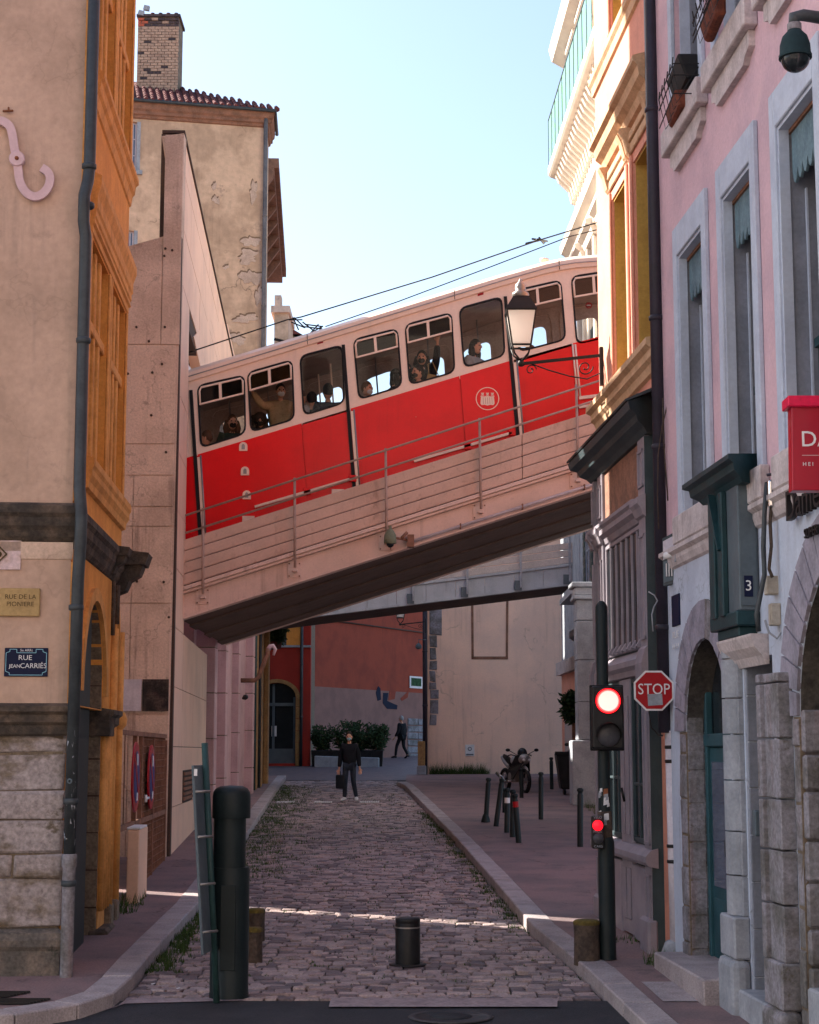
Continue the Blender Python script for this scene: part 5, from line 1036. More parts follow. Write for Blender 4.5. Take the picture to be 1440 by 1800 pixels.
rider(527, 700, 1.5, -.9, 'pink-faced passenger far back at the left of the third tram window', rc(M['greycloth']), None, 'brown')
rider(643, 686, .5, PI + .9, 'brown-haired passenger with a white mask low in the fourth tram window', rc(M['browncloth']), M['maskwhite'], 'brown', seated=True)
rider(694, 664, .9, -1.2, 'passenger with long black hair at the right of the fourth tram window', rc(M['darkcloth']), None, 'long')
rider(742, 632, .6, PI - .1, 'standing passenger waving one hand high in the fifth tram window', rc(M['darkcloth']), M['maskblack'], 'long', dict(ell=(-.25, .12, 1.58), wrl=(-.27, .16, 1.86)))
rider(737, 657, .35, PI - .9, 'seated passenger with a dark mask and tote bag in the fifth tram window', rc(M['navycloth']), M['maskblack'], 'short', seated=True)
rider(716, 655, 1.1, PI, 'passenger in blue at the left edge of the fifth tram window', rc(M['navycloth']), None, 'short', seated=True)
rider(834, 612, .75, -2.2, 'passenger in a grey hoodie leaning in the sixth tram window', rc(M['greycloth']), None, 'long')
rider(934, 622, .6, 2.0, 'pale-sleeved passenger low behind the lantern in the seventh tram window', rc(M['greycloth']), None, 'brown', seated=True)
c = Y(762, 668, TY + .25); tb = thing('tote_bag', 'pale cloth tote bag in the fifth tram window', 'bag', c); mb = MB(); mb.ext([(c.x - .2, c.y, c.z - .25), (c.x + .2, c.y, c.z - .2), (c.x + .12, c.y, c.z + .08), (c.x - .1, c.y, c.z + .12)], (0, .08, 0)); ob('sack', mb, M['plaque'], tb, bev=.02); mb = MB(); mb.path([(c.x - .08, c.y, c.z + .1), (c.x - .1, c.y, c.z + .3), (c.x - .02, c.y, c.z + .35), (c.x + .1, c.y, c.z + .07)], .01, 6); ob('strap', mb, M['plaque'], tb)
# walkers
p = G(614, 1409); wk = human('man in black with a pale blue mask walking down the cobbles with a briefcase', (p.x, p.y, p.z), PI - .1, (M['darkcloth'], M['jeans'], M['white']),
    dict(knl=(-.12, .10, .50), anl=(-.19, .02, .10), tol=(-.21, .17, .05), knr=(.09, .14, .52), anr=(.12, -.02, .09), tor=(.16, .15, .04), wrl=(-.27, .05, .86), wrr=(.26, .03, .84)), M['maskblue'], 'short')
bg_ = thing('briefcase', 'black briefcase hanging from the walking man\'s hand', 'bag', (p.x - .26, p.y, p.z + .35)); mb = MB(); mb.box(p.x - .34, p.x - .12, p.y - .22, p.y + .1, p.z + .33, p.z + .68); ob('case', mb, M['darkcloth'], bg_, bev=.03, seg=2)
mb = MB(); mb.path([(p.x - .23, p.y - .12, p.z + .67), (p.x - .23, p.y - .1, p.z + .76), (p.x - .23, p.y - .0, p.z + .76), (p.x - .23, p.y + .02, p.z + .67)], .012, 6); ob('handle', mb, M['rubber'], bg_)
human('bald man in a dark jacket walking away by the red wall in the distance', (-.33, 74, gz(74)), .9, (M['darkcloth'], M['darkcloth'], SH),
    dict(knl=(-.1, .2, .52), anl=(-.1, .26, .1), tol=(-.1, .42, .06), knr=(.1, -.02, .5), anr=(.1, -.25, .14), tor=(.1, -.12, .04), wrl=(-.26, .15, .9)), None, 'grey', scale=1.03)
# ------------------------------------------------------------------ far end of the street
SF = Fr(-5.9, 66, 1, .0, 1)
sb = thing('arched_shop_house', 'small red house with a wide arched shop window at the street end', 'building', (-4.7, 66, gz(66)))
def A66(px, py): q = Y(px, py, 66); return q.x + 5.9, q.z
a0, ztop = A66(462, 1200); a1, _ = A66(520, 1225); _, zsp = A66(500, 1225); zb_ = A66(500, 1342)[1]
x1 = A66(546, 1200)[0]; zmid = A66(500, 1138)[1]; wq = (A66(502, 1)[0], A66(515, 1)[0], A66(500, 1136)[1], A66(500, 1085)[1])
mb = MB(); mb.wall(SF, rect(-.2, x1, 1.9, zmid), [arch(a0 - .2, a1, zb_, zsp, ztop)], .5); ob('red_wall', mb, M['redwall2'], sb)
mb = MB(); mb.wall(SF, rect(-.2, x1 - .38, zmid + .05, 9.5), [rect(*wq)], .3); ob('orange_wall', mb, M['orange'], sb); mb = MB(); mb.fb(SF, x1 - .38, x1, zmid + .05, 9.5, -.3, .01); ob('red_edge', mb, M['redwall2'], sb)
mb = MB(); mb.fb(SF, -.2, x1, zmid, zmid + .08, 0, .1); ob('ledge', mb, M['palestone'], sb); mb = MB(); mb.box(-16, -3.85, 66.7, 84, 1.5, 15.5); ob('house_body', mb, M['mortar'], sb)
window(sb, SF, *wq, -.1, M['slate'], M['slate'], 2, 1)
ar = arch(a0 - .2, a1, zb_, zsp, ztop, 14)[2:]; c_ = (a0 - .2 + a1) / 2
for i in range(14):
    o_ = lambda p: (c_ + (p[0] - c_) * 1.22, zsp + (p[1] - zsp) * 1.25); q = [ar[i], ar[i + 1], o_(ar[i + 1]), o_(ar[i])]; mb = MB(); mb.ext([SF.pt(x, z, .05) for x, z in q], (0, .2, 0)); ob('voussoir', mb, M['archstone'], sb, bev=.01)
z = zb_ - .1; k = 0
while z < zsp - .1: mb = MB(); mb.fb(SF, a1, a1 + .24, z, min(z + .44, zsp), -.2, .05); ob('jamb_stone', mb, M['archstone'], sb, bev=.015); z += .45; k += 1
mb = MB(); mb.fb(SF, a0 - .4, a1 + .2, zb_, ztop + .1, -.5, -.3); ob('shop_interior', mb, M['glass_dark'], sb)
f = MB(); zc = A66(500, 1238)[1]; zd = A66(500, 1316)[1]
for s in (a0 - .18, A66(492, 1)[0], a1 - .1): f.fb(SF, s, s + .09, zd, zsp if s != A66(492, 1)[0] else ztop - .05, -.28, -.2)
f.fb(SF, a0 - .2, a1, zc - .06, zc + .06, -.28, -.19); f.fb(SF, a0 - .2, a1, zd - .1, zd, -.28, -.18); ob('shop_frame', f, M['slate'], sb)
mb = MB(); mb.fb(SF, a0 - .2, a1, zb_, zd - .1, -.28, -.2); ob('shop_apron', mb, M['slate'], sb)
a = A66(481, 1285); mb = MB(); mb.fb(SF, a[0] - .1, a[0] + .1, a[1] - .2, a[1] + .2, -.27, -.26); ob('window_poster', mb, M['white'], sb)
downpipe('grey downpipe between the red shop house and the big red wall', A66(541, 1)[0] - 5.9, 65.85, gz(66), 9, .06, M['pipe'], (4, 6))
rwf = Fr(-3.75, 69.8, 4.6, 8.6, 1); rw = thing('red_wall_building', 'long brick-red wall with a paler lower band closing the street', 'building', (-2, 72, gz(72)))
def RWp(px, py, n=0): return rwf.p(px, py, n)
zb1 = RWp(640, 1212)[1]; Ln = 9.8
mb = MB(); mb.wall(rwf, rect(-.3, Ln, zb1, 14), [], .5); ob('upper_wall', mb, M['redwall'], rw); mb = MB(); mb.wall(rwf, rect(-.3, Ln, 2, zb1), [], .5, n=.015); ob('lower_band', mb, M['mauve'], rw)
zz = RWp(650, 1100)[1]; mb = MB(); mb.tube(rwf.pt(.3, zz, .06), rwf.pt(Ln, zz, .06), .03, seg=6); ob('wall_cable', mb, M['joint'], rw)
def rwq(pl, name, mat, n=.02): mb = MB(); mb.ext([rwf.pt(*RWp(x, y), n) for x, y in pl], rwf.n * .01); return ob(name, mb, mat, rw)
rwq([(660, 1218), (664, 1206), (668, 1210), (669, 1230), (663, 1232)], 'dark_paint_scar', M['navycloth'])
rwq([(673, 1218), (682, 1218), (680, 1232), (698, 1240), (697, 1247), (680, 1246), (672, 1236)], 'dark_paint_scar', M['navycloth']); rwq([(684, 1214), (695, 1215), (693, 1229), (682, 1231)], 'red_paint_scar', M['redwall']); rwq([(703, 1228), (718, 1214), (716, 1226), (706, 1232)], 'red_paint_scar', M['redwall'])
t = thing('wall_poster', 'framed green and white poster high on the red wall', 'poster', rwf.pt(*RWp(730, 1199), .03)); s, z = RWp(730, 1199); s2 = RWp(719, 1199)[0]; s3 = RWp(741, 1199)[0]; z2_, z1_ = RWp(730, 1189)[1], RWp(730, 1210)[1]
mb = MB(); mb.fb(rwf, s2, s3, z1_, z2_, .02, .05); ob('frame', mb, M['white'], t); mb = MB(); mb.fb(rwf, s2 + .12, s3 - .12, z1_ + .1, z2_ - .08, .05, .056); ob('print', mb, pm('green_print', (.03, .10, .04), (.01, .02, .01), 14, fine=0, bump=0), t)
sd_ = RWp(716, 1290)[0]; zt_ = RWp(730, 1250)[1]
for i in range(6):
    for j in range(2): mb = MB(); mb.stone(rwf, sd_ + j * 1.0, sd_ + j * 1.0 + .96, 2.3 + i * .31, 2.3 + i * .31 + .28, .0, .06, ins=.03, j=.02); ob('blocked_door_stone', mb, M['dirtystone'], rw)
# planters and shrubs
def shrub(x, y, z, r, h, n, mat, par=None, seed=1, lf=.09):
    rr_ = random.Random(seed); mb = MB()
    stems = [(rr_.uniform(-.5, .5) * r, rr_.uniform(-.5, .5) * r, rr_.uniform(.6, 1.1) * h) for _ in range(14)]
    for _ in range(n):
        sx_, sy_, sh_ = rr_.choice(stems); t = rr_.uniform(.12, 1) ** .8; cx_, cy_, cz_ = x + sx_ * (.3 + 1.3 * t) + rr_.gauss(0, r * .13), y + sy_ * (.3 + 1.3 * t) + rr_.gauss(0, r * .13), z + sh_ * t
        a, b = rr_.uniform(0, 6.28), rr_.uniform(-.9, 1.2); l_ = lf * rr_.uniform(.6, 1.3); d = Vector((math.cos(a) * math.cos(b), math.sin(a) * math.cos(b), math.sin(b))); s_ = d.orthogonal().normalized() * l_ * .22
        c0 = Vector((cx_, cy_, cz_)); mb.add([c0, c0 + d * l_ * .5 + s_, c0 + d * l_, c0 + d * l_ * .5 - s_], [(0, 1, 2, 3)])
    return mb, stems
for i, (px_, w_, h_, lab) in enumerate(((567, .55, 1.9, 'leftmost leafy shrub in the dark planter by the shop house'), (605, .7, 2.2, 'tall shrub second from the left in the dark planter row'), (634, .65, 2.1, 'bushy shrub third from the left in the dark planter row'), (664, .6, 1.9, 'loose pale shrub at the right end of the planter row'))):
    b_ = Y(px_, 1325, 66); t = thing('potted_shrub', lab, 'shrub', (b_.x, 66, gz(66)), 'shrubs in the planter row')
    mb, st = shrub(b_.x, 66, gz(66) + .5, w_, h_ * .52, 1100, M['leaf'], seed=i + 3, lf=.16); ob('foliage', mb, M['leaf'], t, kind='stuff')
    mb = MB()
    for sx_, sy_, sh_ in st[:8]: mb.tube((b_.x, 66, gz(66) + .5), (b_.x + sx_ * 1.4, 66 + sy_ * 1.4, gz(66) + .5 + sh_ * .6), .014, .006, 5)
    ob('stems', mb, M['timber'], t, kind='stuff')
    mb = MB(); x0_ = b_.x - .42 if i < 3 else b_.x - .25; x1_ = b_.x + .44 if i < 3 else b_.x + .22; mb.hexa([(x0_ + .04, 65.7, gz(66)), (x1_ - .04, 65.7, gz(66)), (x1_ - .04, 66.3, gz(66)), (x0_ + .04, 66.3, gz(66)), (x0_, 65.65, gz(66) + .62), (x1_, 65.65, gz(66) + .62), (x1_, 66.35, gz(66) + .62), (x0_, 66.35, gz(66) + .62)]); ob('planter', mb, M['black'], t, bev=.02)
lk = thing('low_kerb_wall', 'low pale wall running in front of the planters at the street end', 'wall', (-3, 65, gz(65))); q0, q1 = Y(553, 1341, 65.2), Y(640, 1330, 66); mb = MB(); mb.hexa([(q0.x, 65.0, 2.0), (q1.x + .6, 65.0, 2.0), (q1.x + .6, 65.5, 2.0), (q0.x, 65.5, 2.0), (q0.x, 65.0, 2.52), (q1.x + .6, 65.0, 2.45), (q1.x + .6, 65.5, 2.45), (q0.x, 65.5, 2.52)]); ob('masonry', mb, M['palestone'], lk, bev=.03)
q = Y(485, 1112, 52); t = thing('hanging_plant', 'dark green hanging plant under the bridge at the left', 'plant', (q.x, 52, q.z)); mb, st = shrub(q.x, 52, q.z - .4, .45, .8, 1200, M['leaf'], seed=9, lf=.16); ob('foliage', mb, M['leaf'], t, kind='stuff'); mb = MB(); mb.lathe((q.x, 52, q.z - .5), [(.16, 0), (.2, .22)], 12); ob('pot', mb, M['rooftile'], t); mb = MB(); mb.bar((-4.3, 52, q.z - .5), (q.x, 52, q.z - .5), .04); ob('support', mb, M['iron'], t)
# lantern far
def lantern(t, c, k, glass, arm_to, scroll=True):
    mb = MB(); wt, wb, h = .18 * k, .115 * k, .43 * k
    def fr4(z0, r0, z1, r1, m): b = MB(); b.hexa([(c.x + a * r0, c.y + d * r0, c.z + z0) for a, d in ((-1, -1), (1, -1), (1, 1), (-1, 1))] + [(c.x + a * r1, c.y + d * r1, c.z + z1) for a, d in ((-1, -1), (1, -1), (1, 1), (-1, 1))]); return b
    g_ = fr4(.02 * k, wb * .95, h, wt * .93, 0); ob('glass', g_, glass, t)
    for a, d in ((-1, -1), (1, -1), (1, 1), (-1, 1)): mb.bar((c.x + a * wb, c.y + d * wb, c.z), (c.x + a * wt, c.y + d * wt, c.z + h), .016 * k)
    for zz, r in ((0, wb), (h, wt)):
        for a, d, e_, f_ in ((-1, -1, 1, -1), (1, -1, 1, 1), (1, 1, -1, 1), (-1, 1, -1, -1)): mb.bar((c.x + a * r, c.y + d * r, c.z + zz), (c.x + e_ * r, c.y + f_ * r, c.z + zz), .02 * k)
    ob('cage', mb, M['iron'], t)
    ob('roof', fr4(h + .01 * k, wt * 1.08, h + .19 * k, wt * .52, 0), M['iron'], t)
    mb = MB(); mb.lathe((c.x, c.y, c.z + h + .19 * k), [(.09 * k, 0), (.11 * k, .03 * k), (.10 * k, .06 * k), (.06 * k, .08 * k), (.07 * k, .12 * k), (.065 * k, .16 * k), (.03 * k, .2 * k), (.01 * k, .24 * k)], 14); ob('finial', mb, M['steel'], t)
    mb = MB()
    for a, d in ((-1, -1), (1, -1), (1, 1), (-1, 1)): mb.path([(c.x + a * wb, c.y + d * wb, c.z), (c.x + a * wb * .75, c.y + d * wb * .75, c.z - .1 * k), (c.x, c.y, c.z - .19 * k)], .012 * k, 6)
    mb.lathe((c.x, c.y, c.z - .25 * k), [(.03 * k, 0), (.05 * k, .03 * k), (.03 * k, .07 * k)], 10); ob('stem', mb, M['iron'], t)
    a = Vector((c.x, c.y, c.z - .22 * k)); b = Vector(arm_to); L_ = (b - a).length; d = (b - a).normalized(); mb = MB(); mb.bar(a, b, .03 * k, .035 * k)
    def spiral(c0, r0, tr_, dirn, n_=22): return [c0 + d * (r0 * (1 - .8 * i / n_) * math.cos(dirn * i / n_ * tr_)) + Vector((0, 0, r0 * (1 - .8 * i / n_) * math.sin(dirn * i / n_ * tr_))) for i in range(n_ + 1)]
    mb.path([a + d * .1 * L_, a + d * .35 * L_ - Vector((0, 0, .12 * L_)), a + d * .6 * L_ - Vector((0, 0, .22 * L_)), a + d * .82 * L_ - Vector((0, 0, .28 * L_)), b - Vector((0, 0, .22 * L_)), b - Vector((0, 0, .02))], .008 * k, 6)
    mb.path(spiral(a + d * .12 * L_ - Vector((0, 0, .09 * L_)), .07 * L_, 8, 1), .007 * k, 6); mb.path(spiral(b - d * .2 * L_ - Vector((0, 0, .13 * L_)), .1 * L_, 9, -1), .008 * k, 6)
    mb.box(b.x - .02 if d.x > 0 else b.x - .01, b.x + .02, b.y - .04 * k, b.y + .04 * k, b.z - .38 * k, b.z + .1 * k); ob('bracket', mb, M['iron'], t)
sl, zl_ = RF.p(1057, 628, 0); bpt = RF.pt(sl - .1, zl_, .02); ctr = Y(916, 609, bpt.y)
t = thing('wall_lantern', 'black wall lantern with milky glass on a scrolled bracket in front of the tram', 'street lamp', ctr); lantern(t, ctr, 1.0, M['lampglass'], bpt)
q = Y(704, 1086, 56); t = thing('far_wall_lantern', 'small wall lantern hanging under the grey bridge against the red wall', 'street lamp', q); lantern(t, q, 1.0, M['lampglass'], Y(748, 1093, 56))
q = Y(736, 1136, 57); t = thing('hanging_camera', 'small dark hanging spotlight beside the pink wall corner', 'camera', q); mb = MB(); mb.lathe(q - Vector((0, 0, .1)), [(.04, 0), (.11, .04), (.11, .12), (.04, .2)], 10); ob('lamp_head', mb, M['slate'], t); mb = MB(); mb.path([q + Vector((0, 0, .1)), q + Vector((0, 0, .22)), q + Vector((.26, 0, .22))], .015, 6); ob('arm', mb, M['slate'], t)
# soft pink end wall
pk = thing('soft_pink_house', 'blank soft pink plastered end wall behind the motorcycle', 'building', (3, 57.6, gz(57)))
KF = Fr(.62, 57.4, 4.8, .5, 1)
def KP(px, py, n=0): return KF.p(px, py, n)
Lk_ = 5.05; zlow = KP(900, 1255)[1]
mb = MB(); mb.wall(KF, rect(0, Lk_, 1.5, 12), [], .5); ob('plaster_wall', mb, M['softpink'], pk); mb = MB(); mb.fb(KF, .06, Lk_ + .3, 1.5, 11.8, -1.2, -.51); ob('inner_mass', mb, M['mortar'], pk)
for pl in ([(828, 1040), (832, 1040), (833, 1158), (829, 1158)], [(890, 1040), (894, 1040), (893, 1158), (889, 1158)], [(829, 1154), (893, 1154), (893, 1159), (829, 1159)]):
    mb = MB(); mb.ext([KF.pt(*KP(x, y), .001) for x, y in pl], KF.n * .012); ob('blocked_window_groove', mb, M['timber'], pk)
rr2 = random.Random(11)
for y0, y1, w_ in ((1062, 1116, 20), (1118, 1138, 12), (1139, 1160, 10), (1162, 1178, 12), (1180, 1198, 9), (1199, 1212, 11), (1214, 1228, 16), (1231, 1254, 13), (1256, 1274, 11)):
    s0, z0 = KP(756, y1); s1, z1 = KP(756 + w_, y0); mb = MB(); mb.stone(KF, max(.0, s0), s1, z0, z1, -.02, .03, ins=.02, j=.03); ob('quoin_stone', mb, M['dirtystone'], pk)
t, a, b, c, d, n = plate('wall_notice', 'small white notice with a dark emblem low on the pink wall', 'notice', 818, 1309, 834, 1329, M['white'], fr=KF)
mb = MB(); mb.lathe(KF.pt((a + b) / 2, (c + d) / 2 + .05, n), [(.07, 0), (.07, .003), (.045, .003)], 12, ax=KF.n, cap=False); mb.fb(KF, a + .03, b - .03, c + .03, c + .07, n, n + .003); ob('print', mb, M['slate'], t)
q = KF.pt(-.12, 0, .15); downpipe('dark downpipe at the left corner of the soft pink wall', q.x, q.y, gz(57) + .1, 9, .08, M['pipe2'], (4.2, 6))
q = G(741, 1362, .1); t = thing('narrow_planter', 'narrow wooden planter box at the foot of the dark downpipe', 'planter', q); mb = MB(); mb.box(q.x - .12, q.x + .12, q.y - .1, q.y + .1, q.z, q.z + 1.1); ob('box', mb, M['archstone'], t, bev=.02); mb = MB(); mb.box(q.x - .16, q.x + .16, q.y - .14, q.y + .14, q.z, q.z + .3); ob('foot', mb, M['palestone'], t, bev=.02)
# ------------------------------------------------------------------ white balcony house, right of the bridge
wh = thing('white_balcony_house', 'sunlit white ornate house with long green-screened balcony behind the tram', 'building', (4.8, 44, gz(44)))
WF = Fr(5.35, 41, -.028, 1, -1); sE = sY(WF, 50.6)
def WP(px, py, n=0): return WF.p(px, py, n)
zB1 = WP(975, 292, .6)[1]; zB0 = zB1 - .3
cols_ = [(sE - 2.15, sE - 1.15), (sE - 4.5, sE - 3.4), (sE - 7, sE - 5.9), (1.0, 2.0)]
holes = [rect(a, b, z0, z1) for a, b in cols_ for z0, z1 in ((13.6, 16.9), (zB1 + .3, zB1 + 2.9))] 
mb = MB(); mb.wall(WF, rect(-3, sE, 10.5, 25.6), holes, .4); ob('upper_wall', mb, M['whitehouse'], wh)
mb = MB(); mb.fb(WF, -3, sE, .5, 10.5, -.4, 0); ob('lower_wall', mb, M['palestone'], wh)
mb = MB(); mb.fb(WF, -3, sE - .01, .5, 25.5, -6, -.42); ob('inner_mass', mb, M['mortar'], wh)
for a, b in cols_:
    for z0, z1 in ((13.6, 16.9), (zB1 + .3, zB1 + 2.9)):
        window(wh, WF, a, b, z0, z1, -.25, M['whitehouse'], M['glass_blue'], 2, 3, bar=.03)
        mb = MB(); mb.fb(WF, a - .22, a, z0, z1, 0, .12); mb.fb(WF, b, b + .22, z0, z1, 0, .12); ob('window_jambs', mb, M['whitehouse'], wh, bev=.02); mb = MB(); mb.mould(WF, a - .35, b + .35, [(0, z1), (.14, z1 + .02), (.2, z1 + .2), (.34, z1 + .3), (.34, z1 + .42), (0, z1 + .5)]); ob('window_hood', mb, M['whitehouse'], wh)
    for i in range(10): mb = MB(); s = a + (b - a) * (i + .5) / 10; mb.bar(WF.pt(s, 13.62, .05), WF.pt(s, 14.5, .05), .02); ob('railing_bar', mb, M['teal'], wh)
mb = MB(); mb.mould(WF, -3, sE, [(0, 12.9), (.1, 12.95), (.16, 13.1), (.24, 13.15), (.24, 13.4), (0, 13.5)]); mb.mould(WF, -3, sE, [(0, 11.6), (.1, 11.65), (.2, 12.1), (0, 12.2)]); ob('string_course', mb, M['whitehouse'], wh)
def whm(s0, s1, prof, name, mat=M['whitehouse']): mb = MB(); mb.mould(WF, s0, s1, prof, 0, 0); return ob(name, mb, mat, wh)
whm(-3, sE + .4, [(0, 17.4), (.15, 17.45), (.2, 17.7), (.4, 17.85), (.45, 18.05), (0, 18.1)], 'lower_cornice')
whm(-3, sE + .3, [(0, zB0 - .5), (.2, zB0 - .45), (.3, zB0 - .15), (.72, zB0), (.78, zB0 + .06), (.78, zB1), (0, zB1)], 'balcony_slab')
s = sE
while s > 0: mb = MB(); mb.mould(WF, s - .16, s, [(0, zB0 - 1.0), (.12, zB0 - .95), (.2, zB0 - .6), (.5, zB0 - .3), (.62, zB0 - .05), (0, zB0 - .05)]); ob('balcony_bracket', mb, M['whitehouse'], wh, bev=.01); s -= .42
s = sE + .2
while s > 0: mb = MB(); mb.fb(WF, s - .1, s, 17.15, 17.44, 0, .16); ob('dentil', mb, M['whitehouse'], wh); s -= .24
rail = MB(); rail.fb(WF, -2, sE + .28, zB1 + 1.5, zB1 + 1.54, .72, .77); ob('balcony_rail', rail, M['iron'], wh)
s = sE + .28; k = 0
while s > 0: mb = MB(); mb.fb(WF, s - .88, s - .03, zB1 + .02, zB1 + 1.48, .74, .755); ob('balcony_screen', mb, M['screen'], wh); mb = MB(); mb.fb(WF, s - .03, s, zB1, zB1 + 1.5, .72, .77); ob('balcony_post', mb, M['iron'], wh); s -= .9
whm(-3, sE + .5, [(0, 23.3), (.2, 23.4), (.25, 23.9), (.6, 24.1), (.7, 24.5), (0, 24.6)], 'upper_cornice')
sA_, zA_ = WP(1003, 40, .3); aw = [(sE - 1.3 + .95 * math.cos(math.pi * k / 16), 21.9 + .95 * math.sin(math.pi * k / 16)) for k in range(17)]; mb = MB(); mb.ext([WF.pt(s_, z_, .02) for s_, z_ in aw], WF.n * .45); ob('round_awning', mb, pm('teal_awning', (.12, .33, .38), bump=.1), wh)
mb = MB()
rr_ = random.Random(4)
for _ in range(26): a = rr_.uniform(.3, 2.8); c0 = Y(1003, 38, 49.5); mb.add([c0, c0 + Vector((-math.cos(a) * .03, 0, .03)), c0 + Vector((-abs(math.cos(a)) * .38 - .05, rr_.uniform(-.2, .2), math.sin(a) * .3))], [(0, 1, 2)])
ob('roof_weed', mb, M['grass'], wh, kind='stuff')
# storeys seen under the bridge
for (px0, px1, y0, y1) in ((1020, 1034, 985, 1040), (1008, 1018, 970, 1048)):
    pass
zW = 6.3; swf = [(sE - 2.6, sE - 1.6), (1.3, 2.4), (3.6, 4.7)]
for a, b in swf:
    window(wh, WF, a, b, 7.2, 9.6, .04, M['palestone'], M['glass_blue'], 2, 2)
    for s_, s2_ in ((a - .5, a - .02), (b + .02, b + .5)):
        sh = MB(); sh.fb(WF, s_, s2_, 7.2, 9.6, .0, .05); o = ob('shutter', sh, M['postgreen'], wh)
        for i in range(9): mb = MB(); mb.fb(WF, s_ + .05, s2_ - .05, 7.3 + i * .25, 7.3 + i * .25 + .14, .05, .065); ob('louvre', mb, M['postgreen'], o)
    mb = MB(); mb.mould(WF, a - .5, b + .5, [(0, 6.6), (.1, 6.7), (.3, 6.95), (.3, 7.1), (0, 7.15)]); ob('window_sill', mb, M['palestone'], wh)
whm(-3, sE, [(0, 5.7), (.1, 5.75), (.2, 5.9), (.35, 6.0), (.35, 6.2), (0, 6.3)], 'shop_cornice', M['palestone'])
for i in range(9):
    mb = MB(); mb.bar(WF.pt(3.2 + i * .0, 6.6 + i * .3, .1), WF.pt(3.2, 6.62 + i * .3, .42), .03, .03); ob('step_iron', mb, M['iron'], wh)
pl_ = thing('stone_pilaster', 'pale grey stone pilaster with moulded cap beside the bin at the shopfront corner', 'pilaster', (4.2, 41.3, gz(41))); zc = gz(41) + .1; k = 0
for h, xo in ((1.55, .16), (.9, 0), (1.0, 0), (.95, 0), (.5, 0)):
    mb = MB(); mb.box(4.02 - xo, 4.75, 41 - xo * .5, 41.7, zc + .004, zc + h - .01); ob('pilaster_block', mb, M['palestone'], pl_, bev=.04 if k == 0 else .015, seg=2); zc += h; k += 1
mb = MB(); mb.box(3.94, 4.8, 40.92, 41.8, zc, zc + .1); mb.box(3.98, 4.8, 40.96, 41.8, zc + .1, zc + .3); mb.box(3.9, 4.8, 40.88, 41.8, zc + .3, zc + .42); ob('capital', mb, M['palestone'], pl_, bev=.02)
mb = MB(); mb.box(4.05, 4.8, 41.05, 46, zc + .42, 6.6); ob('entablature', mb, M['palestone'], pl_)
rd = thing('red_shopfront', 'narrow red-framed shopfront strip beyond the pale pilaster', 'shopfront', (4.4, 52, gz(52))); mb = MB(); mb.fb(WF, 9.65, 14.5, 1.2, 5.1, -.3, .02); ob('shop_wall', mb, M['salmon'], rd); mb = MB(); mb.fb(WF, 10.2, 13.5, 1.9, 4.3, .02, .06); ob('shop_window', mb, M['glass_blue'], rd); mb = MB(); mb.fb(WF, 9.7, 14.5, 5.1, 5.5, -.3, .2); ob('fascia', mb, M['sillstone'], rd); mb = MB(); mb.fb(WF, 9.7, 14.5, 5.5, 11, -.3, 0); ob('upper_wall', mb, M['palestone'], rd)
q = Y(1000, 1250, 50); t = thing('climbing_plant', 'green climbing plant on a wooden post beside the pale pilaster', 'plant', (q.x + .1, 50, gz(50))); mb, st = shrub(q.x + .12, 50, q.z - .4, .4, .9, 900, M['leaf'], seed=21, lf=.2); ob('foliage', mb, M['leaf'], t, kind='stuff'); mb = MB(); mb.box(q.x + .1, q.x + .4, 50, 50.2, gz(50), q.z - .1); ob('post', mb, M['timber'], t)
# ------------------------------------------------------------------ plaza furniture
def bollard(px0, yt, px1, yb_, lab, stick=None, foot=False):
    b = G(px1, yb_, .12); Yb = b.y; a = Y(px0, yt, Yb); t = thing('bollard', lab, 'bollard', b, 'thin dark street bollards'); mb = MB(); r = .052 * (1 if yb_ > 1400 else 1)
    d = (a - b); L_ = d.length; mb.lathe(b, [(r, -.02), (r, L_ - .12), (r * .8, L_ - .1), (r * .8, L_ - .07), (r * 1.15, L_ - .05), (r * 1.1, L_ - .02), (r * .6, L_), (0, L_)], 12, ax=d); ob('post', mb, M['darkgreen'], t)
    if foot: mb = MB(); mb.lathe(b, [(r * 1.9, 0), (r * 1.7, .06), (r, .16)], 12); ob('foot', mb, M['darkgreen'], t)
    if stick: mb = MB(); c = b + d * stick[0]; mb.lathe(c, [(r * 1.03, -.05), (r * 1.03, .05)], 12, ax=d, cap=False); ob('sticker', mb, stick[1], t)
bollard(859, 1367, 854, 1445, 'thin bollard with a flared foot, leftmost on the right pavement', foot=True)
bollard(883, 1368, 872, 1452, 'thin bollard leaning to the right at its top, second from the left')
bollard(888, 1385, 887, 1428, 'thin bollard half hidden in the middle of the bollard cluster')
bollard(892, 1385, 891, 1463, 'thin bollard with a pale sticker in the cluster', (.72, M['white']))
bollard(902, 1388, 901, 1471, 'straight thin bollard behind the leaning one with the red sticker')
bollard(905, 1395, 912, 1481, 'thin bollard leaning left with a red sticker near its top', (.78, M['signred']))
bollard(951, 1357, 951, 1440, 'single straight bollard to the right of the motorcycle')
bollard(969, 1331, 970, 1387, 'far thin bollard nearest the pink wall')
bollard(917, 1350, 917, 1402, 'thin bollard hidden behind the motorcycle wheel')
bollard(1020, 1385, 1020, 1488, 'nearest thin bollard beside the grey shopfront corner')
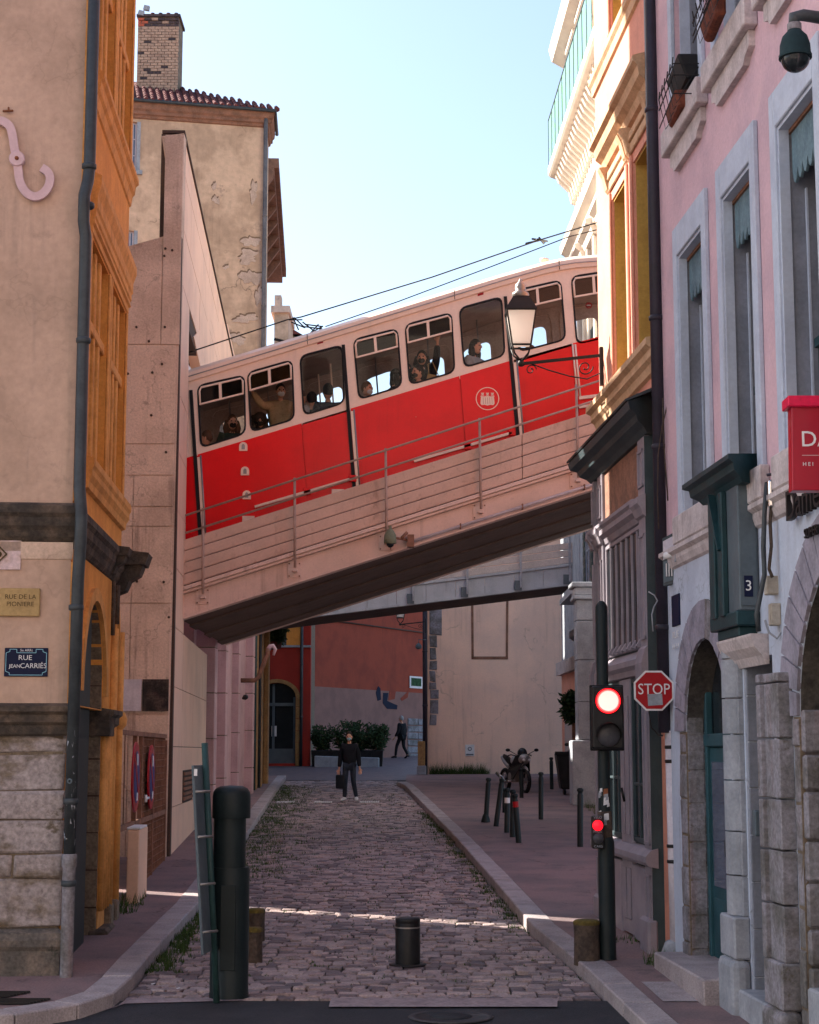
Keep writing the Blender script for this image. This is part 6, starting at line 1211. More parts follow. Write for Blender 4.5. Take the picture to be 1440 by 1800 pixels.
# bin
b = G(1003, 1397, .12); t = thing('wheeled_bin', 'black wheeled rubbish bin overflowing beside the pale pilaster', 'bin', b); mb = MB(); x0, x1, y0 = b.x - .36, b.x + .45, b.y
mb.hexa([(x0 + .12, y0, b.z + .14), (x1 - .1, y0, b.z + .14), (x1 - .1, y0 + .6, b.z + .14), (x0 + .12, y0 + .6, b.z + .14), (x0, y0 - .08, b.z + 1.08), (x1, y0 - .08, b.z + 1.08), (x1, y0 + .7, b.z + 1.08), (x0, y0 + .7, b.z + 1.08)]); ob('body', mb, M['black'], t, bev=.03)
mb = MB(); mb.box(x0 - .04, x1 + .04, y0 - .12, y0 + .0, b.z + 1.03, b.z + 1.12); ob('rim', mb, M['black'], t, bev=.015)
for x in (x0 + .2, x0 + .38): mb = MB(); mb.lathe((x, y0 + .05, b.z + .08), [(.08, -.02), (.08, .03)], 12, ax=(1, .2, 0)); ob('wheel', mb, M['rubber'], t)
mb = MB(); mb.hexa([(x0 + .3, y0, b.z + 1.1), (x1, y0, b.z + 1.1), (x1, y0 + .5, b.z + 1.1), (x0 + .3, y0 + .5, b.z + 1.1), (x0 + .45, y0, b.z + 1.2), (x1, y0, b.z + 1.38), (x1, y0 + .5, b.z + 1.38), (x0 + .45, y0 + .5, b.z + 1.2)]); ob('lid', mb, M['rubber'], t, bev=.02)
# ------------------------------------------------------------------ motorcycle
def moto(lab, loc, rz, k=1.0, group=None):
    t = thing('motorcycle', lab, 'motorcycle', loc, group, rz); t.scale = (k,) * 3     # local: +x forward
    def wheel(x, r, nm):
        mb = MB(); mb.path([(x + r * math.cos(a * math.pi / 14), 0, r + r * .0 + r * math.sin(a * math.pi / 14)) for a in range(29)], .055, 10, cap=False, up=(0, 1, 0)); w_ = ob(nm, mb, M['rubber'], t, local=True)
        mb = MB(); mb.path([(x + r * .8 * math.cos(a * math.pi / 14), 0, r + r * .8 * math.sin(a * math.pi / 14)) for a in range(29)], .022, 6, cap=False, up=(0, 1, 0))
        for i in range(5): a = i * 1.2566; mb.tube((x, 0, r), (x + r * .78 * math.cos(a), 0, r + r * .78 * math.sin(a)), .016, seg=6)
        mb.lathe((x, -.05, r), [(.05, 0), (.05, .1)], 10, ax=(0, 1, 0)); ob('rim', mb, M['steel'], w_, local=True)
        mb = MB(); mb.lathe((x, .06, r), [(.13, 0), (.13, .008), (.08, .008)], 16, ax=(0, 1, 0), cap=False); ob('brake_disc', mb, M['chrome'], w_, local=True)
    wheel(.70, .30, 'front_wheel'); wheel(-.68, .30, 'rear_wheel')
    mb = MB()
    for s in (-1, 1): mb.tube((.70, s * .09, .30), (.46, s * .09, .92), .024, seg=8)
    mb.bar((.46, -.12, .9), (.46, .12, .9), .05, .03); ob('fork', mb, M['chrome'], t, local=True)
    mb = MB(); mb.path([(.92, 0, .48), (.84, 0, .60), (.70, 0, .655), (.55, 0, .62), (.47, 0, .52)], [.03, .075, .085, .08, .04], 10, flat=.3, up=(0, 1, 0)); ob('mudguard', mb, M['greycloth'], t, local=True)
    mb = MB(); mb.ext([(.80, -.10, .82), (.62, -.19, .58), (.2, -.17, .34), (-.2, -.15, .36), (-.12, -.17, .6), (.2, -.19, .76), (.48, -.2, .98), (.62, -.16, 1.04)], (0, .03, 0)); mb.ext([(.80, .07, .82), (.62, .16, .58), (.2, .15, .34), (-.2, .13, .36), (-.12, .15, .6), (.2, .17, .76), (.48, .18, .98), (.62, .14, 1.04)], (0, .03, 0)); ob('fairing', mb, M['black'], t, local=True, bev=.02)
    mb = MB(); mb.ball((.66, 0, .90), .2, 12, 8, (.9, .85, .75)); ob('nose', mb, M['steel'], t, local=True); 
    for s in (-1, 1): mb = MB(); mb.ball((.81, s * .075, .88), .052, 10, 6, (.5, 1, .7)); ob('headlight', mb, M['white'], t, local=True)
    mb = MB(); mb.ball((.52, 0, 1.06), .17, 12, 8, (.9, .8, .9)); ob('windshield', mb, M['glass_dark'], t, local=True)
    mb = MB(); mb.ball((.12, 0, .86), .24, 12, 8, (1.15, .62, .62)); ob('fuel_tank', mb, M['greycloth'], t, local=True)
    mb = MB(); mb.path([(-.08, 0, .80), (-.3, 0, .79), (-.5, 0, .88), (-.78, 0, .98)], [.11, .13, .12, .07], 10, flat=.5, up=(0, 1, 0)); ob('saddle', mb, M['rubber'], t, local=True)
    mb = MB(); mb.path([(-.3, 0, .68), (-.6, 0, .80), (-.9, 0, .96)], [.1, .09, .05], 8, flat=.9); ob('tail', mb, M['greycloth'], t, local=True)
    mb = MB(); mb.box(-.22, .25, -.13, .13, .26, .62); mb.lathe((.02, -.17, .42), [(.11, 0), (.11, .34)], 14, ax=(0, 1, 0)); ob('engine', mb, M['steel'], t, local=True, bev=.03)
    mb = MB(); mb.path([(.1, -.13, .3), (-.25, -.16, .27), (-.5, -.17, .36), (-.85, -.18, .5)], [.03, .035, .06, .055], 10); ob('exhaust', mb, M['chrome'], t, local=True)
    mb = MB(); mb.bar((-.68, -.05, .3), (-.15, -.06, .42), .05, .05); mb.bar((-.68, .05, .3), (-.15, .06, .42), .05, .05); mb.path([(.4, 0, .9), (.1, 0, .68), (-.2, 0, .62)], .05, 8); ob('frame', mb, M['iron'], t, local=True)
    mb = MB()
    for s in (-1, 1): mb.path([(.44, s * .1, .98), (.38, s * .28, 1.02), (.33, s * .36, .99)], .016, 8)
    ob('handlebar', mb, M['rubber'], t, local=True)
    for s in (-1, 1): mb = MB(); mb.tube((.5, s * .16, 1.02), (.52, s * .38, 1.13), .01, seg=6); mb.ball((.52, s * .43, 1.15), .065, 10, 6, (.4, 1.1, .7)); ob('mirror', mb, M['black'], t, local=True)
    mb = MB(); mb.tube((-.05, .15, .3), (-.15, .36, .0), .014, seg=6); ob('kickstand', mb, M['iron'], t, local=True)
b = G(908, 1392, .12); moto('silver and dark sport motorcycle parked by the bollards facing the street', (b.x - .02, b.y + .3, b.z), R(-70), .97)
b = G(1008, 1386, .12); moto('second motorcycle almost hidden behind the black bin, one mirror showing', (b.x + .45, b.y + 1.2, b.z), R(-100), 1.06)
# ------------------------------------------------------------------ salmon corner house with shopfront, right
RP = RF.p
def sR(y): return sY(RF, y)
sh_ = thing('salmon_house', 'salmon house with ochre windows above a grey wooden shopfront on the right corner', 'building', RF.pt(sR(20.8), gz(20.8)))
sN, sC = sR(17.28), sR(20.85)
fw = (RP(1105, 500)[0], RP(1078, 500)[0], 6.97, RP(1078, 352)[1]); nw = (RP(1147, 500)[0], RP(1117, 500)[0], 6.97, RP(1117, 275)[1]); zt_ = max(fw[3], nw[3]) ; zt_ = (fw[3] + nw[3]) / 2
fw = (fw[0], fw[1], 6.97, zt_); nw = (nw[0], nw[1], 6.97, zt_); fu = (fw[0], fw[1] - .12, 11.3, 13.2); nu = (nw[0], nw[1], 11.3, 13.2)
mb = MB(); mb.wall(RF, rect(sN, sC, 5.2, 15.5), [rect(*q) for q in (fw, nw, fu, nu)], .45); ob('street_wall', mb, M['salmon'], sh_)
mb = MB(); mb.fb(RF, sN + .01, sC - .01, .4, 15.4, -6, -.46); mb.fb(RF, sN + .01, sC, .4, 5.2, -.46, -.0); ob('inner_mass', mb, M['salmon'], sh_)
for q in (fw, nw, fu, nu):
    mb = MB(); mb.fb(RF, q[0], q[1], q[2], q[3], -.46, -.44); ob('window_back', mb, M['glass_dark'], sh_)
    mb = MB(); mb.fb(RF, q[1] - .02, q[1] + .0, q[2], q[3], -.42, -.03); mb.fb(RF, q[0], q[0] + .012, q[2], q[3], -.42, -.03); ob('reveal_lining', mb, M['ochre'], sh_)
    mb = MB(); mb.fb(RF, q[0] + .01, q[1] - .025, q[3] - .03, q[3] - .005, -.42, -.02); ob('reveal_head', mb, M['ochre'], sh_)
    for s_ in (q[0] - .1, q[1] + .01): mb = MB(); mb.fb(RF, s_, s_ + .09, q[2], q[3] + .1, .001, .03); ob('window_jamb', mb, M['salmon'], sh_, bev=.01)
    if q[2] < 8:
        for zz, nn, hh in ((q[3] + .12, .03, .12), (q[3] + .25, .05, .1)): mb = MB(); mb.fb(RF, q[0] - .12, q[1] + .12, zz, zz + hh, 0, nn); ob('head_fillet', mb, M['ochre_trim'], sh_, bev=.01)
        mb = MB(); mb.mould(RF, q[0] - .22, q[1] + .22, [(0, q[3] + .42), (.05, q[3] + .44), (.08, q[3] + .52), (.15, q[3] + .58), (.17, q[3] + .68), (.22, q[3] + .72), (.22, q[3] + .78), (0, q[3] + .86)], .2, .2); ob('window_hood', mb, M['ochre_trim'], sh_)
        for s_ in (q[0] - .16, q[1] + .04): mb = MB(); mb.mould(RF, s_, s_ + .13, [(0, q[3] + .1), (.05, q[3] + .16), (.09, q[3] + .32), (.14, q[3] + .42), (0, q[3] + .44)]); ob('hood_bracket', mb, M['ochre_trim'], sh_, bev=.005)
mould(sh_, 'sill_course', RF, sN, sC, [(0, 6.62), (.04, 6.64), (.06, 6.72), (.10, 6.76), (.10, 6.84), (.15, 6.88), (.15, 6.95), (0, 6.98)], M['ochre_trim'], 0, 1)
mould(sh_, 'upper_string_course', RF, sN, sC, [(0, 10.95), (.03, 10.97), (.04, 11.08), (.07, 11.12), (.07, 11.2), (0, 11.24)], M['ochre_trim'], 0, 1)
# shopfront
sf = thing('wooden_shopfront', 'old grey-lilac wooden shopfront with dark cornice under the salmon wall', 'shopfront', RF.pt(sR(19), gz(19)))
n0 = .12; s0_, s1_ = sR(17.62), sR(20.8)
mb = MB(); mb.fb(RF, s0_, s1_, gz(18), 6.0, .001, .06); ob('backing', mb, M['shopteal'], sf)
mould(sf, 'cornice', RF, s0_ - .05, s1_ + .0, [(0, 5.98), (.12, 5.98), (.16, 6.03), (.24, 6.08), (.26, 6.14), (.34, 6.18), (.36, 6.26), (.2, 6.33), (0, 6.42)], M['shopteal'], 1, 1)
mb = MB(); mb.mould(RF, s0_ - .35, s1_ + .36, [(0, 6.42), (.37, 6.27), (.38, 6.29), (0, 6.46)]); ob('cornice_flashing', mb, M['pipe'], sf)
pil = [(s0_, s0_ + .36), (RP(1060, 1000, n0)[0], RP(1052, 1000, n0)[0]), (RP(1045, 1000, n0)[0], s1_)]
for i, (a, b) in enumerate(pil):
    mb = MB(); mb.fb(RF, a, b, gz(18.5) + .1, 5.98, .06, n0); ob('pilaster', mb, M['shopwood'] if i == 0 else M['shopwood'], sf, bev=.008)
    for z0, z1 in ((5.45, 5.85), (3.85, 4.95), (1.75, 3.35), (.95, 1.45)):
        mb = MB(); w_ = .07
        for q in ((a + .05, b - .05, z1 - .03, z1), (a + .05, b - .05, z0, z0 + .03), (a + .05, a + .08, z0, z1), (b - .08, b - .05, z0, z1)): mb.fb(RF, *q, n0, n0 + .018)
        ob('raised_panel_frame', mb, M['shopwood'], sf)
    mb = MB(); mb.mould(RF, a - .03, b + .03, [(n0, 5.12), (n0 + .03, 5.14), (n0 + .06, 5.22), (n0 + .09, 5.26), (n0 + .09, 5.32), (n0, 5.36)]); ob('pilaster_cap', mb, M['shopwood'], sf)
    mb = MB(); mb.mould(RF, a, b, [(n0, 3.35), (n0 + .06, 3.4), (n0 + .07, 3.6), (n0 + .03, 3.75), (n0, 3.78)]); ob('scroll_bracket', mb, M['shopwood'], sf)
mb = MB(); mb.fb(RF, s0_ - .004, s0_ - .001, gz(18), 5.97, -.0, n0 + .0); ob('near_side_board', mb, M['shopteal'], sf)
a, b = pil[0][1], pil[1][0]
mb = MB(); mb.fb(RF, a, b, 5.38, 5.97, .06, .085); ob('frieze_board', mb, M['frieze'], sf)
mould(sf, 'architrave', RF, a, s1_, [(.06, 5.1), (.1, 5.12), (.12, 5.18), (.17, 5.22), (.17, 5.28), (.2, 5.31), (.2, 5.35), (.06, 5.38)], M['shopwood'])
mould(sf, 'mid_rail', RF, a, b, [(.06, 3.48), (.12, 3.5), (.13, 3.56), (.17, 3.6), (.17, 3.66), (.1, 3.72), (.06, 3.76)], M['shopwood'])
mould(sf, 'base_rail', RF, s0_ - .02, s1_, [(.06, 1.52), (.16, 1.54), (.2, 1.58), (.2, 1.64), (.14, 1.7), (.06, 1.72)], M['shopwood'], .3, .3)
window(sf, RF, a, b, 3.78, 5.1, .09, M['shopwood'], M['glass_dark'], 7, 1, bar=.018, cas=.05)
for i in range(8): mb = MB(); c = a + .12 + (b - a - .24) * i / 7; mb.mould(RF, c - .04, c + .04, [(.1, 3.78), (.15, 3.8), (.1, 3.88)]); ob('carved_foot', mb, M['shopwood'], sf)
L_ = b - a; cuts = [a, a + L_ * .34, a + L_ * .6, b]
window(sf, RF, cuts[0], cuts[1], 1.74, 3.48, .09, M['shopteal'], M['glass_dark'], 2, 1, bar=.02, zr=[2.35])
window(sf, RF, cuts[2], cuts[3], 1.74, 3.48, .09, M['shopteal'], M['glass_dark'], 3, 1, bar=.02, zr=[2.4])
mb = MB(); mb.fb(RF, cuts[1], cuts[2], .75, 3.48, .06, .11); ob('door_leaf', mb, M['shopwood'], sf, bev=.006)
for z0, z1 in ((.9, 1.45), (1.8, 3.3)):
    c = (cuts[1] + cuts[2]) / 2
    for s_, e_ in ((cuts[1] + .05, c - .03), (c + .03, cuts[2] - .05)): mb = MB(); mb.fb(RF, s_, e_, z0, z1, .11, .125); ob('door_panel', mb, M['shopwood'], sf, bev=.01)
mb = MB(); mb.tube(RF.pt(c, 2.15, .13), RF.pt(c, 2.3, .16), .015, seg=6); ob('door_handle', mb, M['iron'], sf)
for s_, e_ in ((a + .02, cuts[1] - .03), (cuts[2] + .03, b - .02)): mb = MB(); mb.fb(RF, s_, e_, .72, 1.5, .06, .12); ob('stall_riser_panel', mb, M['shopwood'], sf, bev=.012)
for a_, b_ in ((s0_ - .02, s0_ + .42), (pil[1][0] - .03, s1_ + .02)): mb = MB(); mb.fb(RF, a_, b_, gz(18) + .05, 1.02, .06, .18); ob('pilaster_base', mb, M['shopwood'], sf, bev=.03)
# pipes at the house joint
q = Y(1157, 700, 17.2); dpx, dpy = q.x, 17.2
t = thing('downpipe', 'tall dark plum downpipe between the salmon house and the pink house', 'downpipe', (dpx, dpy, 2.85)); mb = MB(); mb.tube((dpx, dpy, 2.88), (dpx, dpy, 15), .066, seg=18); ob('pipe', mb, M['pipe2'], t)
for zc in (9.35, 7.1, 5.75, 3.9): mb = MB(); mb.lathe((dpx, dpy, zc), [(.066, 0), (.08, .012), (.08, .05), (.066, .06)], 18, cap=False); ob('collar', mb, M['pipe2'], t)
t = thing('cast_pipe', 'pale painted cast pipe foot below the dark plum downpipe', 'downpipe', (dpx + .06, dpy, .7)); mb = MB(); mb.tube((dpx + .07, dpy, .66), (dpx + .06, dpy, 2.9), .062, seg=18); ob('pipe', mb, M['whitepipe'], t)
for zc in (2.72, 2.58, 1.75, 1.6): mb = MB(); mb.lathe((dpx + .062, dpy, zc), [(.064, 0), (.07, .005), (.07, .03), (.064, .035)], 18, cap=False); ob('dark_clamp', mb, M['iron'], t)
mb = MB(); mb.hexa([(dpx - .12, dpy - .1, .62), (dpx + .2, dpy - .1, .62), (dpx + .2, dpy + .1, .62), (dpx - .12, dpy + .1, .62), (dpx - .03, dpy - .06, .86), (dpx + .14, dpy - .06, .86), (dpx + .14, dpy + .06, .86), (dpx - .03, dpy + .06, .86)]); ob('stone_shoe', mb, M['palestone'], t, bev=.03, seg=2)
t = thing('copper_pipe', 'thin rusty brown pipe just right of the dark plum downpipe', 'pipe', (dpx + .13, dpy + .03, .7)); mb = MB(); mb.path([(dpx + .14, dpy + .03, .66), (dpx + .12, dpy + .03, 4), (dpx + .10, dpy + .03, 6.3), (dpx + .1, dpy + .03, 15)], .02, 8); ob('pipe', mb, M['rustpipe'], t)
mb = MB(); mb.lathe((dpx + .13, dpy - .02, 5.98), [(.05, 0), (.085, .04), (.085, .2), (.05, .26)], 12); mb.box(dpx + .08, dpx + .2, dpy - .1, dpy, 6.05, 6.25); ob('junction_canister', mb, M['steel'], label='weathered grey junction canister beside the dark plum downpipe', cat='junction box', bev=.01)
for i, (lab, pts) in enumerate((('long drooping cable looping beside the dark plum downpipe', [(1182, 640), (1176, 700), (1164, 750), (1157, 800), (1156, 870), (1158, 930)]), ('second cable hanging from the canister down the downpipe', [(1165, 700), (1166, 760), (1170, 820), (1174, 880)]), ('looped loose cable end on the shopfront corner', [(1140, 1040), (1150, 1046), (1156, 1056), (1150, 1066), (1146, 1080), (1148, 1110)]))):
    mb = MB(); mb.path([Y(x, y, 17.05) for x, y in pts], .007, 6); ob('hanging_cable', mb, M['stump'] if i < 2 else M['palestone'], label=lab, cat='cable', group='cables by the dark downpipe')
M['valance'] = pm('faded_teal_valance', (.14, .22, .26), (.10, .16, .20), 5, streak=.4)
# ------------------------------------------------------------------ pink house
pkh = thing('pink_house', 'pink plastered house with pale window surrounds and stone arches, right edge', 'building', RF.pt(sR(14), gz(14)))
sL, sF = sR(6.5), sR(17.27)
lowW = [(sR(15.25), sR(16.28)), (sR(13.55), sR(14.52)), (sR(11.8), sR(12.78)), (sR(10.05), sR(11.0))]
upW = [(sR(15.2), sR(16.3)), (sR(13.5), sR(14.58)), (sR(11.75), sR(12.85))]
zb5 = 4.97; zt5 = 7.52
arc1 = arch(sR(14.78), sR(16.45), .45, 2.88, 3.72, 16); arc2 = arch(sR(10.4), sR(12.72), .45, 2.95, 4.05, 16); door2 = rect(sR(13.42), sR(14.28), .45, 3.45)
mb = MB(); mb.wall(RF, rect(sL, sF, 4.72, 15.5), [rect(a, b, zb5, zt5) for a, b in lowW] + [rect(a, b, 8.86, 11.5) for a, b in upW], .42); ob('upper_wall', mb, M['pink'], pkh)
mb = MB(); mb.wall(RF, rect(sL, sF, .4, 4.72), [arc1, arc2, door2], .5, n=.004); ob('ground_floor_wall', mb, M['palewall'], pkh)
mb = MB(); mb.fb(RF, sL, sF - .01, .3, 15.4, -5.5, -.75); ob('inner_mass', mb, M['joint'], pkh)
def scallop(name, par, a, b, z0, z1, n, mat, k=7):
    pts = [(b, z1), (a, z1)]; w_ = (b - a) / k
    for i in range(k):
        for j in range(5): u = j / 4; pts.append((a + w_ * (i + u), z0 + .11 * (1 - math.sin(math.pi * u)) * (1 if j in (0, 4) else .8)))
    mb = MB(); mb.ext([RF.pt(s, z, n) for s, z in pts], RF.n * -.02); return ob(name, mb, mat, par)
for i, (a, b) in enumerate(lowW):
    for s_, e_, nm in ((a - .15, a, 0), (b, b + .15, 0)):
        mb = MB(); mb.fb(RF, s_, e_, 4.93, zt5 + .3, 0, .045); ob('window_surround', mb, M['surround'], pkh, bev=.008)
    mb = MB(); mb.fb(RF, a, b, zt5, zt5 + .3, 0, .045); ob('lintel', mb, M['surround'], pkh, bev=.008)
    mb = MB(); mb.fb(RF, a, a + .03, zb5, zt5, -.06, .02); mb.fb(RF, b - .03, b, zb5, zt5, -.06, .02); mb.fb(RF, a + .03, b - .03, zt5 - .03, zt5, -.06, .02); ob('inner_fillet', mb, M['surround'], pkh)
    mb = MB(); mb.fb(RF, b - .012, b + .0, zb5, zt5, -.41, -.06); ob('jamb_lining', mb, M['reveal'], pkh); mb = MB(); mb.fb(RF, b - .05, b - .02, zb5, zt5 - .5, -.40, -.19); ob('folded_shutter', mb, M['reveal'], pkh, bev=.003); mb = MB(); mb.fb(RF, b - .055, b - .018, zb5, zt5 - .5, -.19, -.175); ob('shutter_edge', mb, M['surround'], pkh)
    mb = MB(); mb.fb(RF, a + .005, b - .013, zt5 - .06, zt5 - .03, -.4, -.06); ob('blind_box', mb, M['timber'], pkh)
    scallop('scalloped_valance', pkh, a + .035, b - .035, zt5 - .48, zt5 - .04, -.08, M['valance'])
    window(pkh, RF, a, b, zb5, zt5, -.38, M['tealdoor'], M['glass_dark'], 2, 3, bar=.025, cas=.06)
    rl_ = MB(); rl_.fb(RF, a - .0, b - .0, zb5 + .78, zb5 + .85, -.27, -.2); rl_.fb(RF, a, b, zb5 + .05, zb5 + .08, -.25, -.22); o = ob('window_railing', rl_, M['teal'], pkh)
    for k in range(20): mb = MB(); c = a + (b - a) * (k + .5) / 20; mb.fb(RF, c - .008, c + .008, zb5 + .0, zb5 + .78, -.245, -.225); ob('railing_bar', mb, M['teal'], o)
    mb = MB(); mb.fb(RF, a - .22, b + .22, 4.68, 4.95, 0, .09); ob('sill_block', mb, M['sillstone'], pkh, bev=.012)
mould(pkh, 'floor_band', RF, sL, sF - .1, [(.004, 4.48), (.03, 4.5), (.05, 4.56), (.05, 4.6), (.09, 4.63), (.09, 4.67), (.0, 4.70)], M['sillstone'])
for i, (a, b) in enumerate(upW):
    mb = MB(); mb.fb(RF, a - .2, b + .22, 8.60, 8.85, 0, .12); ob('upper_sill', mb, M['sillstone'], pkh, bev=.01)
    mb = MB(); lp = [(a - .1, 8.595), (b + .1, 8.595), (b + .1, 8.46), (b - .02, 8.42), (b - .06, 8.37), (a + .1, 8.37), (a + .04, 8.42), (a - .1, 8.46)]; mb.ext([RF.pt(s, z, .055) for s, z in lp], RF.n * -.055); ob('sill_apron', mb, M['sillstone'], pkh, bev=.006)
    for s_, e_ in ((a - .13, a), (b, b + .13)): mb = MB(); mb.fb(RF, s_, e_, 8.86, 11.6, 0, .045); ob('window_surround', mb, M['surround'], pkh, bev=.008)
    mb = MB(); mb.fb(RF, b - .012, b, 8.86, 11.5, -.41, -.05); ob('jamb_lining', mb, M['surround'], pkh); mb = MB(); mb.fb(RF, b - .05, b - .02, 8.9, 11.4, -.38, -.15); ob('folded_shutter', mb, M['reveal'], pkh)
    window(pkh, RF, a, b, 8.87, 11.5, -.36, M['tealdoor'], M['glass_dark'], 2, 3, bar=.03, cas=.08)
# flower boxes
for i, (px0, px1, y0, y1, Yd, lab) in enumerate(((1170, 1232, 102, 200, 15.6, 'caged black planter over a terracotta pot beside the plum downpipe'), (1232, 1286, -25, 42, 13.9, 'caged black planter at the top edge of the picture on the pink wall'))):
    b = Y(px1, (y0 + y1) / 2, Yd - .35); a = Y(px0, (y0 + y1) / 2, Yd + .1); zt = Y(px1, y0, Yd - .3).z; zb_ = Y(px0, y1, Yd).z
    t = thing('flower_box', lab, 'planter', (a.x, Yd, zb_), 'caged planters on the pink house'); xa, xb = a.x, 2.70
    mb = MB(); mb.hexa([(xa + .12, Yd - .42, zb_ + .18), (xb, Yd - .42, zb_ + .18), (xb, Yd + .25, zb_ + .18), (xa + .12, Yd + .25, zb_ + .18), (xa + .03, Yd - .42, zt), (xb, Yd - .42, zt), (xb, Yd + .25, zt), (xa + .03, Yd + .25, zt)]); ob('planter', mb, M['rubber'], t, bev=.02)
    mb = MB(); mb.hexa([(xa + .08, Yd - .2, zb_ + .0), (xb - .02, Yd - .2, zb_), (xb - .02, Yd + .4, zb_), (xa + .08, Yd + .4, zb_), (xa + .03, Yd - .2, zb_ + .17), (xb - .02, Yd - .2, zb_ + .17), (xb - .02, Yd + .4, zb_ + .17), (xa + .03, Yd + .4, zb_ + .17)]); ob('terracotta_pot', mb, pm('terracotta%d' % i, (.20, .06, .035), (.10, .035, .025), 6), t, bev=.02)
    mb = MB()
    for k in range(6): yy = Yd - .44 + k * .17; mb.path([(xb + .0, yy, zb_ + .3), (xa + .04, yy, zb_ + .0), (xa - .02, yy, zb_ + .3), (xa - .01, yy, zt - .05)], .006, 5)
    for zz in (zb_ + .02, zb_ + .2, zt - .12): mb.tube((xa - .015, Yd - .46, zz), (xa - .015, Yd + .44, zz), .006, seg=5); mb.tube((xa - .015, Yd - .46, zz), (xb, Yd - .46, zz), .006, seg=5)
    ob('wire_cage', mb, M['iron'], t, kind='stuff')
# arches
def ring(A0, A1, zs, zc, k, th, nm='voussoir', n1=.03, dark=5):
    c = (A0 + A1) / 2; r = (A1 - A0) / 2; h = zc - zs
    for i in range(k):
        a0, a1 = math.pi * i / k + .008, math.pi * (i + 1) / k - .008; pts = [(c + r * math.cos(a0), zs + h * math.sin(a0)), (c + r * math.cos(a1), zs + h * math.sin(a1)), (c + (r + th) * math.cos(a1), zs + (h + th * .85) * math.sin(a1)), (c + (r + th) * math.cos(a0), zs + (h + th * .85) * math.sin(a0))]
        mb = MB(); mb.ext([RF.pt(s, z, n1 + random.uniform(-.004, .004)) for s, z in pts], RF.n * -(n1 + .04)); ob(nm, mb, M['dirtystone'] if i == dark else M['voussoir'], pkh, bev=.008)
for A_ in (arc1, arc2):
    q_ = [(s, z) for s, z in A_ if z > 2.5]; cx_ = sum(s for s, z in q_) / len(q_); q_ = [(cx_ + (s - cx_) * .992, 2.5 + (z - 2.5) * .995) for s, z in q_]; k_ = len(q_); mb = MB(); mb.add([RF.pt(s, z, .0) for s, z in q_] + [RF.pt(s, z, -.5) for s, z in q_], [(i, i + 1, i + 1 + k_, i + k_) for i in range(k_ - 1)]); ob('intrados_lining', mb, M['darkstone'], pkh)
ring(sR(14.78), sR(16.45), 2.88, 3.72, 15, .42, dark=8); ring(sR(10.4), sR(12.72), 2.95, 4.05, 19, .45, dark=-1)
def jambs(s_, s2, z0, zs, dep, mat, hs, inner=1):
    mb = MB(); mb.fb(RF, min(s_, s2) - .004, max(s_, s2) + .004, z0, zs, -.02, .012); ob('jamb_backing', mb, M['mortar'], pkh)
    z = z0; i = 0
    while z < zs - .05:
        h = min(hs[i % len(hs)], zs - z); mb = MB(); mb.stone(RF, min(s_, s2), max(s_, s2), z, z + h - .012, -dep, .022 + random.uniform(-.006, .01), ins=.012, j=.006); ob('jamb_stone', mb, mat, pkh, bev=.01); z += h; i += 1
jambs(sR(16.44), sR(16.44) + .26, .5, 2.88, .22, M['dirtystone'], (.42, .33, .37, .30, .34)); 
z = .5; i = 0
while z < 2.9:      # far jamb blocks inside the first arch
    h = (.36, .31, .33, .35)[i % 4]; mb = MB(); mb.fb(RF, sR(16.43), sR(16.45), z, z + h - .014, -.16, -.0); ob('reveal_stone', mb, M['dirtystone'], pkh, bev=.008); z += h; i += 1
t = thing('teal_door', 'tall teal double door with fanlight under the first stone arch', 'door', RF.pt(sR(15.6), .75, -.5))
mb = MB(); mb.fb(RF, sR(14.75), sR(16.44), .5, 3.7, -.25, -.23); ob('fanlight_glass', mb, M['glass_dark'], t)
mb = MB(); d0, d1 = sR(14.8), sR(16.43)
mb.fb(RF, d1 - .08, d1, .72, 3.6, -.23, -.16); mb.fb(RF, d0, d1, 2.74, 2.86, -.23, -.15); mb.fb(RF, (d0 + d1) / 2 - .03, (d0 + d1) / 2 + .03, 2.86, 3.6, -.23, -.17); ob('door_frame', mb, M['tealdoor'], t, bev=.01)
for k in range(2):
    a, b = (d0, (d0 + d1) / 2 - .01) if k == 0 else ((d0 + d1) / 2 + .01, d1 - .09); l = ob('door_leaf', MB().fb(RF, a, b, .74, 2.73, -.23, -.19), M['tealdoor'], t, bev=.006)
    for z0, z1, m_ in ((.85, 1.35, 'tealdoor'), (1.45, 2.6, 'glass_blue')): mb = MB(); mb.fb(RF, a + .1, b - .1, z0, z1, -.19, -.178); ob('door_panel', mb, M[m_], l, bev=.006)
mb = MB(); mb.tube(RF.pt((d0 + d1) / 2 + .08, 1.75, -.16), RF.pt((d0 + d1) / 2 + .08, 1.9, -.16), .014, seg=6); ob('door_handle', mb, M['iron'], t)
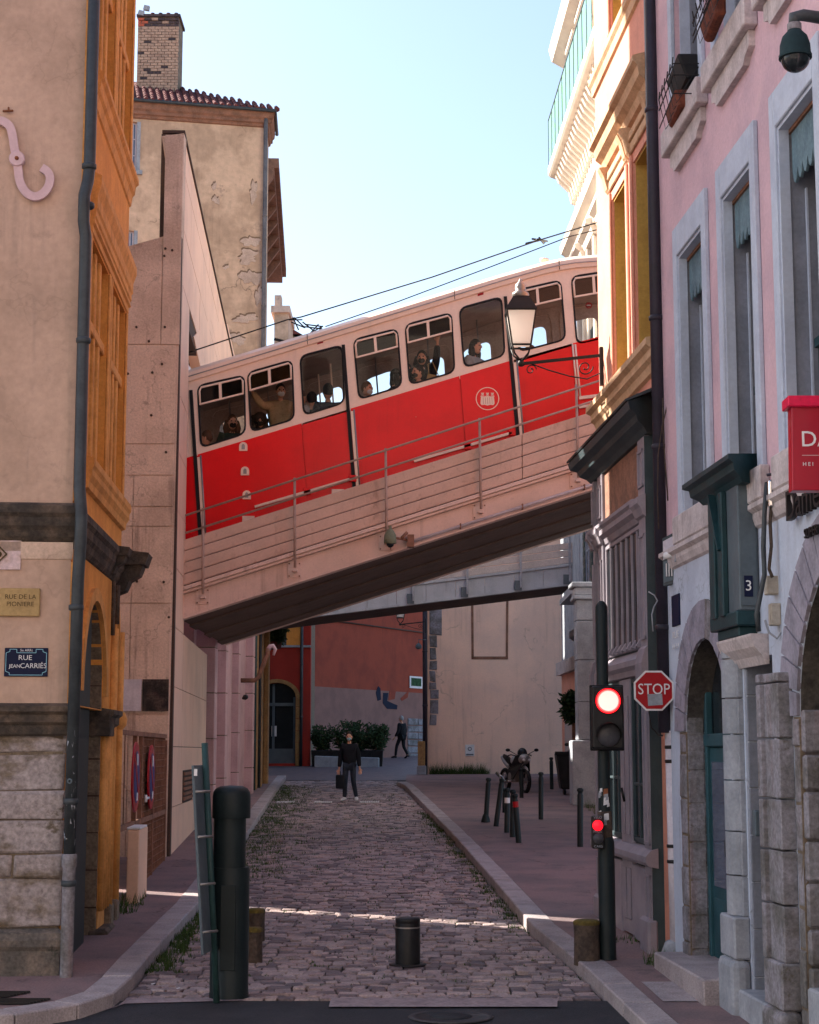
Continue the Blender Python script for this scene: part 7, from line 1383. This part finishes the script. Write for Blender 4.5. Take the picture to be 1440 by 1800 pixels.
def column(lab, y0, y1, zb_, zt, rnd, mat, hs, n1=.1):
    t = thing('engaged_column', lab, 'column', RF.pt(sR(y0), gz(y0), n1)); z = zb_; i = 0; s0, s1 = sR(y0), sR(y1)
    mb = MB(); mb.fb(RF, s0 - .05, s1 + .05, gz(y0) + .0, zb_ - .34, 0, n1 + .07); ob('base_boulder', mb, mat, t, bev=.06, seg=2)
    mb = MB(); mb.fb(RF, s0 - .03, s1 + .03, zb_ - .34, zb_, 0, n1 + .04); ob('base_block', mb, mat, t, bev=.015)
    while z < zt - .02:
        h = min(hs[i % len(hs)], zt - z); mb = MB()
        if rnd: c = RF.pt((s0 + s1) / 2, z + .005, n1 - (s1 - s0) * .35); mb.lathe(c, [((s1 - s0) * .42, 0), ((s1 - s0) * .42, h - .012)], 18); mb.fb(RF, s0, s0 + .05, z, z + h - .01, 0, .05)
        else: mb.fb(RF, s0, s1, z, z + h - .012, 0, n1); mb.fb(RF, s1 - .06, s1 + .04, z, z + h - .014, 0, n1 + .04)
        ob('drum', mb, mat, t, bev=.008); z += h; i += 1
    return t
column('pale round engaged column between the teal door arch and the dark doorway', 14.33, 14.74, 1.35, 3.6, True, M['palestone'], (.33, .36, .42, .38, .30)); column('rust-streaked square stone pilaster just left of the dark right-hand arch', 12.9, 13.32, 1.15, 3.3, False, M['dirtystone'], (.42, .4, .38, .45), .12)
mb = MB(); mb.fb(RF, sR(13.42), sR(14.28), .45, 3.45, -.52, -.5); ob('recess_back', mb, M['mortar'], pkh); z = .5
while z < 3.3: mb = MB(); mb.fb(RF, sR(14.26), sR(14.28), z, z + .37, -.5, -.01); ob('reveal_stone', mb, M['reveal'], pkh, bev=.006); z += .38
t = thing('meter_box', 'small blue-grey metal meter box inside the dark doorway', 'box', RF.pt(sR(13.9), 1.9, -.2)); q0, q1 = Y(1326, 1470, 13.9), Y(1346, 1424, 13.9); mb = MB(); mb.box(q0.x, q1.x + .03, 13.86, 13.98, q0.z, q1.z); ob('box', mb, M['slate'], t, bev=.01); mb = MB(); mb.tube((q0.x + .06, 13.85, q1.z - .04), (q0.x + .06, 13.85, q1.z - .07), .01, seg=6); ob('latch', mb, M['chrome'], t)
jambs(sR(12.72), sR(12.72) + .14, .5, 2.95, .6, M['dirtystone'], (.35, .42, .3, .4)); z = .5; i = 0
while z < 3.0:
    for nn in ((-.2, -.0), (-.42, -.21), (-.62, -.43)):
        h = (.30, .36, .27, .33)[i % 4]; mb = MB(); P = [RF.pt(sR(12.66) + random.uniform(-.03, .02), z, nn[1]), RF.pt(sR(12.75), z, nn[1]), RF.pt(sR(12.75), z, nn[0]), RF.pt(sR(12.66) + random.uniform(-.03, .02), z, nn[0])]; mb.hexa(P + [v + Vector((0, 0, h - .02)) for v in P]); ob('rubble_stone', mb, M['dirtystone'], pkh, bev=.015)
    z += h; i += 1
mb = MB(); mb.fb(RF, sR(10.3), sR(12.8), .4, 4.1, -.72, -.7); ob('arch_back_wall', mb, M['mortar'], pkh)
for lab, y0, y1, n1, z1 in (('lilac-grey doorstep below the teal door', 14.75, 16.75, .3, .80), ('blue-grey doorstep below the dark doorway', 13.35, 14.5, .12, .78), ('pale stone ledge at the foot of the right-hand arch', 10.4, 12.6, .05, 1.02)):
    mb = MB(); mb.fb(RF, sR(y0), sR(y1), gz(y0), z1, -.45, n1); t = thing('doorstep', lab, 'step', RF.pt(sR(y0), gz(y0), n1), 'stone doorsteps'); ob('slab', mb, M['palestone'] if n1 < .2 else M['kerb'], t, bev=.015)
# door-case / sign box
dc = thing('teal_signcase', 'dark teal wooden sign case with cornice and folded shutter on the pale wall', 'sign case', RF.pt(sR(14.2), 3.75, .1))
a, b = sR(13.72), sR(14.62)
mb = MB(); mb.fb(RF, a, b, 3.82, 4.86, .004, .17); ob('case_body', mb, M['slate'], dc, bev=.01)
mb = MB(); mb.mould(RF, a - .02, b + .1, [(.0, 4.84), (.17, 4.84), (.2, 4.88), (.26, 4.92), (.27, 4.98), (.32, 5.0), (.32, 5.04), (0, 5.1)], 1, 1); ob('cornice', mb, M['teal'], dc)
for i, (z0, z1) in enumerate(((3.85, 4.86),)):
    for k in range(4): s_ = b - .02 - k * .14; mb = MB(); mb.fb(RF, s_ - .12, s_, 3.8, 4.84, .17, .20 + .02 * (k % 2)); ob('shutter_leaf', mb, M['teal'], dc, bev=.008)
mb = MB(); mb.bar(RF.pt(b - .3, 4.84, .24), RF.pt(b - .52, 4.35, .22), .06, .03); ob('bent_leaf', mb, M['teal'], dc); mb = MB(); mb.fb(RF, a, b, 3.7, 3.82, .004, .2); mb.fb(RF, a + .1, b - .1, 3.62, 3.7, .004, .16); ob('case_foot', mb, M['teal'], dc, bev=.01)
mb = MB(); mb.fb(RF, a - .012, a, 3.86, 4.8, .03, .155); o = ob('end_panel', mb, M['slate'], dc); q = RF.pt(a - .014, 4.02, .1)
mb = MB(); mb.box(q.x - .035, q.x + .035, q.y - .006, q.y, 3.93, 4.1); ob('number_plate', mb, M['navy'], dc); text('numeral', '3', .12, M['white'], dc, (q.x, q.y - .008, 4.015), (1, 0, 0), (0, 0, 1), .001)
cb2 = MB(); cb2.mould(RF, sR(13.5), sR(14.6), [(.004, 3.38), (.03, 3.38), (.06, 3.45), (.12, 3.52), (.15, 3.6), (.15, 3.62), (.004, 3.62)]); ob('stone_corbel', cb2, M['sillstone'], pkh)
# small fittings
def cyl(name, lab, cat, px, py, Yd, r, h, mat, ax=(0, 0, 1), arm=True, grp=None):
    q = Y(px, py, Yd); t = thing(name, lab, cat, q, grp); mb = MB(); mb.lathe(q - Vector(ax) * h / 2, [(r * .9, 0), (r, .01), (r, h - .01), (r * .9, h)], 14, ax=ax); ob('body', mb, mat, t)
    if arm: mb = MB(); mb.tube(q, (q.x + .2, q.y + .02, q.z + .02), .012, seg=6); ob('arm', mb, M['iron'], t)
    return t
cyl('spotlight', 'silver cylinder spotlight under the corner of the teal sign case', 'spotlight', 1331, 869, 13.6, .035, .13, M['chrome'], grp='silver cylinder spotlights'); cyl('spotlight', 'silver cylinder spotlight to the right of the sign case among the cables', 'spotlight', 1356, 868, 13.1, .03, .2, M['chrome'], grp='silver cylinder spotlights')
cyl('security_camera', 'grey cylinder security camera left of the teal sign case', 'camera', 1259, 921, 15.0, .045, .12, M['pipe'])
for lab, x0, y0, x1, y1, Yd, m_ in (('cream junction box with cables below the teal sign case', 1345, 1013, 1371, 1046, 13.25, M['plaque']), ('smaller cream switch box under the larger junction box', 1353, 1061, 1371, 1100, 13.2, M['plaque']), ('grey metal cable box behind the silver spotlights', 1362, 850, 1370, 885, 13.2, M['palestone']), ('small pale box on the wall right of the hanging sign box', 1186, 958, 1196, 988, 16.6, M['palestone'])):
    q0, q1 = Y(x0, y1, Yd), Y(x1, y0, Yd); t = thing('junction_box', lab, 'junction box', q0, 'junction boxes on the pink house'); mb = MB(); mb.box(q0.x, q1.x, Yd - .06, Yd + .04, q0.z, q1.z); ob('case', mb, pm('cream_box', (.42, .38, .32), bump=.1) if m_ is M['plaque'] else m_, t, bev=.008)
    mb = MB(); mb.box(q0.x + .012, q1.x - .012, Yd - .066, Yd - .06, q0.z + .012, q1.z - .012); ob('lid', mb, pm('cream_lid', (.38, .35, .30), bump=.1) if m_ is M['plaque'] else m_, t)
for lab, pts, r, m_ in (('thick dark conduit running down beside the sign case', [(1348, 850), (1344, 900), (1342, 960), (1344, 1010), (1336, 1050), (1330, 1080), (1334, 1110)], .02, 'pipe'), ('pale knotted cable bundle running down to the junction box', [(1357, 870), (1354, 920), (1356, 960), (1352, 1000), (1358, 1015)], .014, 'stump'), ('thin cable crossing along the top of the pale wall', [(1348, 835), (1370, 832), (1400, 806), (1440, 785)], .012, 'pipe2'), ('second thin cable under the red sign', [(1345, 850), (1375, 838), (1405, 812), (1445, 795)], .01, 'iron'), ('looped cable under the smaller switch box', [(1371, 1085), (1374, 1110), (1366, 1122), (1352, 1112), (1345, 1090)], .01, 'palestone'), ('thin vertical cable on the upper pink wall', [(1433, -10), (1432, 60), (1436, 140), (1440, 260)], .006, 'stump')):
    mb = MB(); mb.path([Y(x, y, 13.15 if x < 1400 else 12.7) for x, y in pts], r, 6); ob('wall_cable', mb, M[m_], label=lab, cat='cable', group='cables on the pink house')
# hanging sign box
t = thing('hanging_sign_box', 'flat pinkish sign box fixed beside the dark plum downpipe', 'sign', Y(1178, 980, 16.9)); q0, q1 = Y(1166, 1030, 16.95), Y(1182, 938, 16.95); 
mb = MB(); mb.hexa([(q0.x, 16.95, q0.z), (q1.x + .04, 16.85, q0.z + .03), (q1.x + .08, 16.9, q0.z + .03), (q0.x + .04, 17.0, q0.z), (q0.x, 16.95, q1.z - .05), (q1.x + .04, 16.85, q1.z + .02), (q1.x + .08, 16.9, q1.z + .02), (q0.x + .04, 17.0, q1.z - .05)]); ob('case', mb, M['pipe'], t)
mb = MB(); mb.add([(q0.x + .005, 16.94, q0.z + .26), (q1.x + .02, 16.85, q0.z + .30), (q1.x + .02, 16.85, q1.z - .02), (q0.x + .005, 16.94, q1.z - .08)], [(0, 1, 2, 3)]); ob('face', mb, M['whitepipe'], t); mb = MB(); mb.add([(q0.x + .005, 16.94, q0.z + .03), (q1.x + .02, 16.85, q0.z + .06), (q1.x + .02, 16.85, q0.z + .27), (q0.x + .005, 16.94, q0.z + .24)], [(0, 1, 2, 3)]); ob('lower_face', mb, M['slate'], t)
for k in range(3): mb = MB(); x = q0.x + .025 + k * .022; mb.box(x, x + .010, 16.90 - k * .025, 16.925 - k * .025, q0.z + .09, q0.z + .22); ob('letter_stroke', mb, M['white'], t)
cyl('spotlight', 'small white spotlight in front of the flat sign box', 'spotlight', 1175, 976, 16.75, .035, .09, M['white'], ax=(.8, -.5, .1))
t, a, b, c, d, n = plate('street_sign', 'small dark blue street plate low beside the hanging sign box', 'street sign', 1180, 1098, 1194, 1048, M['navy'], fr=RF, th=.02); 
ftext(t, 'lettering', 'RUE', RF, (a + b) / 2, d - .09, n, .1, M['white'], 1.6, True); ftext(t, 'lettering', 'DE LA', RF, (a + b) / 2, d - .2, n, .07, M['white'], 1.6, True)
# CCTV dome
q = Y(1398, 95, 10.9); t = thing('dome_camera', 'dark teal dome security camera hanging from an arm at the top right', 'camera', q); r = .104
mb = MB(); mb.lathe(q, [(r * 1.06, -.03), (r * 1.06, -.01), (r, 0), (r * .97, .06), (r * .8, .12), (r * .5, .155), (r * .45, .16), (r * .45, .17)], 28); ob('housing', mb, pm('dark_camera_shell', (.012, .03, .036), bump=.05), t); mb = MB(); mb.lathe(q, [(r * .46, .165), (r * .46, .21), (r * .4, .215)], 20); ob('collar', mb, M['dirtystone'], t)
mb = MB(); mb.ball(q - Vector((0, 0, .035)), r * .92, 24, 14, (1, 1, .95)); ob('dome', mb, M['glass_dark'], t)
mb = MB(); mb.path([q + Vector((0, 0, .2)), q + Vector((0, 0, .26)), q + Vector((.06, 0, .275)), q + Vector((.4, 0, .22))], [.04, .042, .04, .045], 10); ob('arm', mb, M['pipe'], t)
# red sign and wall letters
q0, q1 = Y(1392, 862, 11.4), Y(1386, 697, 11.4); t = thing('red_shop_sign', 'crimson shop sign with white lettering cut by the right edge', 'sign', q0); zb_, zt = q0.z, q1.z; x0 = q1.x
mb = MB(); mb.hexa([(q0.x + .005, 11.4, zb_), (3.6, 11.4, zb_), (3.6, 11.52, zb_), (q0.x + .005, 11.52, zb_), (x0 + .02, 11.4, zt - .07), (3.6, 11.4, zt - .07), (3.6, 11.52, zt - .07), (x0 + .02, 11.52, zt - .07)]); ob('panel', mb, M['redsign'], t, bev=.004)
mb = MB(); mb.box(x0 - .012, 3.6, 11.36, 11.56, zt - .075, zt); ob('top_trim', mb, pm('bright_crimson_trim', (.62, .006, .06), bump=0, rough=.35), t, bev=.006)
qa = Y(1407, 773, 11.4); text('lettering', 'DA', .152, M['white'], t, (qa.x, 11.398, qa.z), (1, 0, 0), (0, 0, 1), .002, 'LEFT'); qa = Y(1411, 816, 11.4); text('lettering', 'H E I', .036, M['white'], t, (qa.x, 11.398, qa.z), (1, 0, 0), (0, 0, 1), .002, 'LEFT')
qa, qb = Y(1410, 801, 11.4), Y(1480, 801, 11.4); mb = MB(); mb.box(qa.x, qb.x, 11.395, 11.4, qa.z, qa.z + .004); ob('divider_line', mb, M['pinkmetal'], t)
t = thing('wall_lettering', 'black raised metal shop name on the pale wall under the red sign', 'lettering', RF.pt(sR(12.8), 4.5, .05)); s_, z_ = RP(1384, 890, .06)
text('letters', 'Damerc', .32, M['iron'], t, RF.pt(s_, z_ - .02, .06), RF.e * -1, (0, 0, 1), .02, 'LEFT', 1.1); s_, z_ = RP(1416, 940, .06); text('small_letters', 'SUPER', .10, M['iron'], t, RF.pt(s_, z_, .06), RF.e * -1, (0, 0, 1), .015, 'LEFT', 1.2)
# ------------------------------------------------------------------ traffic light, stop sign
TLY = 17.24; tl = thing('traffic_light', 'dark traffic light pole with lit red lamp and small repeater', 'traffic light', (1.94, TLY, gz(TLY) + .1)); bx_ = Y(1069, 1706, TLY).x; tx_ = Y(1058, 1062, TLY).x; z0 = gz(TLY) + .12; zt = Y(1058, 1060, TLY).z; zm = Y(1062, 1480, TLY).z
mb = MB(); mb.lathe((bx_, TLY, z0), [(.088, 0), (.084, .02), (.082, zm - z0), (.068, zm - z0 + .05)], 20); ob('lower_pole', mb, M['darkgreen'], tl); mb = MB(); mb.lathe((bx_ - .01, TLY, zm + .02), [(.06, 0), (.06, zt - zm - .06), (.05, zt - zm - .03), (.02, zt - zm)], 20); ob('upper_pole', mb, M['darkgreen'], tl)
mb = MB(); mb.tube((bx_, TLY, zm - .1), (bx_ - .01, TLY, zm + .3), .07, seg=16); ob('pole_joint', mb, M['stump'], tl)
q0, q1 = Y(1042, 1317, TLY - .2), Y(1096, 1206, TLY - .2); mb = MB(); mb.box(q0.x, q1.x, TLY - .2, TLY - .07, q0.z, q1.z); hd_ = ob('signal_head', mb, M['black'], tl, bev=.02, seg=2)
mb = MB(); mb.box(q0.x - .012, q1.x + .012, TLY - .09, TLY - .075, q0.z - .015, q1.z + .015); ob('backboard', mb, M['rubber'], tl, bev=.01)
for (x, y, r, m1) in ((1069, 1232, .125, 'lens_red'), (1070, 1292, .115, 'lens_off')):
    c = Y(x, y, TLY - .2); mb = MB(); mb.lathe(c, [(r * 1.05, 0), (r * 1.05, .012), (r, .012)], 32, ax=(0, -1, 0), cap=False); ob('lens_ring', mb, M['rubber'], hd_); mb = MB(); mb.lathe(c, [(r, .004), (r * .85, .022), (r * .5, .032), (0, .036)], 32, ax=(0, -1, 0), cap=False); ob('lens', mb, M[m1], hd_)
    if m1 == 'lens_red': mb = MB(); mb.lathe(c, [(r * .80, .0265), (r * .5, .0345), (0, .038)], 32, ax=(0, -1, 0), cap=False); ob('lens_core', mb, M['lens_core'], hd_); mb = MB(); mb.lathe(c, [(r * .91, .0165), (r * .81, .0262)], 32, ax=(0, -1, 0), cap=False); ob('lens_halo', mb, M['lens_mid'], hd_)
    mb = MB(); n_ = 20; vs = []
    for k in range(n_ + 1): a_ = -.15 + (math.pi + .3) * k / n_; vs += [(c.x + r * 1.1 * math.cos(a_), TLY - .2, c.z + r * 1.1 * math.sin(a_)), (c.x + r * 1.1 * math.cos(a_), TLY - .36 + (.10 * abs(math.cos(a_))), c.z + r * 1.1 * math.sin(a_) - .01)]
    mb.add(vs, [(2 * k, 2 * k + 1, 2 * k + 3, 2 * k + 2) for k in range(n_)]); ob('visor', mb, M['rubber'], hd_)
q0, q1 = Y(1041, 1492, TLY - .16), Y(1062, 1434, TLY - .16); mb = MB(); mb.box(q0.x, q1.x, TLY - .16, TLY - .07, q0.z, q1.z); rp_ = ob('repeater_box', mb, M['black'], tl, bev=.015, seg=2)
for (x, y, m1) in ((1051, 1451, 'lens_red'), (1052, 1474, 'lens_off')): c = Y(x, y, TLY - .17); mb = MB(); mb.lathe(c, [(.052, 0), (.045, .012), (0, .018)], 24, ax=(0, -1, 0), cap=False); ob('lens', mb, M[m1], rp_)
for (x, y, s) in ((1051, 1437, 'VELO'), (1051, 1462, 'FEUX'), (1052, 1488, 'CARS')): c = Y(x, y, TLY - .162); text('lettering', s, .035, M['palestone'], rp_, (c.x, c.y, c.z), (1, 0, 0), (0, 0, 1), .001)
rr_ = random.Random(8)
for k in range(11):
    a_ = rr_.uniform(-1.3, 1.3); zz = rr_.uniform(zm + .18, zm + .52); mb = MB(); w_ = rr_.uniform(.02, .045); r = .0745; mb.add([(bx_ + r * math.sin(a_ + u), TLY - r * math.cos(a_ + u), zz + v) for u, v in ((-w_ * 9, -w_), (w_ * 9, -w_ * .6), (w_ * 8, w_), (-w_ * 7, w_ * .8))], [(0, 1, 2, 3)]); ob('sticker', mb, rr_.choice([M['white'], M['white'], M['rustpipe'], M['palestone']]), tl)
for k in range(14):
    zz = gz(TLY) + 1.9
st = thing('stop_sign', 'small red octagonal stop sign with a grey sticker by the pole', 'stop sign', Y(1150, 1213, 17.0)); c = Y(1149.5, 1214, 16.98); r = .213
def octa(r): return [(c.x + r * math.cos(math.pi / 8 + k * math.pi / 4), c.z + r * math.sin(math.pi / 8 + k * math.pi / 4)) for k in range(8)]
for nm, r_, y_, m_ in (('rim_plate', r, 16.98, 'white'), ('red_plate', r * .91, 16.976, 'signred')): mb = MB(); mb.ext([(x, y_, z) for x, z in octa(r_)], (0, .01 if nm == 'rim_plate' else .003, 0)); ob(nm, mb, M[m_], st)
text('lettering', 'STOP', .152, M['white'], st, (c.x, 16.974, c.z + .01), (1, 0, 0), (0, 0, 1), .001, sx=.88); mb = MB(); mb.ext([(c.x - .06, 16.972, c.z - .15), (c.x + .085, 16.972, c.z - .14), (c.x + .08, 16.972, c.z - .03), (c.x - .065, 16.972, c.z - .035)], (0, .002, 0)); ob('grey_sticker', mb, M['palestone'], st)
mb = MB(); mb.bar((c.x, 17.0, c.z), (c.x + .02, 17.2, c.z), .04, .2); ob('bracket', mb, M['steel'], st); mb = MB(); mb.path([(c.x - .05, 17.0, c.z - .2), (c.x - .03, 17.0, c.z - .36), (c.x + .06, 17.1, c.z - .44), (c.x + .1, 17.15, c.z - .44)], .008, 6); ob('cable', mb, M['iron'], st)
# ------------------------------------------------------------------ foreground posts
def post(lab, px, yb_, yt, w_, off, mats, name='wooden_post', cat='post', tilt=0, grp=None):
    b = G(px, yb_, off); zt = Y(px, yt, b.y).z; r = w_ / 2 / FPX * b.y; t = thing(name, lab, cat, b, grp); h = zt - b.z
    return t, b, r, h
for lab, px_, yb_, yt, w_, off in (('worn round wooden post with mossy top beside the traffic light pole', 1032, 1687, 1617, 44, .12), ('short wooden post with mossy top behind the big dark pillar', 450, 1655, 1597, 30, -.0), ('shorter wooden post nearest to the big dark pillar', 447, 1691, 1630, 28, -.0)):
    t, b, r, h = post(lab, px_, yb_, yt, w_, off, None, grp='worn wooden posts'); mb = MB(); mb.lathe(b, [(r * 1.02, -.05), (r, .1), (r * .98, h * .6), (r * 1.02, h - .04)], 16); ob('stump', mb, M['stump'], t); mb = MB(); mb.lathe(b, [(r * 1.04, h - .045), (r * 1.05, h - .015), (r * .9, h), (0, h + .004)], 16); ob('mossy_cap', mb, M['moss'], t)
t, b, r, h = post('single dark steel bollard standing in the middle of the cobbles', 717, 1697, 1613, 43, 0, None, 'retractable_bollard', 'bollard'); mb = MB(); mb.lathe(b, [(r, -.02), (r, h - .06), (r * .975, h - .055), (r * .975, h - .045), (r, h - .04), (r, h - .015), (r * .93, h), (0, h)], 28); ob('cylinder', mb, M['black'], t)
mb = MB(); mb.lathe(b, [(r * 1.004, h - .10), (r * 1.004, h - .085)], 28, cap=False); ob('reflective_band', mb, M['steel'], t); mb = MB(); mb.lathe((b.x, b.y, gz(b.y) + .004), [(r * 1.5, 0), (r * 1.5, .012), (r, .014)], 28, cap=False); ob('ground_ring', mb, M['black'], t)
b = G(400, 1753, 0); t = thing('access_control_pillar', 'big dark green-grey domed control pillar at the left of the road', 'pillar', b); r = 31 / FPX * b.y; h = Y(400, 1381, b.y).z - b.z
hz = lambda y: Y(400, y, b.y).z - b.z
r2 = 33 / FPX * b.y; b3 = Vector((Y(404.5, 1600, b.y).x, b.y, b.z))
mb = MB(); mb.lathe(b, [(r * .9, hz(1530)), (r * .9, hz(1430))], 32); ob('recessed_neck', mb, M['darkgreen'], t)
mb = MB(); mb.lathe(b3, [(r2 * 1.02, 0), (r2 * 1.02, .04), (r2, .05), (r2, hz(1524) - .01), (r2 * .985, hz(1524))], 40); ob('lower_body', mb, M['darkgreen'], t)
mb = MB(); mb.lathe(b3, [(r2 * .985, hz(1438)), (r2, hz(1438) + .008), (r2, hz(1400)), (r2 * .96, hz(1392)), (r2 * .84, hz(1386)), (r2 * .6, hz(1382)), (0, hz(1380))], 40); ob('domed_head', mb, M['darkgreen'], t)
mb = MB(); mb.fb(Fr(b3.x, b3.y - r2 - .002, 1, 0, 1), -.07, .07, b.z + .25, b.z + 1.0, -.03, .0); ob('service_door', mb, M['darkgreen'], t, bev=.006)
# signpost with plate seen from the edge
b = G(381, 1763, 0); t = thing('leaning_signpost', 'leaning green signpost carrying a long sign seen edge-on beside the dark pillar', 'signpost', b); tp_ = Y(360, 1306, b.y - .0)
mb = MB(); mb.tube(b, tp_, .030, seg=12); ob('post', mb, M['postgreen'], t)
A_, B_ = Y(352, 1345, b.y - .05), Y(369, 1672, b.y - .05); d = (A_ - B_); px3 = Vector((.10, .995, 0)); hw = .30
mb = MB(); th3 = Vector((.012, 0, 0)); c0, c1 = B_, A_
mb.hexa([c0 - th3 - px3 * hw, c0 + th3 - px3 * hw, c0 + th3 + px3 * hw, c0 - th3 + px3 * hw, c1 - th3 - px3 * hw, c1 + th3 - px3 * hw, c1 + th3 + px3 * hw, c1 - th3 + px3 * hw]); ob('sign_plate', mb, M['slate'], t, bev=.004)
for k in (.12, .37, .62, .86): q = B_.lerp(A_, k); mb = MB(); mb.tube(q + Vector((-.01, -.31, 0)), q + Vector((.1, -.2, 0)), .012, seg=6); ob('clamp_bolt', mb, M['steel'], t)
mb = MB(); q = A_ - Vector((0, .31, .06)); mb.box(q.x - .014, q.x + .014, q.y - .012, q.y - .002, q.z - .03, q.z + .03); ob('sticker', mb, M['white'], t)
# frontage added behind the viewer for warm bounce light and reflections
sq = thing('bounce_frontage', 'long sunlit cream town house row added unseen behind the viewer to bounce warm light', 'building', (0, -13, gz(-13)))
BF = Fr(34, -13, -1, 0, 1); hl = []
for i in range(24):
    for z in (3.6, 7.2, 10.8, 14.4, 18.0): hl.append(rect(1.2 + i * 2.8, 2.3 + i * 2.8, z, z + 2.1))
mb = MB(); mb.wall(BF, rect(0, 68, -1, 22), hl, .3); ob('house_wall', mb, pm('sunlit_cream_plaster', (.66, .57, .49), (.58, .50, .43), .15, bump=.1), sq)
mb = MB(); mb.fb(BF, 0, 68, -1, 22, -4, -.31); ob('inner_mass', mb, M['slate'], sq); mb = MB(); mb.mould(BF, 0, 68, [(0, 21.4), (.3, 21.6), (.6, 22), (.6, 22.2), (0, 22.2)]); ob('cornice', mb, M['whitehouse'], sq)
